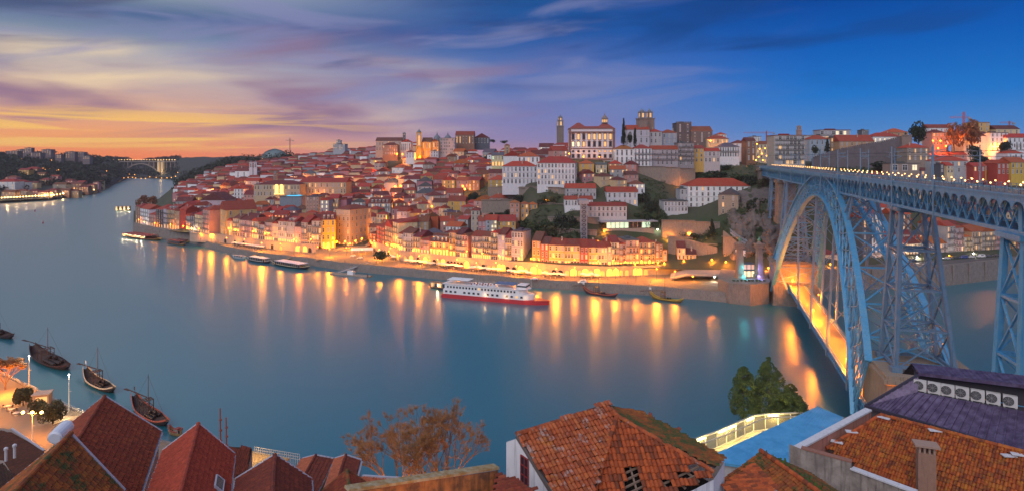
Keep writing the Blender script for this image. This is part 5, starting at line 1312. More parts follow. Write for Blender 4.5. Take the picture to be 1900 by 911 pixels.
ARCH = [(418,0),(436,0),(452,0),(505,0),(521,1),(552,2),(566,2),(575,0),(712,1),(722,2),(738,2),(752,1),(763,2),(776,0),(789,2),(797,1),(806,0),(814,1),(822,2),(832,0),(838,0),(844,0),(850,0),(856,0),(866,2),(886,1),(897,0),(907,1),(916,1),(927,2),(933,2),(942,0),(954,0),(966,2),(976,1),(990,2),(1001,1),(1014,1),(1028,0),(1040,0),(1052,1),(1064,2),(1076,1),(1086,2),(1096,1),(1108,2),(1118,1),(1131,2),(1143,2),(1152,1),(1163,1),(1180,2),(1186,2),(1198,1)]
for px, k in ARCH:
    d = inner_d(px)-.06; p = XD(px, d, QZ); w = (1.5, 1.3, 2.0)[k]; h = 2.4 if k != 2 else 3.0
    mb = MB(); q = [(-w, 0, 0), (w, 0, 0), (w, 0, h)]+[(w*math.cos(math.pi*t/8), 0, h+w*.8*math.sin(math.pi*t/8)) for t in range(1, 8)]+[(-w, 0, h)]
    mb.m = 0; mb.quad(*q); mb.m = 1
    for t in range(8): a, b = math.pi*t/8, math.pi*(t+1)/8; mb.bar((w*1.12*math.cos(a), -.1, h+w*.92*math.sin(a)), (w*1.12*math.cos(b), -.1, h+w*.92*math.sin(b)), .28)
    o = mb.build('arched_opening', [(M_GLASS, mat('lit_vault', (.8,.5,.2), emit=(1,.42,.05), es=.4, var=0), mat('bright_vault', (.9,.6,.2), emit=(1,.46,.06), es=.95, var=0))[k], M_ARC], ar)
    o.matrix_parent_inverse = PI_; o.location = p; o.rotation_euler = (0, 0, math.atan2(inner_d(px+2)-inner_d(px-2), 4*d/F+((px+2-CX)*inner_d(px+2)-(px-2-CX)*inner_d(px-2))/F-4*d/F))
mb = MB(); prev = None
for px, _ in dens([(352, 0), (1357, 0)], 6):
    if 590 < px < 690: z = interp(px, [590, 600, 680, 690], [arcz(590), 7.6, 7.6, arcz(690)])
    else: z = arcz(px)
    a, b = XD(px, inner_d(px)+.8, z+.03), XD(px, inner_d(px)+26, z+.06)
    if prev: mb.quad(prev[0], a, b, prev[1])
    prev = (a, b)
tag(mb.build('terrace_pavement', M_PAVE), kind='structure')
mb = MB(); prev = None
for px in range(586, 697, 6):
    q = inner_d(px); c = [XD(px, q-34, QZ+.02), XD(px, q-10, 6.0), XD(px, q+2, 7.63)]
    if prev:
        for i in (0, 1): mb.quad(prev[i], c[i], c[i+1], prev[i+1])
    prev = c
tag(mb.build('square_pavement', M_PAVE), kind='structure')
# bastion and the upstream quay wall with its road
bp = [G(1336,556,0)+Vector((0,4,0)), G(1352,563,0), G(1392,567,0), G(1427,563,0), XD(1432,352,0), XD(1438,376,0), XD(1340,378,0)]
mb = MB(); mb.prism(bp, -2, 11.2); mb.prism([p*1.0+Vector((0,-.25,0)) for p in bp], 10.5, 11.0)
tag(mb.build('quay_bastion', M_QSTONE), 'massive weathered stone bastion under the twin pillars', 'bastion')
UP = [(1427,556),(1445,545),(1520,541),(1620,537),(1740,532),(1840,520),(1900,512),(2060,502)]
mb = MB(); rd = MB(); prev = None
for px, py in dens(UP, 10):
    w = G(px, py, 0); t = Vector((w.x, w.y+1.6, 12.6)); b = XD(px, max(w.y+26, prof(px)[0][0]+12), 12.1); r0 = t+Vector((0,.8,-.5)); cur = (w, t, r0, b)
    if prev:
        a = prev; mb.quad((a[0].x,a[0].y,-2), (w.x,w.y,-2), t, a[1]); mb.quad(a[1], t, t+Vector((0,.8,0)), a[1]+Vector((0,.8,0))); mb.quad(a[1]+Vector((0,.8,0)), t+Vector((0,.8,0)), r0, a[2]); rd.quad(a[2], r0, b, a[3])
        if int(px) % 30 < 10: mb.box((w.x, w.y+.6, 6), (1.2, 1.0, 12))
    prev = cur
tag(mb.build('upstream_quay_wall', M_QSTONE), 'high stained stone quay wall seen under the bridge deck', 'quay wall')
tag(rd.build('upstream_road', mat('road_tarmac', (.10,.09,.085), .75, .25, .4, coord='P')), kind='structure')
for px, s, cl in ((1372.5, 'left, lit turquoise', (.05,.75,.85)), (1408.5, 'right, lit violet', (.30,.30,1.0))):
    d = 340; o = tag(empty('stone_pillar', XD(px, d, 11.2), .1), f'tapering stone suspension pillar of a vanished bridge, {s}', 'pillar')
    mb = MB(); H = 20.5
    for z0, z1, a, b in ((0, 2, 2.3, 2.3), (2, H-4, 1.75, 1.3), (H-4, H-3.4, 2.0, 2.2), (H-3.4, H-2, 1.9, 1.9), (H-2, H-1.4, 2.3, 2.3), (H-1.4, H, 1.2, .3)):
        n = len(mb.v); mb.v += [(x*a, y*a, z0) for x, y in ((-1,-1),(1,-1),(1,1),(-1,1))]+[(x*b, y*b, z1) for x, y in ((-1,-1),(1,-1),(1,1),(-1,1))]
        for f in ((0,3,2,1), (4,5,6,7), (0,1,5,4), (1,2,6,5), (2,3,7,6), (3,0,4,7)): mb.f.append(tuple(n+i for i in f)); mb.mi.append(0)
    mb.build('shaft', M_OLDST, o); mb = MB(); mb.lathe([(.7,0),(.9,.8),(.3,1.6),(.1,2.4)], 8, (0,0,H)); mb.build('finial', mat('verdigris', (.12,.30,.22), .7, .2), o)
    for z in (1.5, 6.0): point_light((1.2 if px < 1390 else -1.4, -3.2, z), 800, cl, .3, o)
o = tag(empty('terrace_pavilion', XD(1390, 342, 11.2), .05), 'small dark framed pavilion with lit bar between the twin pillars', 'pavilion')
mb = MB(); mb.b2((-3.6,0,3.6), (3.6,5,4.0)); mb.b2((-3.6,0,7.2), (3.6,5,7.7))
for x in (-3.4,-1.2,1.2,3.4): mb.b2((x-.15,.1,0), (x+.15,.4,7.4))
mb.build('frame', mat('dark_frame', (.08,.08,.09), .6, .1), o); mb = MB(); mb.b2((-3.2,.6,.2), (3.2,.8,3.3)); mb.build('bar_front', M_LITW, o); mb = MB(); mb.b2((-3.2,.6,4.3), (3.2,.8,6.9)); mb.build('window_band', mat('pink_panel', (.6,.4,.35), emit=(1,.5,.3), es=.5, var=0), o)
for i in range(9):
    o = tree('bush', XD(1362+i*7.0, 331, 11.1), 1.6, 1.0, f"potted shrub on the bastion edge, {['leftmost','second','third','fourth','fifth','sixth','seventh','eighth','rightmost'][i]} of nine", cat='shrub', name='potted_shrub')
mb = MB(); prev = None
for px in range(1244, 1346, 6):
    t = XD(px, 364-(px-1244)*.13, interp(px, [1244,1275,1345],[6.5,9.4,10.8])); e = XD(px, 379, t.z)
    if prev: mb.quad(prev[0], t, e, prev[1]); mb.quad(prev[0]-Vector((0,0,.9)), t-Vector((0,0,.9)), t+Vector((0,0,.25)), prev[0]+Vector((0,0,.25))); mb.quad(prev[0]-Vector((0,0,.9)), t-Vector((0,0,.9)), e-Vector((0,0,.9)), prev[1]-Vector((0,0,.9)))
    if px % 24 == 4: mb.box((t.x, t.y+3, (t.z+QZ)/2-.5), (.8,.8,t.z-QZ))
    prev = (t, e)
tag(mb.build('raised_ramp', mat('ramp_concrete', (.38,.32,.27), .85, .25, .6, coord='P')), 'concrete road ramp rising over the lit underpass at the quay end', 'ramp')
o = tag(empty('turquoise_container', XD(1351, 340, QZ)), 'small turquoise metal container at the quay end beside the bastion', 'container')
mb = MB(); mb.b2((-2.2,0,0), (2.2,2.4,2.6))
for k in range(10): mb.b2((-2.15+k*.44,-.06,.1), (-1.95+k*.44,0,2.5))
mb.build('body', mat('turquoise_paint', (.10,.42,.38), .5, .15), o); mb = MB(); mb.b2((-1.6,-.1,1.7), (-.4,-.07,2.2)); mb.b2((.4,-.1,1.7), (1.6,-.07,2.2)); mb.build('lit_panel', M_LITG, o)
# ---- lamps
slamp = None
def street_lamp(p, h, label, glow=M_ORANGE, cat='street lamp', group='street lamps of the old town', r=.33, m=None):
    key = (round(h, 1), glow.name, r)
    if key not in LM:
        a = MB(); a.tube((0,0,0), (0,0,h), .10, .06, 6); a.bar((0,0,h), (0,-.5,h+.15), .07); b = MB(); b.ball((0,-.6,h+.1), r, 8)
        LM[key] = (a.mesh('pole', mat('lamp_iron', (.04,.04,.045), .5, 0)), b.mesh('lamp_globe', glow))
    o = empty('street_lamp', p); link('pole', LM[key][0], o); link('lamp_globe', LM[key][1], o); o['label'] = label; o['category'] = cat; o['group'] = group
    return o
LM = {}
OR, YE, WH = (1, .25, .010), (1, .31, .014), (1, .86, .66)
def quaylamp(px, py, power, colr=OR, d=None, label='orange street lamp glowing on the house terrace above the quay', h=4.5, glow=None, group='orange lamps of the house terrace', r=.33):
    d = d or inner_d(px)+2.6; z = CZ-(py-HY)/F*d; g = T(px, d) if d < 1200 else z-h
    hh = min(9, max(2.5, z-g)) if h is None else h
    o = street_lamp(XD(px, d, z-hh), hh, label, glow or M_ORANGE, group=group, r=r); point_light((0, -1.2, hh+.15), power, colr, .3, o); return o
for px, py, pw in ((425,424,2200),(437,427,2600),(470,430,2600),(493,434,3000),(546,445,2600),(577,444,3200),(717,453,3000),(727,454,3000),(739,456,3400),(766,464,1500),(800,463,2600),(815,464,2600),(830,465,2600),(866,466,3200),(895,470,1500),(925,474,1500),(968,473,3600),(985,480,2600),(1000,482,2600),(1028,476,3000),(1066,482,2000),(1110,484,2400),(1138,483,3200),(1160,486,2000),(1190,484,2800),(1205,484,2800),(1178,490,1800),(1220,487,3000),(1232,488,2600),(1268,484,3000),(1284,488,2600),(1310,490,2400),(1335,494,2600)):
    quaylamp(px, py, pw*1.0, YE if px % 2 else OR)
for px, py, pw in ((258,408,1600),(288,414,2600),(317,417,3000),(341,420,3000),(356,424,2600),(370,424,2600),(392,416,3600),(400,406,2600),(268,412,900)):
    quaylamp(px, py, pw*1.0, WH if px in (268, 356) else OR, d=(wall_d(px)+5 if px < 362 else inner_d(px)+(2 if px < 380 else 14)), label='orange lamp glowing under the houses on the river wall', group='lamps along the river wall')
for px, py, pw in ((626,449,4500),(641,448,4500),(650,452,4500),(660,447,4500),(672,443,4500),(606,458,3500),(690,452,3500),(698,430,3000)):
    quaylamp(px, py, pw*1.1, YE, d=478 if px != 698 else 500, label='bright yellow street lamp standing on the old town square', group='lamps of the square')
# the tall slim lamps standing on the lower quay, and the lamps under the arcade
for i, px in enumerate((372, 392, 421, 454, 486, 521, 556, 590, 612, 643, 672, 704, 742, 778, 812, 848, 884, 920, 958, 996, 1032, 1066, 1104, 1142, 1180, 1218, 1252)):
    q = G(px, interp(px, SX, SY), 0).y; d = (q+inner_d(px))/2+ (3 if i % 2 else -4)
    o = street_lamp(XD(px, d, QZ), 6.5, 'slim dark lamp post with orange globe on the lower quay', M_ORANGE, group='lamp posts along the lower quay'); point_light((0, -.6, 5.9), (4200, 17000, 7000, 4200, 22000, 8000, 13000)[i % 7], YE if i % 3 else OR, 1.3, o)
for px in (740, 788, 822, 867, 890, 928, 966, 990, 1020, 1066, 1090, 1112, 1134, 1160, 1186, 520, 560, 440):
    d = inner_d(px)-1.6; point_light(XD(px, d-1.6, QZ+4.2), 600, YE, .3)
for px, py, pw, c, lb in ((1147,388,5200,YE,'bright orange lamp on the pale pink stair house'), (1109,447,1600,OR,'orange lamp behind the lift tower'), (1121,430,2400,OR,'orange lamp below the glass restaurant'), (1100,362,1500,YE,'lamp at the stair between the white terraces, lower'), (1124,336,2600,YE,'lamp on the steep lit stair under the palace'), (1113,330,2200,OR,'orange lamp at the bend of the lit stair street'), (1132,318,3200,YE,'yellow lamp by the lit house at the palace foot'), (1120,310,2600,OR,'orange lamp on the bank right under the palace'),
    (1056,286,3600,YE,'yellow lamp at the left corner of the bishop palace'), (1082,292,2600,YE,'low floodlight at the foot of the palace front'), (1112,292,1500,YE,'second floodlight at the foot of the palace front'), (1265,345,2200,OR,'orange lamp behind the white seminary'), (1278,434,6000,OR,'twin orange lamp above the road wall'), (1240,440,3000,YE,'yellow lamp at the start of the road wall'), (1300,452,3000,YE,'yellow lamp halfway along the road wall'), (1220,426,900,WH,'white twin lamp right of the glass restaurant'),
    (778,416,3600,YE,'yellow lamp in the alley right of the red gable house'), (838,411,4200,YE,'yellow lamp before the salmon house'), (820,416,3600,YE,'yellow lamp left of the salmon house'), (868,413,2600,YE,'yellow lamp behind the tall tower house'), (727,374,2600,WH,'white floodlight on the cream gabled house'), (702,432,2200,YE,'yellow lamp on the lane behind the red houses'), (688,420,2600,YE,'yellow lamp above the square, left of the red houses'),
    (697,300,5200,OR,'large orange lamp on the western hill'), (737,286,5200,OR,'orange lamp at the convent terrace, left'), (747,287,5200,OR,'orange lamp at the convent terrace, right'), (872,292,5000,OR,'orange lamp in the trees below the monastery'), (600,357,3600,OR,'orange lamp before the palace wing'), (570,360,3600,OR,'orange lamp in the tree before the palace wing'), (650,352,2600,OR,'orange lamp right of the palace wing'), (915,306,2600,YE,'yellow lamp at the pale green house'), (917,326,2600,YE,'yellow lamp in the lane left of the convent'), (895,318,2600,OR,'orange lamp above the convent lane'),
    (849,344,2200,OR,'orange lamp in the sloping lane, upper'), (846,375,2200,OR,'orange lamp in the sloping lane, lower'), (792,300,6000,OR,'floodlight under the yellow church'), (779,292,6000,OR,'floodlight at the foot of the yellow bell tower'), (804,296,5000,OR,'floodlight below the yellow apse'), (1012,372,1500,OR,'orange lamp in the dark garden below the mansion'), (1390,405,3600,OR,'orange lamp in the alley beside the stone gable house'), (1375,420,2600,OR,'lower orange lamp beside the stone gable house'),
    (1318,262,5200,YE,'floodlight at the hilltop villa'), (1730,262,4200,OR,'orange lamp left of the pink hill house'), (1744,262,4200,OR,'orange lamp before the pink hill house'), (1740,276,3000,OR,'orange lamp on the lane below the pink hill house'), (1754,272,3000,OR,'right orange lamp on the lane below the pink hill house'), (1780,256,3000,OR,'orange lamp beside the red crane'), (1846,272,3600,OR,'orange lamp before the white four-row block'), (1812,250,5000,OR,'floodlight at the golden hilltop building'), (1833,282,4200,YE,'yellow lamp below the big white hall'),
    (1700,476,4200,WH,'brilliant white lamp on the upstream quay'), (1672,470,2600,YE,'yellow lamp behind the lattice tower'), (1805,470,2600,WH,'white lamp at the upstream terrace'), (1850,474,2200,YE,'yellow lamp at the right end of the upstream quay'), (1760,474,1800,YE,'yellow lamp between parked cars upstream'), (1540,490,3600,YE,'yellow lamp at the customs house behind the arch'), (1500,492,3000,YE,'yellow lamp at the far end of the lower deck'),
    (1320,482,3600,OR,'orange lamp on the bend of the rising road'), (1346,486,3600,OR,'orange lamp where the road meets the stone wall'), (1375,495,3600,OR,'orange lamp behind the left pillar'), (1425,497,3600,OR,'orange lamp behind the right pillar'), (1285,512,2200,YE,'lamp in the underpass'), (1325,513,1800,WH,'pale lamp in the underpass near the bastion')):
    d = hit(px, py+6) if py > 300 else {1056: 492, 1082: 494, 1112: 496, 697: 800, 737: 790, 747: 788, 872: 780, 792: 788, 779: 786, 804: 786}.get(px, 545)
    if px in (1285, 1325): d = 362
    if px in (1700, 1672, 1805, 1850, 1760): d = quay_right(px)-8
    z = CZ-(py-HY)/F*d; sc_ = (d/400)**1.0
    o = street_lamp(XD(px, d, z-4), 4, lb, M_WHITE_GLOW if c is WH else M_ORANGE, group=None, r=.4*max(1, d/600)); del o['group']
    point_light((0, -1.6, 4), pw*(.4 if px in (1082,1112,1056) else (.7 if px in (792,779,804) else 1.7))*sc_, c, .4, o); LABELS[lb] = o
sr = random.Random(55)
for k in range(84):  # randomly scattered lamps, added to spread orange glow among the houses
    px = sr.uniform(370, 890); d = sr.uniform(500, 900); z = T(px, d)
    if px > 840 and d < 560: continue
    o = street_lamp(XD(px, d, z+3.5), 4.5, 'orange lamp added for street glow between the packed old town houses', M_ORANGE, group='lamps added between the packed houses for glow', r=.5); point_light((0,-1.5,4.2), 15000*(d/600), OR, .4, o)
# glowing avenue beyond the bridgehead
AV = 0
for k, (px, py) in enumerate(((1404,268),(1409,277),(1413,286),(1407,292),(1402,298),(1419,276),(1422,290),(1427,297),(1430,268),(1433,279),(1432,288),(1434,297),(1415,298),(1424,282))):
    d = 500+14*((py+k*7) % 6); o = street_lamp(P(px, py, d)-Vector((0,0,5)), 5, 'lamp of the glowing avenue behind the bridgehead', M_ORANGE, group='lamps of the glowing avenue', r=.62)
    if k % 2 == 0: point_light((0,-1,5), 9000, OR, .4, o)
# lamps of the upper deck
dl = MB(); dl.tube((0,0,0), (0,0,1.5), .05, .04, 6)
gl = MB(); gl.ball((0,0,1.62), .14, 8)
dpole, dglobe = dl.mesh('pole', mat('lamp_iron', (.04,.04,.045), .5, 0)), gl.mesh('lamp_globe', mat('deck_lamp_glow', (1,.8,.5), emit=(1,.50,.14), es=6, var=0))
k = 0; s = -150.0
while s < 150:
    for side, n in ((0, .9), (1, NW-.9)):
        o = empty('deck_lamp', B(s+(2.6 if side else 0), n, DT)); link('pole', dpole, o); link('lamp_globe', dglobe, o)
        tag(o, f"small warm bollard lamp along the {'far' if side else 'near'} walkway of the upper deck", 'deck lamp', f"bollard lamps along the {'far' if side else 'near'} walkway")
        if k % 3 == 0 and s < 60: point_light((0,0,1.9), 130, (1,.62,.28), .1, o)
    s += 5.2; k += 1
# street lamps and added glow lights of the lower deck
for i, t in enumerate((-10, 22, 54, 86, 118, 150, 172)):
    for n in ((.7, 7.7) if i % 2 else (7.7, .7))[:1]:
        o = street_lamp(Lp(t, n, ZL), 4.2, 'orange lamp standing beside the lower bridge roadway', M_ORANGE, group='lamps of the lower deck', r=.3); point_light((0,-.6,3.6), 24000 if n < 1 else 6000, OR, .9, o)
for t in range(-20, 180, 16): point_light(Lp(t, 4.2, ZL+3.6), 6500, OR, .5)  # added lights without fixtures, giving the roadway an even orange glow
# ---- quay life
def car(p, rz, c, label, van=False):
    o = empty('parked_van' if van else 'parked_car', p, rz); L, Wd, H = (4.9, 1.9, 2.0) if van else (4.2, 1.75, 1.45)
    mb = MB(); prof_ = [(-L/2,.35), (-L/2,.8), (-L*.30,.9), (-L*.16,H), (L*(.48 if van else .28),H), (L*(.49 if van else .43),.95), (L/2,.85), (L/2,.35)]
    n = len(prof_); mb.v += [(x, -Wd/2*(1 if z < 1 else .88), z) for x, z in prof_]+[(x, Wd/2*(1 if z < 1 else .88), z) for x, z in prof_]
    mb.f += [tuple(range(n)), tuple(reversed(range(n, 2*n)))]; mb.mi += [0, 0]
    for i in range(n): j = (i+1) % n; mb.f.append((i, i+n, j+n, j)); mb.mi.append(0)
    mb.build('body', mat('car_paint', (1,1,1), .3, 0, objcol=True), o, color=c)
    mb = MB()
    for s in (-1, 1): mb.quad((-L*.13, s*Wd*.462, H*.90), (L*.26, s*Wd*.462, H*.90), (L*.36, s*Wd*.487, .98), (-L*.25, s*Wd*.487, .98))
    mb.quad((-L*.292,-Wd*.43,.95), (-L*.292,Wd*.43,.95), (-L*.172,Wd*.40,H*.95), (-L*.172,-Wd*.40,H*.95)); mb.build('windows', M_GLASS, o)
    for x in (-L*.31, L*.31):
        for s in (-1, 1): mb = MB(); mb.tube((x, s*Wd*.40, .33), (x, s*Wd*.51, .33), .33, k=10); mb.build('wheel', mat('tyre', (.02,.02,.02), .8, 0), o)
    for s in (-1, 1): mb = MB(); mb.box((-L/2-.01, s*Wd*.36, .68), (.06,.3,.16)); mb.build('headlight', mat('headlight', (.8,.8,.8), .2, 0), o)
    tag(o, label, 'van' if van else 'car'); LABELS[label] = o
car(G(1080,525,QZ), .15, (.75,.75,.75), 'white van parked on the quay right of the hotel ship', True)
car(G(991,519,QZ), .1, (.6,.62,.68), 'silver car parked on the quay behind the hotel ship')
car(G(655,476,QZ), .3, (.78,.76,.7), 'white car at the square, left of two'); car(G(668,480,QZ), .2, (.8,.75,.6), 'white car at the square, right of two')
for i, (px, c, n) in enumerate(((1336,(.5,.1,.05),'red'), (1345,(.6,.5,.4),'beige'), (1354,(.3,.08,.05),'maroon'), (1362,(.1,.1,.1),'black'))): car(XD(px, 372, 10.8), .2, c, f'{n} car parked on the road above the bastion')
for px, c, n, v in ((1757,(.5,.5,.52),'silver',0), (1772,(.06,.07,.08),'black',0), (1788,(.05,.08,.25),'blue',1), (1803,(.5,.5,.5),'grey',0), (1820,(.7,.7,.7),'white',1), (1834,(.1,.1,.12),'dark grey',0), (1848,(.12,.1,.1),'dark brown',0), (1694,(.1,.12,.2),'navy',0)):
    car(XD(px, interp(px,[1690,1850],[388,408]), 12.2), .12, c, f"{n} {'van' if v else 'car'} on the upstream quay road under the bridge", bool(v))
can = MB(); a = 1.9; can.v += [(-a,-a,2.3),(a,-a,2.3),(a,a,2.3),(-a,a,2.3),(0,0,3.1),(-a,-a,2.1),(a,-a,2.1),(a,a,2.1),(-a,a,2.1)]
for f in ((0,1,4),(1,2,4),(2,3,4),(3,0,4),(0,5,6,1),(1,6,7,2),(2,7,8,3),(3,8,5,0)): can.f.append(f); can.mi.append(0)
can = can.mesh('canopy', mat('parasol_cloth', (.72,.66,.58), .9, .08)); pole = MB(); pole.tube((0,0,0),(0,0,3.0),.05,k=6); pole = pole.mesh('pole', M_RAILD)
tb = MB(); tb.box((0,0,.74),(.9,.9,.05)); tb.tube((0,0,0),(0,0,.73),.06,k=6); tb.box((0,0,.02),(.5,.5,.04)); tb = tb.mesh('cafe_table', mat('table_white', (.6,.52,.45), .6, .1))
ch = MB(); ch.box((0,0,.45),(.42,.42,.05)); ch.box((0,.2,.75),(.42,.05,.5))
for x in (-.18,.18):
    for y in (-.18,.18): ch.box((x,y,.22),(.05,.05,.44))
ch = ch.mesh('cafe_chair', mat('chair_dark', (.10,.05,.04), .7, .2))
cr = random.Random(21); npar = 0
for a, b, k in ((432,490,9), (700,735,5), (752,806,8), (812,858,8), (872,930,9), (942,985,6), (1006,1050,5), (1078,1110,4)):
    for i in range(k):
        px = a+(b-a)*(i+.5)/k; d = inner_d(px)-3.5-(2.4 if a < 500 else cr.uniform(0, 5)); p = XD(px, d, QZ)
        o = empty('cafe_parasol', p, cr.uniform(-.2,.2)); link('canopy', can, o); link('pole', pole, o)
        tag(o, 'pale square cafe parasol open along the arcade of the quay', 'parasol', 'cafe parasols along the arcade')
        q = p+Vector((cr.uniform(-2.5,2.5), -cr.uniform(2.2,4.5), 0)); t = link('cafe_table', tb, None, q); tag(t, 'small cafe table on the lower quay before the arcade', 'table', 'cafe tables on the quay')
        for s in (-1, 1): c_ = link('cafe_chair', ch, None, q+Vector((s*.75, 0, 0)), rz=-s*math.pi/2+cr.uniform(-.3,.3)); tag(c_, 'dark cafe chair drawn up to a table on the quay', 'chair', 'cafe chairs on the quay')
o = tag(empty('market_tent', G(672,470,6.0), .15), 'long white market tent roof on the square', 'tent')
mb = MB(); mb.v += [(-8,-3,2.6),(8,-3,2.6),(8,3,2.6),(-8,3,2.6),(-8,0,4.2),(8,0,4.2)]
for f in ((0,1,5,4),(2,3,4,5),(1,2,5),(3,0,4)): mb.f.append(f); mb.mi.append(0)
mb.build('canopy', mat('tent_white', (.78,.74,.68), .8, .06), o)
for x in (-7.8,-2.6,2.6,7.8):
    for y in (-2.9,2.9): mb = MB(); mb.tube((x,y,-1),(x,y,2.6),.07,k=6); mb.build('leg', M_FRAME, o)
point_light((0,0,2.0), 2600, YE, .4, o)
# people strolling on the quay
def person_mesh():
    me = bpy.data.meshes.new('body'); V = [(0,0,.95),(0,0,1.2),(0,0,1.42),(0,0,1.5),(0,-.02,1.62),(0,-.01,1.74), (.1,0,.9),(.11,-.04,.5),(.11,.02,.08),(.11,-.14,.04), (-.1,0,.9),(-.11,.08,.52),(-.11,.12,.1),(-.11,-.02,.04), (.19,0,1.4),(.25,.03,1.12),(.25,-.08,.88), (-.19,0,1.4),(-.25,-.02,1.12),(-.25,-.12,.9)]
    E = [(0,1),(1,2),(2,3),(3,4),(4,5),(0,6),(6,7),(7,8),(8,9),(0,10),(10,11),(11,12),(12,13),(2,14),(14,15),(15,16),(2,17),(17,18),(18,19)]
    me.from_pydata(V, E, []); o = bpy.data.objects.new('tmp', me); col.objects.link(o); md = o.modifiers.new('s', 'SKIN'); md.use_smooth_shade = True
    rad = [.15,.15,.16,.065,.095,.07,.1,.07,.045,.04,.1,.07,.045,.04,.07,.05,.04,.07,.05,.04]
    for i, v in enumerate(me.skin_vertices[0].data): v.radius = (rad[i], rad[i]*.85); v.use_root = i == 0
    o.modifiers.new('u', 'SUBSURF').levels = 1
    dg = bpy.context.evaluated_depsgraph_get(); m2 = bpy.data.meshes.new_from_object(o.evaluated_get(dg)); bpy.data.objects.remove(o)
    m2.name = 'person'; m2.materials.clear()
    for m in (mat('skin', (.5,.3,.22), .7, 0), mat('clothes', (1,1,1), .9, .1, objcol=True)): m2.materials.append(m)
    for p in m2.polygons: z = p.center.z; p.material_index = 0 if z > 1.49 or (abs(p.center.x) > .2 and z < .93) else 1
    return m2
PM = person_mesh()
CL = [('dark coat', (.05,.05,.07)), ('red jacket', (.4,.06,.05)), ('white shirt', (.6,.58,.55)), ('blue jacket', (.08,.12,.3)), ('brown coat', (.2,.12,.07)), ('grey coat', (.2,.2,.21))]
for i, px in enumerate((372, 405, 470, 512, 545, 600, 640, 698, 735, 782, 826, 858, 893, 930, 955, 1012, 1035, 1095, 1128, 1165, 1205)):
    q = G(px, interp(px, SX, SY), 0).y; d = q+4+cr.random()*9; n, c = CL[i % 6]
    where = interp(px, [372, 600], [0, 1]); wl_ = 'west of the square' if px < 600 else ('before the square' if px < 700 else ('before the arcade' if px < 930 else ('behind the hotel ship' if px < 1030 else 'right of the white van')))
    o = link('person', PM, None, XD(px, d, QZ), rz=cr.uniform(0, 6.28), color=c); lb = f"person in {n} walking on the lower quay {wl_}"
    if lb in LABELS: lb = f"second {lb}"
    setlabel(o, lb); o['category'] = 'person'

for i in range(44):
    px = cr.choice([cr.uniform(432,490), cr.uniform(600,735), cr.uniform(740,860), cr.uniform(870,1050), cr.uniform(1060,1200)]); n, c = CL[i % 6]
    o = link('person', PM, None, XD(px, inner_d(px)-cr.uniform(2.5, 9), QZ), rz=cr.uniform(0, 6.28), color=c)
    tag(o, f"person in {n} among the cafe tables before the arcade", 'person', f"people in {n} among the cafe tables")
# ================================================================ the Gaia bank down-river, the far concrete bridge
gr = random.Random(31)
lc = {}
gi = 0
def gz(px, d): return cz(LEFT, px, d)[0]
spots = []
for px, py, w_, hpx, k in ((10,352,44,14,'white'),(32,351,36,12,'white'),(60,349,22,9,'cream'),(58,322,30,8,'brown'),(44,326,24,10,'ochre'),(95,362,26,8,'tan'),(110,353,30,10,'stone'),(125,345,26,9,'rose'),(140,352,28,10,'brown'),(60,362,24,7,'rose'),(20,338,26,8,'rose'),(75,330,20,7,'tan'),(155,357,22,9,'brown'),(168,352,18,8,'tan'),(178,347,14,8,'rose'),(186,343,12,6,'cream'),(82,342,22,8,'brown'),(100,335,20,7,'rose'),(15,365,30,8,'tan'),(38,363,26,8,'stone'),(118,362,26,8,'brown'),(80,365,24,7,'cream'),(138,362,20,7,'tan'),(150,345,16,7,'rose'),
                          (22,288,26,7,'grey'),(38,285,18,7,'silver'),(52,284,16,9,'lilac'),(66,290,24,6,'silver'),(86,288,22,10,'grey'),(108,294,14,6,'tan'),(130,294,22,12,'brown'),(148,292,20,9,'rose'),(160,296,16,6,'tan'),(178,324,14,5,'rose'),(192,330,10,5,'tan'),(202,328,10,5,'rose')):
    pr = None
    # depth where the sight line meets the Gaia slope
    d = 1000
    while d < 2600 and CZ-(py+2-HY)/F*d > gz(px, d): d += 6
    if py < 300: d = 1750+R.uniform(-60, 60)
    z = CZ-(py-HY)/F*d; w = w_/F*d*.8; h = hpx/F*d
    o = house(XD(px, d, z), w, w*.6, h, k, roof='flat' if py < 300 else R.choice(['side', 'hip']), rcol='grey' if py < 300 else R.choice(['dark', 'rust', 'brown']), floors=2 if hpx < 9 else 3, bays=4, lit=.45, corn=False, balc=0, sink=14, wallcol=(.17,.14,.15) if py < 300 else None)
    n = lc.get((k, py < 300), 0); lc[(k, py < 300)] = n+1
    setlabel(o, f"{ORD[n]}{WORD.get(k, k)} building {'on the Gaia hilltop skyline' if py < 300 else 'on the dark Gaia slope down-river'}, {'far left' if px < 60 else ('middle' if px < 130 else 'towards the far bridge')}"); o['group'] = 'buildings of the down-river bank'
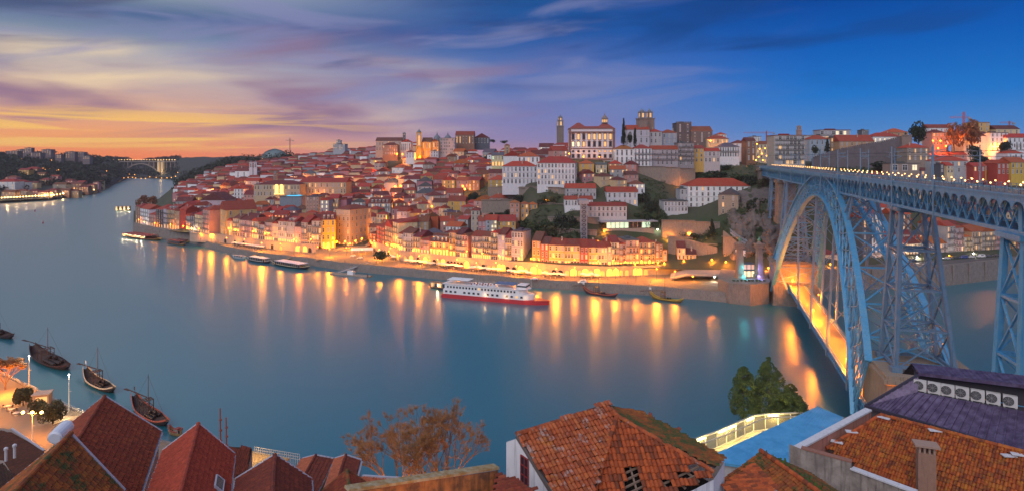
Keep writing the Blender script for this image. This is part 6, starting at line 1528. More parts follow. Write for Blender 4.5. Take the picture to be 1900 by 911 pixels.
# riverside lamps of the Gaia bank and lights scattered over the hills
for i in range(34):
    px = -2+i*5.7; z, d0 = cz(LEFT, px, 0); o = street_lamp(XD(px, d0+6, 4), 5, 'tiny warm lamp along the down-river Gaia quay', M_WARM, group='lamps along the down-river Gaia quay', r=.9)
    if i % 3 == 0: point_light((0,-1,6), 9000, (1,.6,.25), .5, o)
for i, (px, py) in enumerate(((0,323),(22,322),(24,314),(40,312),(48,310),(47,305),(37,309),(22,323),(62,322),(74,311),(80,313),(84,315),(106,317),(112,341),(126,341),(129,336),(139,341),(138,350),(100,313),(92,314),(118,306),(109,316),(40,295),(48,297),(55,298),(62,297),(70,297),(78,298),(12,292),(27,294),(96,298),(148,303),(155,303),(164,302),(172,303),(180,303),(188,306),(198,318),(184,330),(190,325),(199,326),(195,322),(176,323),(207,331),(215,331),(222,331),(230,331),(238,330),(246,330),(252,331),(262,332),(270,332),(278,329),(290,330),(300,331),(310,331),(318,330),(326,328),(240,324),(250,325),(260,320),(267,318),(312,322),(330,321),(338,330),(346,331),(352,336),(365,335),(372,331),(385,334),(393,330),(405,336),(398,306),(422,312),(440,320),(455,300),(470,312),(425,300),(410,317),(380,320))):
    d = 1200
    cols = LEFT if px < 205 else (FARB if px < 335 else None)
    zf = (lambda q, e: cz(cols, q, e)[0]) if cols else (lambda q, e: T(q, e))
    while d < 3200 and CZ-(py+3-HY)/F*d > zf(px, d): d += 8
    d -= 12
    street_lamp(P(px, py, d)-Vector((0,0,5)), 5, 'distant orange lamp twinkling on the hills down-river', M_ORANGE, group='distant lamps on the western hills', r=.42+d/3200)
# far concrete arch bridge
o = tag(empty('concrete_arch_bridge', XD(262, 2400, 0)), 'far pale concrete arch bridge with a row of lamps under the sunset', 'bridge')
M_CON = mat('far_concrete', (.30,.25,.21), .9, .15, .02, coord='P'); k = 2400/F
def fx(px): return (px-262)*k
mb = MB(); mb.b2((fx(203), -8, 60), (fx(328), 8, 63)); mb.build('deck', M_CON, o)
mb = MB(); prev = None
for i in range(25):
    t = -1+2*i/24; x = fx(262)+t*fx(302); z = 4+50*(1-t*t)
    if prev: mb.bar((prev[0],0,prev[1]), (x,0,z), 10, 3.6)
    prev = (x, z)
mb.build('arch', M_CON, o)
for px in range(206, 328, 8):
    x = fx(px); t = x/fx(302); z = 4+50*(1-t*t) if abs(t) < 1 else 6
    if z < 52: mb = MB(); mb.b2((x-1,-6,z), (x+1,6,60)); mb.build('column', M_CON, o)
for px in (295, 302): mb = MB(); mb.b2((fx(px)-2.4,-7,2), (fx(px)+2.4,7,66)); mb.build('tower', mat('glow_painted_concrete', (.6,.5,.36), .9, .1, emit=(1,.62,.25), es=.22), o)  # floodlighting put into the towers as a faint glow of their concrete
point_light(XD(298, 2370, 20), 35000, (1,.6,.25), 2)
for i in range(24): street_lamp(XD(205+i*5.2, 2395, 63), 6, 'tiny lamp on the deck of the far concrete bridge', M_WARM, group='lamps of the far concrete bridge', r=.8)
# ================================================================ boats
M_HULLD = mat('dark_hull_wood', (.06,.03,.025), .6, .3, 1)
M_DECKW = mat('deck_planks', (.075,.04,.028), .75, .3, 2)
M_BARREL = mat('barrel_oak', (.022,.014,.012), .5, .3, 3)
M_WPAINT = mat('white_boat_paint', (.78,.78,.8), .4, .08)
def loft(L, beam, h, bow=2.0, stern=3.2, n=18, depth=.4):
    mb = MB(); st = []
    for i in range(n+1):
        t = i/n; x = -L/2+L*t; w = beam/2*max(.03, math.sin(math.pi*min(1, max(0, t*.94+.04)))**.62); sh = h+stern*max(0, (.32-t)/.32)**2+bow*max(0, (t-.7)/.3)**2; kz = -depth+(sh+depth)*.75*max(0, (abs(t-.5)-.34)/.16)**2
        st.append((x, w, sh, min(kz, sh-.15)))
    for x, w, sh, k in st: mb.v += [(x,-w,sh), (x,-w*.82,k+(sh-k)*.35), (x,0,k), (x,w*.82,k+(sh-k)*.35), (x,w,sh)]
    for i in range(n):
        for j in range(4): a = i*5+j; mb.f.append((a, a+5, a+6, a+1)); mb.mi.append(0)
    return mb, st
barrel = MB(); barrel.lathe([(.30,-.55),(.38,-.25),(.40,0),(.38,.25),(.30,.55)], 10); barrel = barrel.mesh('barrel', M_BARREL)
def rabelo(stern, bow, label, hullc, stripe, mast_h, nb, flag=None, sail=False, barlabel=None):
    a, b = G(*stern), G(*bow); L = (b-a).length; rz = math.atan2(b.y-a.y, b.x-a.x); c = (a+b)/2
    o = tag(empty('rabelo_boat', c, rz), label, 'river boat'); bm = L*.19; LABELS[label] = o
    mb, st = loft(L, bm, 1.1, 1.5, 3.0); mb.build('hull', mat('hull_'+label.split()[0], hullc, .55, .25, 1), o, smooth=True)
    mb = MB()
    for (x0,w0,s0,_), (x1,w1,s1,_) in zip(st, st[1:]):
        for s in (-1, 1): mb.bar((x0,s*w0,s0-.1), (x1,s*w1,s1-.1), .16, .42)
    mb.build('gunwale', mat('trim_'+stripe[0], stripe[1], .5, .1), o)
    mb = MB(); p = None
    for x,w,s,k in st[2:-2]:
        if p: mb.quad((p[0],-p[1]*.9,.55), (x,-w*.9,.55), (x,w*.9,.55), (p[0],p[1]*.9,.55))
        p = (x, w)
    mb.build('deck', M_DECKW, o)
    mb = MB(); mb.tube((-L*.05,0,.3), (-L*.05,0,mast_h), .16, .07, 8); mb.build('mast', mat('mast_wood', (.14,.06,.04), .7, .2), o)
    mb = MB()
    for x in (-L*.16, -L*.05):
        for y in (-bm*.3, bm*.3): mb.bar((x,y,.5), (x,y,4.4), .18)
    for z in (2.6, 4.4):
        for x in (-L*.16, -L*.05): mb.bar((x,-bm*.3,z), (x,bm*.3,z), .12)
        for y in (-bm*.3, bm*.3): mb.bar((-L*.16,y,z), (-L*.05,y,z), .12)
    for y in (-.5, -.25, 0, .25, .5): mb.bar((-L*.16, y*bm*.6, 4.42), (-L*.05, y*bm*.6, 4.42), .5, .1)
    mb.build('helm_platform', M_DECKW, o)
    mb = MB(); mb.bar((-L*.10,0,5.2), (-L*.80,.4,3.4), .26); mb.bar((-L*.70,.4,3.5), (-L*.84,.4,3.1), .7, .2); mb.build('steering_oar', M_HULLD, o)
    if flag: mb = MB(); mb.tube((-L*.46,0,3.6), (-L*.46,0,6.2), .05, k=5); mb.quad((-L*.46,0,5.0), (-L*.46-1.3,.1,5.0), (-L*.46-1.3,.1,6.1), (-L*.46,0,6.1)); mb.build('flag', mat('flag_'+flag[0], flag[1], .9, .05), o)
    mb = MB(); mb.tube((-L*.05,0,mast_h*.96), (L*.46,0,1.9), .03, k=4); mb.tube((-L*.05,0,mast_h*.96), (-L*.42,0,2.9), .03, k=4); mb.build('rigging', M_RAILD, o)
    for i in range(nb):
        bs = 1.7*L/33; x = L*.02+(i//3)*1.35*bs*.8; y = (i % 3-1)*1.25*bs*.72; hz = .5+.4*bs
        if i >= nb-2: x, y, hz = L*.02+(i-nb+2.5)*1.3*bs*.9, (i % 2-.5)*bs*.6, .5+1.1*bs
        q = c+Vector((math.cos(rz)*x-math.sin(rz)*y, math.sin(rz)*x+math.cos(rz)*y, hz)); t = link('wine_barrel', barrel, None, q, (bs, bs, bs)); t.rotation_euler = (math.pi/2, 0, rz+math.pi/2+R.uniform(-.1,.1)); tag(t, barlabel, 'barrel', f"barrels on {label.split(',')[0]}"[:60])
rabelo((60,655), (127,689), 'large dark brown rabelo boat moored off the promenade, second from the left', (.035,.018,.016), ('dark', (.05,.022,.018)), 13, 16, barlabel='dark barrel on the large brown rabelo boat')
rabelo((158,700), (212,731), 'cream-trimmed rabelo boat with yellow stern behind the left roofs', (.04,.024,.018), ('cream', (.62,.52,.36)), 13, 12, ('white', (.75,.73,.7)), barlabel='barrel on the cream-trimmed rabelo boat')
rabelo((248,752), (311,794), 'red-edged rabelo boat with yellow stern nearest the roofs', (.04,.02,.018), ('red', (.42,.10,.06)), 12.5, 12, ('black', (.06,.05,.05)), barlabel='barrel on the red-edged rabelo boat')
rabelo((-34,612), (24,630), 'dark rabelo boat cut by the left picture edge', (.05,.03,.03), ('dark', (.07,.04,.035)), 14, 10, barlabel='barrel on the boat at the left picture edge')
rabelo((1082,543), (1146,552), 'red and white rabelo boat moored off the quay right of the hotel ship', (.10,.05,.05), ('red', (.5,.08,.05)), 10, 6, ('white2', (.75,.73,.7)), barlabel='barrel on the red and white rabelo')
rabelo((1206,553), (1268,562), 'yellow rabelo boat with tall thin mast near the bastion', (.30,.19,.04), ('yellow', (.5,.34,.05)), 13, 4, ('white3', (.75,.73,.7)), barlabel='barrel on the yellow rabelo')
def tourboat(a, b, label, hullc, trim, roofc, lit=0, name='tour_boat', cab=(.18,.86), ch=2.4, beam=.2):
    a, b = G(*a), G(*b); L = (b-a).length; o = tag(empty(name, (a+b)/2, math.atan2(b.y-a.y, b.x-a.x)), label, 'tour boat'); LABELS[label] = o; bm = L*beam
    mb, st = loft(L, bm, 1.3, 1.2, 1.2); mb.build('hull', mat('hull_'+label.split()[0], hullc, .5, .2, 1), o, smooth=True); mb = MB()
    for (x0,w0,s0,_), (x1,w1,s1,_) in zip(st, st[1:]):
        for s in (-1, 1): mb.bar((x0,s*w0,s0), (x1,s*w1,s1), .2, .35)
    mb.build('gunwale', mat('trimc_'+label.split()[0], trim, .5, .1), o)
    x0, x1 = -L/2+L*cab[0], -L/2+L*cab[1]; mb = MB(); mb.b2((x0,-bm*.42,1.0), (x1,bm*.42,1.1)); mb.build('deck', M_DECKW, o)
    mb = MB(); mb.b2((x0,-bm*.44,1+ch), (x1,bm*.44,1+ch+.22)); mb.build('canopy', mat('canopy_'+label.split()[0], roofc, .7, .1), o)
    mb = MB()
    n = max(4, int((x1-x0)/2.2))
    for i in range(n+1):
        for s in (-1, 1): x = x0+(x1-x0)*i/n; mb.bar((x,s*bm*.42,1), (x,s*bm*.42,1+ch), .12)
    mb.build('canopy_frame', M_FRAME, o)
    for i in range(n): mb = MB(); x = x0+(x1-x0)*(i+.5)/n; mb.b2((x-.8,-bm*.40,1.1), (x+.8,-bm*.38,1.0+ch*.9)); mb.build('window', M_LIT if (lit and i % 2 == 0) else M_GLASS, o)
    if lit:
        for i in range(lit): point_light(((x0+(x1-x0)*(i+.5)/lit), -bm*.5, 2.6), 900, (1,.75,.45), .2, o)
tourboat((460,482), (502,489), 'dark tour boat with white awning at the quay steps, left of two', (.05,.035,.04), (.55,.5,.45), (.62,.62,.66))
tourboat((506,489), (574,500), 'long black tour boat with yellow prow and pale awning at the quay steps', (.04,.03,.035), (.6,.5,.3), (.62,.62,.7))
tourboat((232,437), (298,447), 'yellow-bottomed restaurant boat full of lamps beneath the river wall', (.50,.30,.06), (.3,.06,.05), (.22,.04,.04), 5, name='restaurant_boat', cab=(.1,.75))
tourboat((311,450), (343,456), 'small boat with red cabin moored west of the quay corner', (.45,.26,.10), (.3,.08,.06), (.25,.06,.05))
tourboat((329,447), (352,451), 'small boat with blue tarpaulin at the quay corner', (.10,.20,.40), (.3,.3,.35), (.08,.22,.45), ch=1.6)
tourboat((214,392), (244,391), 'two-deck floating restaurant glowing off the promontory', (.25,.22,.2), (.5,.4,.3), (.25,.2,.2), 4, name='floating_restaurant', cab=(.02,.98), ch=6, beam=.32)
tourboat((432,478), (456,481), 'low white launch moored before the quay steps', (.6,.6,.6), (.5,.5,.5), (.4,.4,.42), ch=1.3)
tourboat((797,534), (832,538), 'brown river barge moored behind the hotel ship', (.16,.08,.05), (.2,.12,.08), (.14,.10,.08), 1, cab=(.1,.9), ch=3)
tourboat((313,804), (338,810), 'small white dinghy beside the nearest rabelo boat', (.62,.58,.52), (.6,.5,.4), (.5,.45,.4), cab=(.55,.8), ch=1.0, beam=.3)
# hotel ship
a, b = G(826, 548), G(1019, 565); L = (b-a).length; o = tag(empty('hotel_ship', (a+b)/2, math.atan2(b.y-a.y, b.x-a.x)), 'long white hotel ship with red hull moored at the quay', 'ship'); bm = 9.5
def ring(mb, z0, z1, x0, x1, w0, w1=None, bowp=0.0):
    pass
mb = MB(); N_ = 16
def outline(x0, x1, w, pt): return [(x0,-w), (x1-pt,-w), (x1-pt*.5,-w*.72), (x1-pt*.15,-w*.3), (x1,0), (x1-pt*.15,w*.3), (x1-pt*.5,w*.72), (x1-pt,w), (x0,w)]
mb.prism(outline(-L/2, L/2, bm/2, 12), -.3, 1.9); n = len(mb.v); mb.prism(outline(-L/2+1, L/2+.8, bm/2+.1, 13), 1.9, 2.3); mb.build('hull', mat('red_hull_paint', (.50,.035,.045), .4, .1), o)
mb = MB(); mb.prism(outline(-L/2+1, L/2-8, bm/2-.15, 5), 2.3, 5.0); mb.prism(outline(-L/2+2, L/2-12, bm/2-.2, 4), 5.0, 7.7); mb.prism(outline(-L/2+.5, L/2-10, bm/2+.25, 4), 7.7, 7.95); mb.build('superstructure', M_WPAINT, o)
for z, x0, x1, n, s in ((3.2,-L/2+3,L/2-14,17,1.5), (5.8,-L/2+4,L/2-18,22,1.1)):
    for i in range(n):
        if (z > 5) or i not in (3, 8, 12):
            x = x0+(x1-x0)*i/(n-1); mb = MB(); mb.b2((x-s*.45,-bm/2+.05,z), (x+s*.45,-bm/2+.1,z+1.05)); mb.build('window', M_LIT if R.random() < .12 else M_GLASS, o)
mb = MB(); mb.b2((-L/2+3,-3.6,10.0), (-L/2+16,3.6,10.2))
mb.build('white_awning', mat('awning_white', (.72,.76,.78), .8, .05), o); mb = MB(); mb.b2((L/2-30,-3.4,9.7), (L/2-19,3.4,9.9)); mb.build('blue_awning', mat('awning_blue', (.08,.16,.30), .8, .1), o)
mb = MB(); mb.b2((L/2-17,-3,7.95), (L/2-12,3,10.0)); mb.build('wheelhouse', M_WPAINT, o); mb = MB(); mb.b2((L/2-17.1,-3.06,8.8), (L/2-11.9,3.06,9.6)); mb.build('wheelhouse_window', M_GLASS, o)
mb = MB()
for s in (-1, 1):
    for z in (8.4, 8.9): mb.bar((-L/2+1,s*bm/2,z), (L/2-12,s*bm/2,z), .05)
    for i in range(28): x = -L/2+1+(L-13)*i/27; mb.bar((x,s*bm/2,7.9), (x,s*bm/2,8.95), .05)
    for x in (-L/2+3.2,-L/2+9,-L/2+15.8, L/2-29.8,L/2-19.2): mb.bar((x,s*3.4,7.9), (x,s*3.4,10), .1)
mb.build('railing', M_FRAME, o); mb = MB(); mb.tube((L/2-10,0,7.9), (L/2-10,0,13.5), .09, .05, 6); mb.build('mast', M_FRAME, o)
mb = MB()
for i in range(12): mb.b2((-L/2+17+i*1.1,-2.5+(i%3)*1.8,7.95), (-L/2+17.6+i*1.1,-1.9+(i%3)*1.8,8.7))
mb.build('deck_seating', mat('deck_seats', (.25,.10,.08), .8, .2), o)
for x in (-4, 8, 20): point_light((x,-bm/2-1.2,3.4), 140, (1,.6,.25), .2, o)
# pontoon with gangways
a, b = G(616,508), G(687,514); o = tag(empty('landing_pontoon', (a+b)/2, math.atan2(b.y-a.y, b.x-a.x)), 'floating landing pontoon with ticket hut and gangway below the square', 'pontoon'); L = (b-a).length
mb = MB(); mb.b2((-L/2,-2.2,-.4), (L/2,2.2,.8)); mb.build('float', mat('pontoon_deck', (.3,.25,.2), .8, .25), o); mb = MB(); mb.b2((-2,-1.2,.8), (2.5,1.2,3.2)); mb.build('hut', M_WPAINT, o); mb = MB(); mb.quad((-L/2+3,1.5,1.0), (-L/2+5,1.5,1.0), (-L/2+16,20,5.3), (-L/2+14,20,5.3)); mb.bar((-L/2+3,1.5,2), (-L/2+14,20,6.3), .12); mb.bar((-L/2+5,1.5,2), (-L/2+16,20,6.3), .12); mb.build('gangway', mat('gangway_grey', (.4,.38,.38), .6, .15), o)
for x in (-L/2+.5, L/2-.5): mb = MB(); mb.tube((x,-2.4,-1), (x,-2.4,2.4), .28, k=8); mb.build('pile', M_HULLD, o)
for (pa, pb, s) in (((463,478),(484,467),'left'), ((520,488),(545,474),'right')):
    a, b = G(*pa, .9), G(*pb, 5.2); mb = MB(); x = (b-a).normalized().cross(Vector((0,0,1)))*1.1; mb.quad(a-x, a+x, b+x, b-x); mb.bar(a-x+Vector((0,0,1)), b-x+Vector((0,0,1)), .1); mb.bar(a+x+Vector((0,0,1)), b+x+Vector((0,0,1)), .1); mb.bar(a-x-Vector((0,0,.1)), a+x-Vector((0,0,.1)), 1.0, .3); mb.bar(a-x, b-x, .2, .3); mb.bar(a+x, b+x, .2, .3)
    lb = f'sloping gangway down to the tour boats, {s} of two'; setlabel(mb.build('gangway', mat('gangway_wood', (.42,.26,.14), .7, .2)), lb); LABELS[lb]['category'] = 'gangway'
for px, py, cl, lb in ((65,393,'red','small red river buoy with dark top, left of two'), (80,415,'red','small red river buoy, nearer of two')):
    o = empty('river_buoy', G(px, py)); mb = MB(); mb.lathe([(.9,-.4),(1.1,.2),(1.0,.7),(.35,1.0),(.3,2.6),(.5,2.7),(.1,3.4)], 10); mb.build('float', mat('buoy_red', (.45,.05,.05), .5, .1), o); tag(o, lb, 'buoy')
# ================================================================ the near bank: promenade, roofs below the viewer
fr_ = random.Random(77)
EDGE = [(-260,600),(-80,655),(0,691),(67,722.6),(91,738),(128,754),(156,766.5),(300,818),(460,852),(620,888),(800,896),(1000,898),(1240,876),(1297,850),(1500,787),(1640,765),(1900,735),(2200,700)]
M_PROM = mat('promenade_paving', (.24,.18,.13), .8, .3, .12, bump=.1, bscale=2, coord='P')
mb = MB(); wl2 = MB(); prev = None
for px, py in dens(EDGE, 30):
    q = G(px, py, 5.0); i = XD(px, 96, 5.0) if px > 250 else XD(px, 118, 5.0)
    if prev:
        mb.quad(prev[1], i, q, prev[0]); a = prev[0]
        wl2.quad((a.x,a.y,-2), (q.x,q.y,-2), (q.x,q.y,5.4), (a.x,a.y,5.4)); wl2.quad((a.x,a.y,5.4), (q.x,q.y,5.4), (q.x,q.y-.8,5.4), (a.x,a.y-.8,5.4)); wl2.quad((a.x,a.y-.8,5.4), (q.x,q.y-.8,5.4), (q.x,q.y-.8,5), (a.x,a.y-.8,5))
    prev = (q, i)
tag(mb.build('promenade', M_PROM), kind='structure')
tag(wl2.build('promenade_wall', M_QSTONE), 'low stone edge wall of the near promenade along the river', 'quay wall')
mb = MB(); xs = [-160, -100, -60, -30, 0, 30, 60, 100, 160]; ys = [(6,50),(20,46),(40,38),(60,31),(80,24),(100,14),(112,6),(122,4.6)]
for x in xs:
    for y, z in ys: mb.v.append((x*(.5+y/120), y, z))
k = len(ys)
for i in range(len(xs)-1):
    for j in range(k-1): mb.f.append((i*k+j, (i+1)*k+j, (i+1)*k+j+1, i*k+j+1)); mb.mi.append(0)
tag(mb.build('near_slope', M_SOIL), kind='structure')

def tile_mat(name, cs, lichen=(.45,.22,.03), la=.3, moss=.15, pale=0.0, scale=.5):
    m = bpy.data.materials.new(name); m.use_nodes = True; N = NT(m.node_tree); b = N.n['Principled BSDF']; b.inputs['Roughness'].default_value = .8
    g = N.new('ShaderNodeNewGeometry'); v = g.outputs['Position']
    base = N.ramp(g.outputs['Random Per Island'], [(i/(len(cs)-1), (*c, 1)) for i, c in enumerate(cs)], raw=True)
    n1 = N.noise(v, scale, 5, .65); n2 = N.noise(v, scale*7, 4, .7); n3 = N.noise(v, scale*2.2, 5, .7, .5)
    gg = N.m('ADD', N.m('MULTIPLY', n2, 1.5), .22); base = N.mix(1.0, base, N.vec(gg, gg, gg), 'MULTIPLY')
    base = N.mix(N.m('MULTIPLY', N.sm(N.m('ADD', N.m('MULTIPLY', n3, .6), N.m('MULTIPLY', n2, .4)), .60-la*.28, .72-la*.2), min(1, la*1.6)), base, (*lichen, 1))
    base = N.mix(N.m('MULTIPLY', N.sm(N.m('ADD', N.m('MULTIPLY', n1, .65), N.m('MULTIPLY', n2, .35)), .66-moss*.35, .74-moss*.3), min(1, moss*2.5)), base, (.045, .065, .015, 1))
    if pale: base = N.mix(N.m('MULTIPLY', N.sm(N.noise(v, scale*3.1, 5, .75), .54, .66), pale), base, (.42, .38, .36, 1))
    N.put(b.inputs['Base Color'], base)
    bn = N.new('ShaderNodeBump'); bn.inputs['Strength'].default_value = .5; bn.inputs['Distance'].default_value = .02
    N.l.new(N.noise(v, 22, 3, .6), bn.inputs['Height']); N.l.new(bn.outputs[0], b.inputs['Normal'])
    return m
T_RED = tile_mat('red_tiles', [(0.2,0.0334,0.013),(0.27,0.0484,0.0175),(0.16,0.0308,0.014),(0.3,0.066,0.0225)], la=.08, moss=.1)
T_BRIGHT = tile_mat('bright_red_tiles', [(0.33,0.044,0.02),(0.38,0.0572,0.025),(0.29,0.0396,0.0175)], la=.03, moss=.02)
T_MOSSY = tile_mat('mossy_orange_tiles', [(0.26,0.066,0.0125),(0.36,0.0968,0.015),(0.18,0.0528,0.015),(0.3,0.0616,0.015)], la=.35, moss=.5, lichen=(.38,.16,.02))
T_MAROON = tile_mat('maroon_tiles', [(0.17,0.0308,0.016),(0.13,0.0246,0.014),(0.21,0.0396,0.0175)], la=.04, moss=.16)
T_CENTRAL = tile_mat('weathered_red_tiles', [(0.34,0.066,0.0175),(0.42,0.0968,0.025),(0.24,0.0528,0.0175),(0.46,0.123,0.035),(0.3,0.0528,0.015)], la=.26, moss=.1, pale=.55)
T_FRONT = tile_mat('orange_red_tiles', [(0.38,0.0704,0.015),(0.46,0.0968,0.02),(0.26,0.0528,0.015),(0.17,0.044,0.015)], la=.12, moss=.06)
T_LICHEN = tile_mat('lichen_orange_tiles', [(.34,.06,.012),(.42,.085,.014),(.16,.04,.016),(.28,.05,.012),(.48,.12,.02),(.22,.07,.02)], la=.44, moss=.2, lichen=(.42,.17,.015), scale=.7)
T_GREEN = tile_mat('moss_green_tiles', [(0.22,0.0616,0.015),(0.28,0.0792,0.015),(0.16,0.0528,0.015)], la=.3, moss=.62)
T_PINK = tile_mat('pink_tiles', [(0.42,0.114,0.05),(0.46,0.132,0.06),(0.38,0.0968,0.045)], la=.02, moss=.02)
M_UNDER = mat('roof_underlay', (.05,.03,.025), .95, .2)
M_VERGE = mat('pale_verge_metal', (.45,.45,.52), .5, .2, 2)
M_COP = mat('white_coping', (.62,.62,.66), .7, .2, 1.5, dirt=.2)
def inpoly(x, y, pg):
    c = False
    for (x0, y0), (x1, y1) in zip(pg, pg[1:]+pg[:1]):
        if (y0 > y) != (y1 > y) and x < (x1-x0)*(y-y0)/(y1-y0)+x0: c = not c
    return c
def tiles(name, poly, m, parent, tw=.24, tl=.42, skip=None, lift=.0, jit=.02):
    """barrel tiles laid in courses over one roof plane"""
    poly = [Vector(p) for p in poly]; o = poly[0]; n = Vector((0,0,0))
    for a, b in zip(poly[1:], poly[2:]): n += (a-o).cross(b-o)
    n.normalize(); n = n if n.z > 0 else -n
    dn = (Vector((0,0,-1))+n*n.z).normalized(); ac = n.cross(dn).normalized()
    pg = [((p-o).dot(ac), (p-o).dot(dn)) for p in poly]; x0, x1 = min(p[0] for p in pg), max(p[0] for p in pg); y0, y1 = min(p[1] for p in pg), max(p[1] for p in pg)
    mb = MB(); mb.m = 1; mb.quad(*[p-n*((p-o).dot(n)+.05) for p in poly]); mb.m = 0
    if skip: mb = MB()
    sk = [((p-o).dot(ac), (p-o).dot(dn)) for p in skip[0]] if skip and len(skip) == 1 else None
    sks = [[((Vector(p)-o).dot(ac), (Vector(p)-o).dot(dn)) for p in s] for s in (skip or [])]
    rows = int((y1-y0)/tl)+1; cols = int((x1-x0)/tw)+1
    for j in range(rows):
        for i in range(cols):
            x, y = x0+(i+.5)*tw, y0+(j+.5)*tl
            if not inpoly(x, y, pg) or any(inpoly(x, y, s) for s in sks): continue
            jx, jy, jz = fr_.uniform(-jit, jit), fr_.uniform(-jit*2, jit*2), fr_.uniform(0, jit); b = len(mb.v)
            for yy, lf in ((y-tl*.56, .0), (y+tl*.5, .055)):
                for k in range(5):
                    t = k/4; mb.v.append(tuple(o+ac*(x+jx+(t-.5)*tw*1.02)+dn*(yy+jy)+n*(lift+lf+jz+.095*math.sin(math.pi*t))))
            for k in range(4): mb.f.append((b+k, b+k+1, b+k+6, b+k+5)); mb.mi.append(0)
            mb.f.append(tuple(b+5+k for k in range(5))); mb.mi.append(0)
    return mb.build(name, [m, M_UNDER], parent)
def caps(a, b, m, parent, r=.15, step=.42, name='ridge_tiles', mortar=0.0):
    mb = MB(); a, b = Vector(a), Vector(b); L = (b-a).length; n = max(1, int(L/step)); d = (b-a)/n
    for i in range(n):
        w = Vector((fr_.uniform(-.02,.02), fr_.uniform(-.02,.02), fr_.uniform(0,.03))); mb.tube(a+d*i+w, a+d*(i+1.12)+w, r*1.1, r*.92, 8)
    return mb.build(name, m, parent)
def solve_on(A, nrm, px, py):     # sight line through (px,py) with the vertical plane through A that contains nrm
    h = Vector((-nrm.y, nrm.x, 0)); r = Vector(((px-CX)/F, 1, -(py-HY)/F)); e = Vector((0, 0, CZ)); t = (A-e).dot(h)/r.dot(h); return e+r*t
def plane_px(p0, p1, p2, px, py):
    n = (p1-p0).cross(p2-p0); r = Vector(((px-CX)/F, 1, -(py-HY)/F)); e = Vector((0, 0, CZ)); t = (p0-e).dot(n)/r.dot(n); return e+r*t
def gable(label, A, dA, A2, ER, EL, m, wallc=(.5,.45,.42), tw=.24, tl=.42, ext=None, mL=None, verge=M_VERGE, name='tiled_house', depth=9, cap=True, gutter=True, capm=None):
    a = P(*A, dA); d2 = dA*(A[1]-HY)/(A2[1]-HY); b = P(*A2, d2); u = (b-a).normalized()
    L = (b-a).length; bb = b
    while pix(a+u*L)[1] < 1010 and L < 26 and (a+u*L).y > 14: L += .5
    if ext: L = ext
    b = a+u*L; nr = Vector((u.y, -u.x, 0)); er = solve_on(a, nr, *ER); el = solve_on(a, nr, *EL)
    root = tag(empty(name, Vector((a.x, a.y, er.z))), label, 'house'); LABELS[label] = root; inv = Matrix.Translation(-root.location)
    def fix(o): o.matrix_parent_inverse = inv; return o
    fix(tiles('roof_slope', [a, b, er+u*L, er], m, root, tw, tl)); fix(tiles('roof_slope', [a, b, el+u*L, el], mL or m, root, tw, tl))
    if cap: fix(caps(a+Vector((0,0,.07)), b+Vector((0,0,.07)), capm or m, root))
    mb = MB(); up = Vector((0,0,.06))
    mb.bar(a+up, er+up, .22, .16); mb.bar(a+up, el+up, .22, .16)
    fix(mb.build('verge_board', verge, root))
    if gutter:
        mb = MB(); mb.bar(er+Vector((0,0,-.1)), er+u*L+Vector((0,0,-.1)), .22, .16); mb.bar(el+Vector((0,0,-.1)), el+u*L+Vector((0,0,-.1)), .22, .16); fix(mb.build('gutter', verge, root))
    mb = MB(); s = u*.25; R0, L0 = er.lerp(a, .05)+s, el.lerp(a, .05)+s; R1, L1 = R0+u*(L-.5), L0+u*(L-.5); T0, T1 = a+s-Vector((0,0,.12)), b-s-Vector((0,0,.12)); dz = Vector((0,0,-depth))
    for q in (R0, R1, L0, L1): q.z -= .14
    mb.quad(R0, R1, R1+dz, R0+dz); mb.quad(L1, L0, L0+dz, L1+dz); mb.quad(R0, T0, L0, L0+dz, R0+dz); mb.quad(R1, L1, L1+dz, R1+dz) ; mb.quad(R1, T1, L1)
    fix(mb.build('wall', M_WALL, root, color=wallc))
    return root, a, b, er, el, u, L
g1 = gable('dark red gabled roof with thick ridge tiles, tallest of the left roofs', (194,736), 55, (148,810), (300,801), (131,787), T_RED, (.30,.20,.18), ext=14)
g2 = gable('mossy orange gabled roof in the bottom left corner with pale verge', (131,806), 40, (31,911), (231,911), (12,901), T_MOSSY, (.4,.35,.32), tw=.26)
g3 = gable('bright red gabled roof with a skylight among the left roofs', (368,787), 48, (335,911), (435,843), (302,837), T_BRIGHT, (.36,.16,.14))
g4 = gable('maroon gabled roof right of the bright red one', (510,845), 46, (505.6,911), (578,890), (437,890), T_MAROON, (.32,.22,.2))
g5 = gable('pink and red gabled roof, left of twin low roofs', (586,844.6), 70, (566.5,880), (619,851), (561,851), T_MAROON, (.3,.24,.22), ext=9, mL=T_PINK)
g6 = gable('pink and red gabled roof, right of twin low roofs', (641.5,844.6), 68, (632,875), (671,854), (621,851), T_MAROON, (.3,.24,.22), ext=9, mL=T_PINK)
g7 = gable('small lichen-edged red gable at the bottom centre', (644,873), 50, (648,911), (690,903), (599,911), T_RED, (.36,.3,.27), capm=T_MOSSY, verge=T_MOSSY)
# skylight on the bright red roof
root, a, b, er, el, u, L = g3; n = (er-a).cross(u).normalized(); n = n if n.z > 0 else -n; c = plane_px(a, b, er, 404, 901); sd = (er-a).normalized(); mb = MB()
q = [c+u*x+sd*y for x, y in ((-.8,-.35),(.8,-.35),(.8,.35),(-.8,.35))]; mb.m = 0; mb.quad(*[p+n*.22 for p in q]); mb.m = 1
for p0, p1 in zip(q, q[1:]+q[:1]): mb.bar(p0+n*.16, p1+n*.16, .12, .2)
o = mb.build('skylight', [M_GLASS, M_VERGE], root); o.matrix_parent_inverse = Matrix.Translation(-root.location)
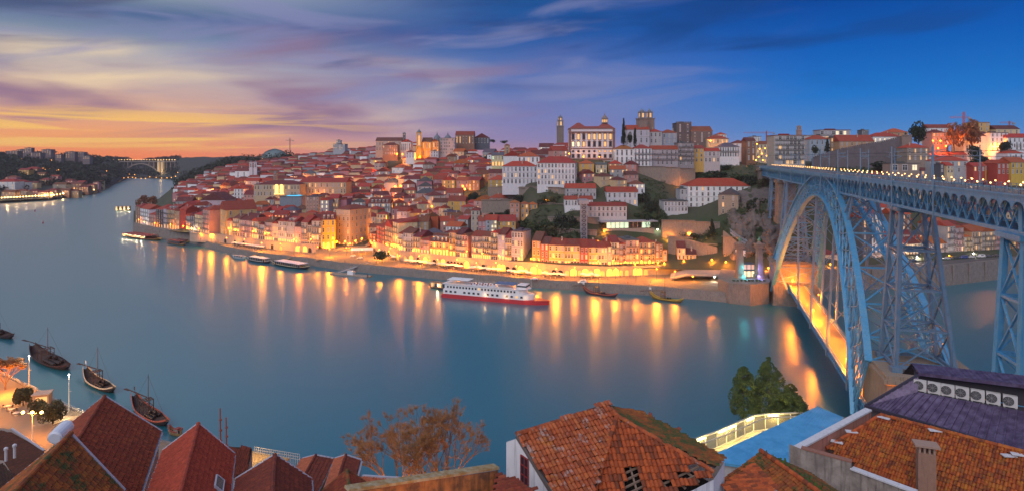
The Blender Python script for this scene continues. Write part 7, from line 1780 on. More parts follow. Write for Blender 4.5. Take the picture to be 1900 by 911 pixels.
# water tank on the roof
o = tag(empty('water_heater_tank', P(112,803,43.5)), 'white cylindrical water heater lying on the left roof', 'tank'); a, b = P(102,812,43.2)-o.location, P(124,790,44.6)-o.location; mb = MB(); d = (b-a).normalized(); mb.tube(a, b, .5, k=16); mb.tube(a-d*.08, a, .38, .5, 16); mb.tube(b, b+d*.08, .5, .38, 16)
mb.build('tank', mat('tank_white', (.62,.66,.74), .35, .1), o, smooth=False); mb = MB()
for t in (.2, .8): q = a.lerp(b, t); mb.bar(q-Vector((0,0,.4)), q-Vector((0,0,1.3)), .12)
mb.build('bracket', M_VERGE, o)
# roofs seen from above at the far left bottom and behind
def polyroof(label, pts, m, depth=6, name='tiled_house', wallc=(.34,.28,.26), tw=.26, edge=None, tl=.42):
    poly = [P(*p) for p in pts]; root = tag(empty(name, poly[0]), label, 'house'); LABELS[label] = root; inv = Matrix.Translation(-poly[0])
    o = tiles('roof_slope', poly, m, root, tw, tl); o.matrix_parent_inverse = inv
    mb = MB(); dz = Vector((0,0,-depth))
    for p, q in zip(poly, poly[1:]+poly[:1]): mb.quad(p-Vector((0,0,.08)), q-Vector((0,0,.08)), q+dz, p+dz)
    o = mb.build('wall', M_WALL, root, color=wallc); o.matrix_parent_inverse = inv
    if edge:
        mb = MB()
        for i in edge: p, q = poly[i], poly[(i+1) % len(poly)]; mb.bar(p+Vector((0,0,.06)), q+Vector((0,0,.06)), .24, .18)
        o = mb.build('verge_board', M_VERGE, root); o.matrix_parent_inverse = inv
    return root, poly
polyroof('dark brown low roof at the left edge below the lit promenade', [(-40,790,98),(22,795,96),(82,836,90),(24,888,80),(-60,880,80)], tile_mat('brown_tiles', [(.12,.04,.02),(.09,.032,.018),(.15,.05,.022)], la=.03, moss=.2), edge=[1])
polyroof('darkest roof in the very bottom left corner', [(-60,850,62),(6,852,60),(30,890,56),(-10,935,50),(-80,935,50)], tile_mat('dark_brown_tiles', [(.08,.03,.016),(.06,.025,.015),(.10,.04,.02)], la=.03, moss=.3))
for i, (px, py) in enumerate(((11,838),(27,832))):
    o = tag(empty('flue_pipe', P(px, py+10, 84)+Vector((0,0,.5))), f"small white flue pipe on the dark brown roof, {('left','right')[i]} of two", 'flue'); mb = MB(); mb.lathe([(.17,-1),(.17,.5),(.26,.55),(.26,.8),(.06,.95)], 10); mb.build('pipe', M_COP, o)
polyroof('small dark roof with mossy ridge between bright red and maroon roofs', [(424,828,72),(468,830,71),(458,880,69.5),(436,884,70.2)], T_MAROON)
polyroof('low flat-pitched pink roof right of the twin low roofs', [(673,883,64),(767,889,62),(760,905,61),(640,905,62.5)], T_PINK, edge=[0])
polyroof('small pink roof at the foot of the bare trees', [(783,879,66),(850,880,65),(880,892,63),(770,905,62.6)], T_PINK)
# orange-lit parapet wall and the red roof right of it
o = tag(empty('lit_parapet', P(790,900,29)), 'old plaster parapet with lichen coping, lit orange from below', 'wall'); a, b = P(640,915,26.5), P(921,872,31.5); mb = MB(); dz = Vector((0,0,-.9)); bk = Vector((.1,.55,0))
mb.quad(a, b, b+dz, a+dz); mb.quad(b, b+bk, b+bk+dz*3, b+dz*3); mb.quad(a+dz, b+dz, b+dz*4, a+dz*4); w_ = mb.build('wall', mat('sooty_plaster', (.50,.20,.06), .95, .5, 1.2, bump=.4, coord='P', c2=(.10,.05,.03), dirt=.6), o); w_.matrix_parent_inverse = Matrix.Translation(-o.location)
mb = MB(); mb.bar(a+Vector((0,.28,.06)), b+Vector((0,.28,.06)), .5, .12); w_ = mb.build('coping', mat('lichen_coping', (.34,.20,.06), .9, .5, 3, c2=(.40,.34,.22), coord='P', bump=.4), o); w_.matrix_parent_inverse = Matrix.Translation(-o.location)
point_light(P(780,935,27.0)+Vector((0,-.6,-.6)), 120, (1,.36,.04), .2); point_light(P(880,920,28.5)+Vector((.2,-1.2,-.3)), 80, (1,.36,.04), .2)
polyroof('red tiled roof corner right of the lit parapet', [(923,876,31.6),(990,902,30.2),(1010,960,27.5),(900,960,26.4)], T_RED)
# ---- the central house with the broken hipped roof
R1 = P(959,809,36.0); R2 = P(1127,755,40.2); R3 = P(1145,774,38.6)
rd_ = (R2-R1); rd_.z = 0; rd_.normalize(); pd = Vector((rd_.y, -rd_.x, 0)); pt = math.tan(math.radians(30)); vd = Vector((pd.x, pd.y, -pt)); SL = 7.4
V1 = R1+vd*SL; H1 = plane_px(R1, R2, V1, 1092, 948); zb = H1.z
H2r = Vector(((1324-CX)/F, 1, -(876-HY)/F)); t = (zb+.9-CZ)/H2r.z; H2 = Vector((0,0,CZ))+H2r*t
root = tag(empty('broken_roof_house', Vector((R2.x, R2.y, zb))), 'white-walled house with big weathered red roof full of holes, bottom centre', 'house'); inv = Matrix.Translation(-root.location)
def rp(o): o.matrix_parent_inverse = inv; return o
rp(tiles('roof_slope', [R1, R2, R3, H1, V1], T_CENTRAL, root, .25, .4))
hp = lambda px, py: plane_px(R3, H1, H2, px, py)
holes = [[hp(1160,866), hp(1176,862), hp(1198,915), hp(1158,915)], [hp(1288,862), hp(1297,858), hp(1322,872), hp(1262,890), hp(1236,903), hp(1234,897)]]
H1b, H2b = H1+(H1-R3)*.25, H2
rp(tiles('hip_slope', [R3, H2, H2+(H1-R3)*.02, H1b, H1], T_FRONT, root, .25, .44, skip=holes))
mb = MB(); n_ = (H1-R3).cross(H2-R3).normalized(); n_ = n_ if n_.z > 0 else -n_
mb.quad(*[p-n_*.9 for p in (R3, H2, H1b)]); rp(mb.build('attic_shade_sheet', mat('attic_shade_paint', (.015,.01,.008), 1, 0), root))  # near-black sheet: the darkness of the open attic put into its colour
mb = MB()
for f in [i/15 for i in range(1, 15)]: a, b = R3.lerp(H1b, f), R3.lerp(H2, f); mb.bar(a-n_*.14, b-n_*.14, .09)
for f in [i/9 for i in range(1, 9)]: e = H1b.lerp(H2, f); mb.bar(R3-n_*.22, e-n_*.22, .1)
rp(mb.build('rafters', mat('old_rafters', (.22,.15,.11), .9, .3, 3), root))
B1 = P(1189,771,41.5); rp(tiles('back_slope', [R2, B1, H2+Vector((1.4,2.2,-.1)), H2, R3], T_GREEN, root, .25, .42))
rp(caps(R1+Vector((0,0,.1)), R2+Vector((0,0,.1)), T_CENTRAL, root, .15)); rp(caps(R2+Vector((0,0,.1)), R3+Vector((0,0,.1)), T_CENTRAL, root, .16)); rp(caps(R3+Vector((0,0,.08)), H1b+Vector((0,0,.08)), T_FRONT, root, .15)); rp(caps(R3+Vector((0,0,.08)), H2+Vector((0,0,.06)), T_CENTRAL, root, .13)); rp(caps(R2+Vector((0,0,.05)), B1+Vector((0,0,.05)), T_GREEN, root, .12))
mb = MB(); dz = Vector((0,0,-9)); o_ = -rd_*.02; a, b = R1+o_-Vector((0,0,.12)), V1+o_-Vector((0,0,.12)); lft = R1-pd*1.1+Vector((0,0,-.75)); mb.quad(a, b, b+dz, lft+dz, lft); mb.quad(b, V1+rd_*8-Vector((0,0,.2)), V1+rd_*8+dz, b+dz); mb.quad(H1b-Vector((0,0,.4)), H2-Vector((0,0,.4)), H2+dz, H1b+dz)
mb.quad(H2-Vector((0,0,.4)), H2+Vector((1.4,2.2,-.5)), H2+Vector((1.4,2.2,-9)), H2+dz); mb.quad(H2+Vector((1.4,2.2,-.5)), B1-Vector((0,0,.3)), B1+dz, H2+Vector((1.4,2.2,-9)))
rp(mb.build('wall', M_WALL, root, color=(.74,.74,.78)))
c = solve_on(R1-rd_*.03, pd, 974, 873); mb = MB(); mb.m = 0
def wq(x, z): return c+pd*x+Vector((0,0,z))-rd_*.05
mb.quad(wq(-.32,-.75), wq(.32,-.75), wq(.32,.75), wq(-.32,.75)); mb.m = 1
for x in (-.35, 0, .35): mb.bar(wq(x,-.8), wq(x,.8), .07)
for z in (-.8, -.25, .3, .8): mb.bar(wq(-.35,z), wq(.35,z), .06)
rp(mb.build('window', [M_GLASS, mat('red_window_frame', (.28,.03,.03), .6, .1)], root)); rp((lambda m_: (m_.bar(R1+Vector((0,0,.02))-rd_*.03, V1+Vector((0,0,.02))-rd_*.03, .12, .16), m_.build('verge_board', mat('dark_verge', (.13,.10,.09), .8, .2), root))[1])(MB()))
for px, py, d, s in ((1206,772,42.0,'left'), (1259.5,800,40.5,'right')):
    o = empty('rusty_post', P(px, py+22, d)); mb = MB(); mb.bar((0,0,-2.4), (0,0,.95), .16); mb.bar((0,0,.95), (.05,0,1.05), .2); mb.build('post', mat('rust', (.36,.09,.05), .8, .3, 4), o); tag(o, f'rusty red post sticking up behind the broken roof, {s} of two', 'post')
# ---- moss-covered roof at the bottom right of centre
a = P(1411,838,43); u_ = (P(1530,912,37.2)-a); u_.z = 0; u_.normalize(); b = a+u_*9; nn = Vector((-u_.y, u_.x, 0)); nn = nn if nn.x < 0 else -nn
root = tag(empty('mossy_house', a-Vector((0,0,3))), 'moss-covered old tiled roof left of the stained parapet wall', 'house'); inv = Matrix.Translation(-root.location)
el_ = plane_px(a, b, a+nn*1+Vector((0,0,-.5)), 1246, 912); eL0 = a+(nn+Vector((0,0,-.5)))*5.6; rp(tiles('roof_slope', [a, b, b+(nn+Vector((0,0,-.5)))*5.6, eL0], T_MOSSY, root, .25, .42)); rp(tiles('roof_slope', [a, b, b+(-nn+Vector((0,0,-.5)))*4, a+(-nn+Vector((0,0,-.5)))*4], T_GREEN, root, .25, .42)); rp(caps(a+Vector((0,0,.1)), b+Vector((0,0,.1)), T_FRONT, root, .16))
mb = MB(); dz = Vector((0,0,-7)); mb.quad(a-Vector((0,0,.2)), eL0-Vector((0,0,.2)), eL0+dz, a+dz); e2 = a+(-nn+Vector((0,0,-.5)))*4; mb.quad(a-Vector((0,0,.2)), e2-Vector((0,0,.2)), e2+dz, a+dz); rp(mb.build('wall', M_WALL, root, color=(.4,.33,.28)))
a2 = P(1394,868,39.5); b2 = P(1440,912,36.5); b2.z = a2.z; rp(caps(a2, b2, M_COP, root, .17)); e3 = P(1340,912,36.6); rp(tiles('lower_slope', [a2, b2, b2+(e3-a2), e3], T_FRONT, root, .25, .42, lift=.3))
mb = MB(); fr3 = random.Random(9)
for k in range(260):
    t, s = fr3.random(), fr3.random()**2; p = a+u_*9*t+(-nn+Vector((0,0,-.5)))*s*2.2+Vector((0,0,.1)); v = Vector((fr3.uniform(-.12,.12), fr3.uniform(-.12,.12), fr3.uniform(.05,.22))); w = Vector((fr3.uniform(-.1,.1), fr3.uniform(-.1,.1), .02)); mb.quad(p-w, p+w, p+v+w*.5, p+v-w*.5)
o = rp(mb.build('roof_weeds', mat('roof_weeds_green', (.06,.12,.02), .9, .4, 5), root)); o['kind'] = 'stuff'
# ---- stained parapet house with the lichen-orange roof and chimney
TL, TR, BL = P(1634,771,57), P(1915,844,49.2), P(1533,833,55.6)
BR = plane_px(TL, TR, BL, 1760, 945); BR0 = plane_px(TL, TR, BL, 1600, 872)
root = tag(empty('lichen_roof_house', TL-Vector((0,0,5))), 'house with lichen-orange tiled roof, stained parapet walls and a brick chimney', 'house'); inv = Matrix.Translation(-root.location)
rp(tiles('roof_slope', [TL, TR, plane_px(TL, TR, BL, 1960, 950), BR, BR0, BL], T_LICHEN, root, .23, .5)); rp(caps(TL+Vector((0,0,.1)), TR+Vector((0,0,.1)), T_LICHEN, root, .17)); rp(caps(BL+Vector((0,0,.1)), TL+Vector((0,0,.1)), T_FRONT, root, .15))
mb = MB(); c0, c1 = P(1467,834,53.5), P(1607,759,60.5); th = Vector((.35,-.25,0)); dz = Vector((0,0,-5.5))
mb.quad(c0, c1, c1+dz, c0+dz); mb.quad(c0+th, c1+th, c1+th+dz, c0+th+dz); mb.quad(c0, c0+th, c0+th+dz, c0+dz); rp(mb.build('pink_parapet', M_WALL, root, color=(.46,.20,.15)))
mb = MB(); mb.bar(c0+th*.5+Vector((0,0,.05)), c1+th*.5+Vector((0,0,.05)), .65, .16); rp(mb.build('coping', M_COP, root))
s0, s1, s2 = P(1486,832,52.6), P(1580,858,50.5), P(1700,915,46.5); mb = MB(); dz = Vector((0,0,-6)); mb.quad(s0, s1, s1+dz, s0+dz); s1b = s1-Vector((0,0,.55)); s2b = s2; mb.quad(s1b, s2b, s2b+dz, s1b+dz); mb.quad(s0, s0+Vector((-.6,.9,0)), s0+Vector((-.6,.9,0))+dz, s0+dz); mb.quad(s0, s1, s1+Vector((.25,.3,0)), s0+Vector((.25,.3,0)))
rp(mb.build('stained_wall', mat('stained_plaster', (.24,.20,.18), .95, .5, .9, bump=.4, coord='P', dirt=.5, c2=(.34,.29,.26)), root))
mb = MB(); mb.bar(s1b+Vector((.1,.15,.05)), s2b+Vector((.1,.15,.05)), .6, .12); rp(mb.build('coping', M_COP, root)); mb = MB(); mb.bar(s0+Vector((.12,.15,.06)), s1+Vector((.12,.15,.06)), .5, .12); rp(mb.build('coping', mat('rust_coping', (.30,.14,.10), .9, .4, 3), root))
cb = plane_px(TL, TR, BL, 1718, 912); rz_ = -.35; mb = MB(); hc = (912-838)/F*cb.y; mb.box((cb.x,cb.y,cb.z+hc/2-1), (1.25,.75,hc+2), rz_); ck = mb.build('chimney', mat('chimney_brick', (.30,.17,.12), .9, .4, 2.5, bump=.4, coord='P', dirt=.5), root); rp(ck)
mb = MB(); mb.box((cb.x,cb.y,cb.z+hc+.62), (1.75,1.15,.16), rz_)
for x in (-.5,-.17,.17,.5): mb.box((cb.x+x*math.cos(rz_),cb.y+x*math.sin(rz_),cb.z+hc+.28), (.14,.7,.56), rz_)
o = mb.build('chimney_cap', mat('cap_stone', (.36,.24,.19), .9, .3, 3), ck)
for px, py in ((1553,822),(1580,803),(1640,777),(1735,801),(1872,848),(1890,846)):
    q = plane_px(TL, TR, BL, px, py); mb = MB(); mb.box((q.x,q.y,q.z+.16), (1.0,.5,.08), fr_.uniform(-.9,.3)); rp(mb.build('lead_flashing', M_COP, root))
# ---- purple standing-seam roof with the row of air-conditioning units
T1, T2, A1, A2_, E1, E2 = P(1704,695,62), P(1930,722,56.2), P(1703,727,61.2), P(1930,768,56), P(1605,753,63), P(1935,849,50.2)
root = tag(empty('metal_roof_building', T1-Vector((0,0,6))), 'building with purple standing-seam metal roof and a recess full of air conditioners', 'building'); inv = Matrix.Translation(-root.location)
M_PUR = mat('purple_zinc', (.085,.055,.12), .42, .55, 1.3, metal=.3, coord='P', c2=(.15,.115,.20), dirt=.4)
Ep = E1.lerp(E2, .2); mb = MB(); mb.quad(T1, A1, E1); mb.quad(A1, Ep, E1); [mb.quad(A1.lerp(A2_, i/24), A1.lerp(A2_, (i+1)/24), Ep.lerp(E2, (i+1)/24), Ep.lerp(E2, i/24)) for i in range(24)]; n_ = (E1-A1).cross(A2_-A1).normalized(); n_ = n_ if n_.z > 0 else -n_
for i in range(18): f = i/17; mb.bar(A1.lerp(A2_, f)+n_*.03, Ep.lerp(E2, f)+n_*.05, .10, .16)
for i in range(9): f = (i+.5)/9; mb.bar(A1.lerp(E1, f), Ep.lerp(E1, f), .09, .12); mb.bar(T1.lerp(E1, f), A1.lerp(E1, f), .09, .12)
rp(mb.build('metal_roof', M_PUR, root)); mb = MB(); mb.bar(T1, E1, .25, .2); mb.bar(E1, E2, .3, .3); rp(mb.build('eaves_trim', mat('dark_eaves', (.04,.035,.06), .6, .2), root))
bk = Vector((.55, 1.5, 0)); up2 = Vector((0,0,.25)); mb = MB(); mb.quad(A1-Vector((0,0,.1)), A2_-Vector((0,0,.1)), A2_+bk-Vector((0,0,.1)), A1+bk-Vector((0,0,.1))); mb.quad(A1+bk, A2_+bk, T2+bk, T1+bk); rp(mb.build('service_recess', mat('recess_dark', (.05,.045,.055), .9, .2), root))
mb = MB(); mb.quad(T1+up2, T2+up2, T2+bk*1.6+up2*1.6, T1+bk*1.6+up2*1.6); mb.quad(T1+up2, T2+up2, T2-up2*.3, T1-up2*.3); mb.quad(T1-up2*.3, T2-up2*.3, T2+bk*1.6, T1+bk*1.6)
for i in range(24): f = i/23; mb.bar(T1.lerp(T2, f)+up2, T1.lerp(T2, f)+bk*1.6+up2*1.6, .05, .06)
mb.quad(T1+bk*1.6+up2*1.6, T2+bk*1.6+up2*1.6, T2+bk*4-up2*8, T1+bk*4-up2*8); rp(mb.build('ridge_roof', M_PUR, root)); mb = MB(); dz = Vector((0,0,-9)); i_ = Vector((.3,.3,-.3)); mb.quad(E1+i_, E2+i_, E2+i_+dz, E1+i_+dz); mb.quad(E1+i_, T1+bk-Vector((0,0,.6)), T1+bk+dz, E1+i_+dz); rp(mb.build('wall', M_WALL, root, color=(.10,.09,.10)))
pos7 = [1710.5,1739,1766,1794,1823,1852,1882.6]; ac0 = None; yaw_ = math.atan2((A2_-A1).y, (A2_-A1).x)
for i, px in enumerate(pos7):
    f = (px-1703)/227; q = A1.lerp(A2_, f)+bk*.33; q.z = A1.lerp(A2_, f).z-.1
    o = empty('air_conditioner', q, yaw_); mb = MB(); mb.b2((-.54,0,.08), (.54,.45,1.15)); mb.b2((-.5,.05,0), (-.35,.4,.08)); mb.b2((.35,.05,0), (.5,.4,.08)); mb.build('casing', mat('ac_casing', (.60,.58,.56), .5, .08, 2), o)
    mb = MB(); mb.tube((-.14,.02,.65), (-.14,-.03,.65), .42, k=20); mb.build('fan_opening', mat('ac_dark', (.03,.03,.035), .7, 0), o); mb = MB()
    for r_ in (.12,.22,.32,.42):
        for k in range(20): t0, t1 = 2*math.pi*k/20, 2*math.pi*(k+1)/20; mb.bar((-.14+r_*math.cos(t0),-.05,.65+r_*math.sin(t0)), (-.14+r_*math.cos(t1),-.05,.65+r_*math.sin(t1)), .018)
    for k in range(4): t0 = math.pi*k/4; mb.bar((-.14-.42*math.cos(t0),-.055,.65-.42*math.sin(t0)), (-.14+.42*math.cos(t0),-.055,.65+.42*math.sin(t0)), .02)
    mb.build('grille', mat('ac_grille', (.32,.31,.31), .5, 0), o); tag(o, f"white air-conditioning unit in the purple roof recess, {ORD[i].strip() or 'first'} from the left", 'air conditioner', 'air conditioners in the roof recess')
# ---- blue shed roof and the glass pavilion at the water
q = [P(1302,848,134.6), P(1448,869,130), P(1565,776,154.7), P(1516,755,161.7)]
for p in q: p.z = 12.0
q[2].z = q[3].z = 12.2; q[0].z = 11.4; q[1].z = 11.4
root = tag(empty('blue_roofed_shed', q[0]-Vector((0,0,6))), 'long shed with flat bright blue metal roof by the water', 'shed'); inv = Matrix.Translation(-root.location)
mb = MB(); mb.quad(*q); d_ = Vector((0,0,-.5))
for a, b in zip(q, q[1:]+q[:1]): mb.quad(a, b, b+d_, a+d_)
for i in range(60): f = i/59; mb.bar(q[0].lerp(q[3], f)+Vector((0,0,.05)), q[1].lerp(q[2], f)+Vector((0,0,.05)), .14, .1)
rp(mb.build('roof', mat('blue_roof_sheet', (.07,.33,.62), .5, .3, .35, coord='P', c2=(.10,.38,.66)), root)); mb = MB(); c = sum(q, Vector())/4
iq = [p.lerp(c, .04) for p in q]
for a, b in zip(iq, iq[1:]+iq[:1]): mb.quad(a-Vector((0,0,.5)), b-Vector((0,0,.5)), Vector((b.x,b.y,4)), Vector((a.x,a.y,4)))
rp(mb.build('wall', M_WALL, root, color=(.4,.42,.45)))
root = tag(empty('glass_pavilion', P(1380,810,150)), 'long glass-walled terrace pavilion glowing yellow beside the blue shed', 'pavilion'); inv = Matrix.Translation(-root.location)
tp = [(1265,823),(1330,800),(1398,771),(1420,768),(1490,765)]; zt = 9.4
tops = [G(x, y, zt) for x, y in tp]; mb = MB()
for a, b in zip(tops, tops[1:]): mb.bar(a, b, .5, .3); mb.bar(a+Vector((1.2,-2.6,.25)), b+Vector((1.2,-2.6,.25)), .25, .25); mb.bar(Vector((a.x,a.y,5.3)), Vector((b.x,b.y,5.3)), .4, .4)
pp = []
for a, b in zip(tops, tops[1:]):
    n = max(1, int((b-a).length/3.4))
    for i in range(n): pp.append((a.lerp(b, i/n), a.lerp(b, (i+1)/n)))
for a, b in pp: mb.bar(Vector((a.x,a.y,5)), a, .28, .28)
rp(mb.build('frame', mat('cream_frame', (.62,.58,.46), .6, .1), root))
gm = bpy.data.materials.new('pavilion_glass'); gm.use_nodes = True; gn = NT(gm.node_tree); bs = gn.n['Principled BSDF']; bs.inputs['Base Color'].default_value = (.30,.27,.20,1); bs.inputs['Roughness'].default_value = .15; bs.inputs['Alpha'].default_value = .55
for a, b in pp: mb = MB(); mb.quad(Vector((a.x,a.y,5.4)), Vector((b.x,b.y,5.4)), b, a); rp(mb.build('glass_panel', gm, root))
mb = MB(); mb.quad(*[Vector((p.x+1.4,p.y-3.4,5.06)) for p in (tops[0], tops[-1])], Vector((tops[-1].x,tops[-1].y,5.06)), Vector((tops[2].x,tops[2].y,5.06)), Vector((tops[0].x,tops[0].y,5.06))); rp(mb.build('floor', mat('terrace_floor', (.55,.48,.3), .8, .1), root))
for i, f in enumerate((.12, .3, .47, .68, .88)):
    k = int(f*(len(pp)-1)); a, b = pp[k]; c = a.lerp(b, .5); mb = MB(); mb.bar(a.lerp(b,.1)+Vector((.2,-.4,-.25)), a.lerp(b,.9)+Vector((.2,-.4,-.25)), .22, .14); rp(mb.build('light_strip', mat('strip_glow', (1,.9,.5), emit=(1,.78,.28), es=9, var=0), root)); point_light(c+Vector((.9,-1.6,-.6)), 1500, (1,.74,.26), .4)
# ---- promenade things at lower left
o = tag(empty('promenade_kiosk', G(79,749,5.0), .35), 'small square promenade kiosk with flat roof lit orange', 'kiosk'); mb = MB(); mb.b2((-2,-1.6,0), (2,1.6,3.2)); mb.build('wall', M_WALL, o, color=(.5,.3,.18)); mb = MB(); mb.b2((-2.3,-1.9,3.2), (2.3,1.9,3.45)); mb.build('roof', M_WALL, o, color=(.5,.36,.28)); mb = MB(); mb.b2((-1.2,-1.66,.9), (1.6,-1.6,2.6)); mb.build('window', M_LIT, o)
def tall_lamp(base, h, label, m, heads=1, power=2500, c=WH):
    o = tag(empty('promenade_lamp', base), label, 'street lamp'); mb = MB(); mb.tube((0,0,0), (0,0,h), .14, .08, 8); mb.bar((0,0,h*.55), (.9,-.2,h*.57), .08); mb.build('pole', mat('lamp_white', (.55,.52,.5), .5, .05), o)
    for k in range(heads): mb = MB(); x = (k-(heads-1)/2)*2.4; mb.ball((x,0,h+.25), .36 if heads > 1 else .2, 10); mb.build('lamp_globe', m, o); point_light((x,-.5,h+.2), power, c, .3, o)
    if heads > 1: mb = MB(); mb.bar((-1.2,0,h), (1.2,0,h), .1); mb.build('arm', mat('lamp_white', (.55,.52,.5), .5, .05), o)
    return o
tall_lamp(G(54,716,5.0), 9.4, 'tall slim white lamp on the promenade edge, left of two', M_WHITE_GLOW, 1, 1500); tall_lamp(G(128,762,5.0), 10.2, 'tall slim white lamp on the promenade edge, right of two', M_WHITE_GLOW, 1, 1500)
tall_lamp(G(60,818,5.0), 7.2, 'double-headed lamp blazing orange among the promenade shrubs', mat('blaze_glow', (1,.8,.4), emit=(1,.58,.16), es=14, var=0), 3, 4500, (1,.33,.02))
for px, py in ((10,735),(-60,700),(-40,790),(30,700)): point_light(G(px, py, 5.0)+Vector((0,0,6)), 6500, (1,.32,.02), .4)  # added lights without posts, to brighten the promenade in orange
point_light(G(122,776,5.0)+Vector((0,0,2.2)), 1500, (1,.72,.35), .3)
def fine_crown(lumps, n, size, seed, m):
    r = random.Random(seed); mb = MB(); leafcloud(mb, lumps, n, size, r); return mb
def bigbush(px, py, w, h, label, m, seed, n=3500, cat='shrub', name='shrub', z=5.0, size=.17):
    b = G(px, py, z); r = random.Random(seed); L = []
    for _ in range(12): a = r.uniform(0, 6.28); q = r.uniform(0, .62)*w/2; L.append(((q*math.cos(a), q*math.sin(a), h*r.uniform(.35,.72)), (w*.2,w*.2,h*.27)))
    o = tag(empty(name, b), label, cat); fine_crown(L, n, size, seed, m).build('crown', m, o); mb = MB(); mb.tube((0,0,0), (0,0,h*.5), .16, .1, 6)
    for k in range(4): a = k*1.6+.3; mb.tube((0,0,h*.25), (w*.2*math.cos(a), w*.2*math.sin(a), h*.6), .09, .05, 5)
    mb.build('trunk', M_BARK, o); return o
bigbush(43, 752, 6.0, 5.6, 'dense green shrub on the promenade, upper of the hedge clumps', M_LEAFO, 3); bigbush(72, 772, 6.2, 5.2, 'dense green shrub on the promenade, middle of the hedge clumps', M_LEAFO, 4); bigbush(98, 786, 7.5, 6.6, 'dense green shrub on the promenade, lowest of the hedge clumps', M_LEAFO, 5)
for i, (px, py) in enumerate(((14,757),(21,763),(30,770))):
    p = G(px, py, 5.0); o = link('dining_table', tb, None, p, (1.6,1.6,1)); tag(o, f"white-clothed dining table on the promenade, {('upper','middle','lower')[i]} of three", 'table')
    for s in (-1, 1):
        c_ = link('dining_chair', ch, None, p+Vector((s*1.2,.2,0)), rz=-s*math.pi/2); tag(c_, f"dark chair {('left','right')[s > 0]} of the {('upper','middle','lower')[i]} white promenade table", 'chair')
mb = MB(); prev = None
for px, py in dens([e for e in EDGE if -100 <= e[0] <= 320], 9):
    q = G(px, py, 5.4)
    if prev:
        for z in (.5, 1.0): mb.bar(prev+Vector((0,-.4,z)), q+Vector((0,-.4,z)), .06)
        mb.bar(q+Vector((0,-.4,0)), q+Vector((0,-.4,1.05)), .08)
    prev = q
tag(mb.build('promenade_railing', M_FRAME), 'pale metal railing along the near promenade edge', 'railing')
for i, (px, t, b) in enumerate(((408,757,845),(419,774,850))):
    o = empty('rusty_mast', P(px+2, b, 82)); H = (b-t)/F*82; mb = MB(); mb.tube((0,0,-3), (-.12,0,H), .13, .09, 8)
    for k in range(3): mb.tube((-.03*k,0,H*(.3+.22*k)), (-.03*k,0,H*(.33+.22*k)), .19, k=8)
    mb.build('pole', mat('rust', (.36,.09,.05), .8, .3, 4), o); tag(o, f"thin rusty red mast behind the left roofs, {('taller left','shorter right')[i]} of two", 'mast')
o = tag(empty('wooden_pier', G(462,852,4.0)), 'small lit wooden landing stage with pale mesh fence behind the roofs', 'landing stage'); mb = MB(); a, b = P(440,846,140)-o.location, P(520,862,136)-o.location; mb.bar(a, b, 6, .4); mb.build('deck', mat('ochre_deck', (.42,.27,.12), .8, .3, 2), o); mb = MB(); a, b = P(472,838,141)-o.location, P(556,852,138)-o.location
for z in (0,.6,1.2): mb.bar(a+Vector((0,0,z)), b+Vector((0,0,z)), .07)
for i in range(22): f = i/21; mb.bar(a.lerp(b, f)-Vector((0,0,1.5)), a.lerp(b, f)+Vector((0,0,1.3)), .07)
mb.build('fence', M_FRAME, o); point_light(P(470,845,138)+Vector((0,0,2)), 700, (1,.6,.2), .3)
# ---- trees on the near quay
def branches(p, d, L, r, lev, rr_, out, tips):
    q = p+d*L; out.tube(p, q, r, r*.68, 6 if lev < 2 else 4, False)
    if lev >= 5: tips.append((q, d)); return
    for _ in range(3 if lev < 4 else 2):
        nd = (d+Vector((rr_.uniform(-1,1), rr_.uniform(-1,1), rr_.uniform(-.35,.8)))*(.55 if lev else .6)).normalized(); branches(q-d*L*rr_.uniform(0,.25), nd, L*rr_.uniform(.62,.86), r*.62, lev+1, rr_, out, tips)
def bare_tree(base, h, label, seed, spread=1.0, lf=1.0, tm=mat('golden_twigs', (.32,.15,.06), .9, .35, .5, c2=(.42,.22,.085))):
    r = random.Random(seed); o = tag(empty('bare_tree', base), label, 'tree'); out = MB(); tips = []
    out.tube((0,0,-1), (0,0,h*.16), h*.02, h*.017, 8, False)
    for k in range(6): a = k*1.05+r.uniform(-.3,.3); branches(Vector((0,0,h*.14)), Vector((math.cos(a)*.62*spread, math.sin(a)*.62*spread, 1)).normalized(), h*.26, h*.010, 1, r, out, tips)
    out.build('trunk', mat('lit_bark', (.20,.10,.055), .9, .3, 2), o); tw = MB()
    for q, d in tips:
        for _ in range(16):
            v = (d+Vector((r.uniform(-1,1), r.uniform(-1,1), r.uniform(-.6,.9)))*.9).normalized()*h*r.uniform(.03,.075); w = Vector((r.uniform(-1,1), r.uniform(-1,1), r.uniform(-1,1))).normalized()*h*.0017; tw.quad(q-w, q+w, q+v+w*.4, q+v-w*.4)
            for _ in range(5):
                c = q+v*r.random(); s = h*.0048*lf*r.uniform(.5,1.3); e = Vector((r.uniform(-1,1), r.uniform(-1,1), r.uniform(-1,1))).normalized()*s; f = e.cross(Vector((0,.3,1))).normalized()*s*.7; tw.quad(c-e, c-f, c+e, c+f)
    tw.build('twigs', tm, o); return o
bare_tree(XD(740, 128, 5), 20.5, 'wide bare rusty-brown tree on the near quay, left of two', 12, 1.35, 1.05); bare_tree(XD(815, 126, 5), 22.5, 'wide bare rusty-brown tree on the near quay, right of two', 15, 1.35, 1.05)
bare_tree(G(10,722,5.0), 10.5, 'bare tree lit bright orange at the left edge of the promenade', 17, .9, 3.0); point_light(G(16,728,5.0)+Vector((2,-3,4)), 7500, (1,.34,.02), .3)
for px in (700, 760, 830, 880): point_light(XD(px, 120, 6.5), 5200, (1,.42,.08), .4)
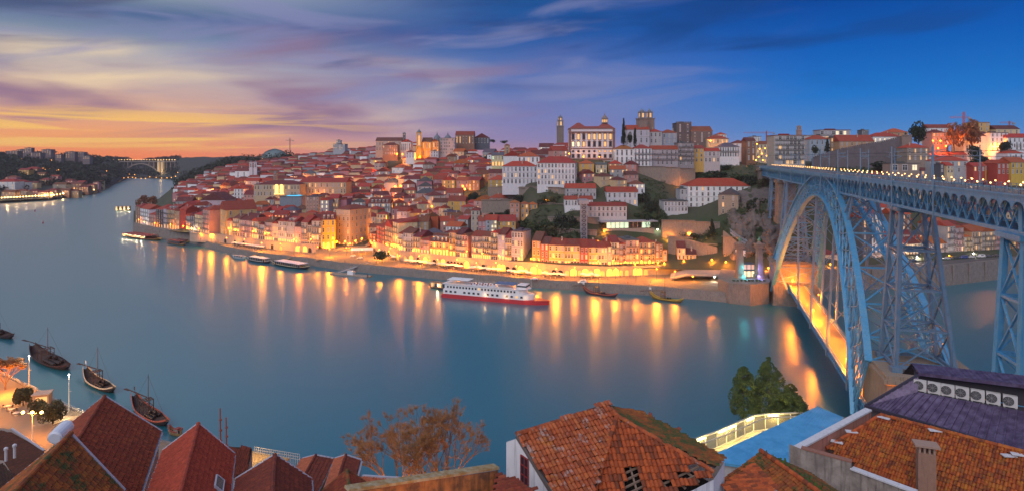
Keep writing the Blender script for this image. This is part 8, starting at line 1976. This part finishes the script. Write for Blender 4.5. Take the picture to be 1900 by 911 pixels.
for px, py, w, h, n_, s in ((1380,776,10.5,14.6,'left',21),(1427,778,11.5,17.4,'tallest middle',22),(1468,785,10,10.8,'lower right',23)):
    b = G(px, py, 5.0); r = random.Random(s); mc = MB(); k = 0
    while k < 17000:
        z = r.uniform(.06, 1); a = r.uniform(0, 6.283); e = w*.5*(1-z)**.52*min(1, .55+z*2)*(1+.45*mnoise.noise(Vector((math.cos(a)*1.3, math.sin(a)*1.3, z*5+s)))); q = e*r.random()**.4
        c = Vector((q*math.cos(a), q*math.sin(a), h*z))
        if mnoise.fractal(c*.55+Vector((s, 0, 0)), 1, 2, 3) < -.02: continue
        sz = .15*r.uniform(.6, 1.5); u = Vector((r.uniform(-1,1), r.uniform(-1,1), r.uniform(-.4,1))).normalized()*sz; v = u.cross(Vector((r.uniform(-1,1), r.uniform(-1,1), r.uniform(-1,1)))).normalized()*sz*.55
        mc.quad(c-u-v, c+u-v*.6, c+u*.8+v, c-u*.7+v); k += 1
    o = tag(empty('dark_pine', b), f'dark bushy evergreen behind the glass pavilion, {n_} of three', 'tree'); mc.build('crown', mat('pine_green', (.055,.095,.028), .8, .5, .5, c2=(.10,.14,.035)), o); mb = MB(); mb.tube((0,0,0), (0,0,h*.9), .28, .08, 8); mb.build('trunk', M_BARK, o)

for o in bpy.data.objects:
    l = o.get('label')
    if l and not 4 <= len(l.split()) <= 16: print('LABELLEN', len(l.split()), l)
print('LIGHTS', LN[0])
mb = MB(); mb.b2((-3300, -70, -8), (2200, 3450, 170)); hz = mb.build('haze', [])
hm = bpy.data.materials.new('haze_air'); hm.use_nodes = True; hn = NT(hm.node_tree); hn.n.clear()
pv = hn.new('ShaderNodeVolumePrincipled'); pv.inputs['Color'].default_value = (.86, .80, .92, 1); pv.inputs['Density'].default_value = .00005; pv.inputs['Anisotropy'].default_value = .0
ho_ = hn.new('ShaderNodeOutputMaterial'); hn.l.new(pv.outputs[0], ho_.inputs['Volume']); hz.data.materials.append(hm); tag(hz, kind='stuff')
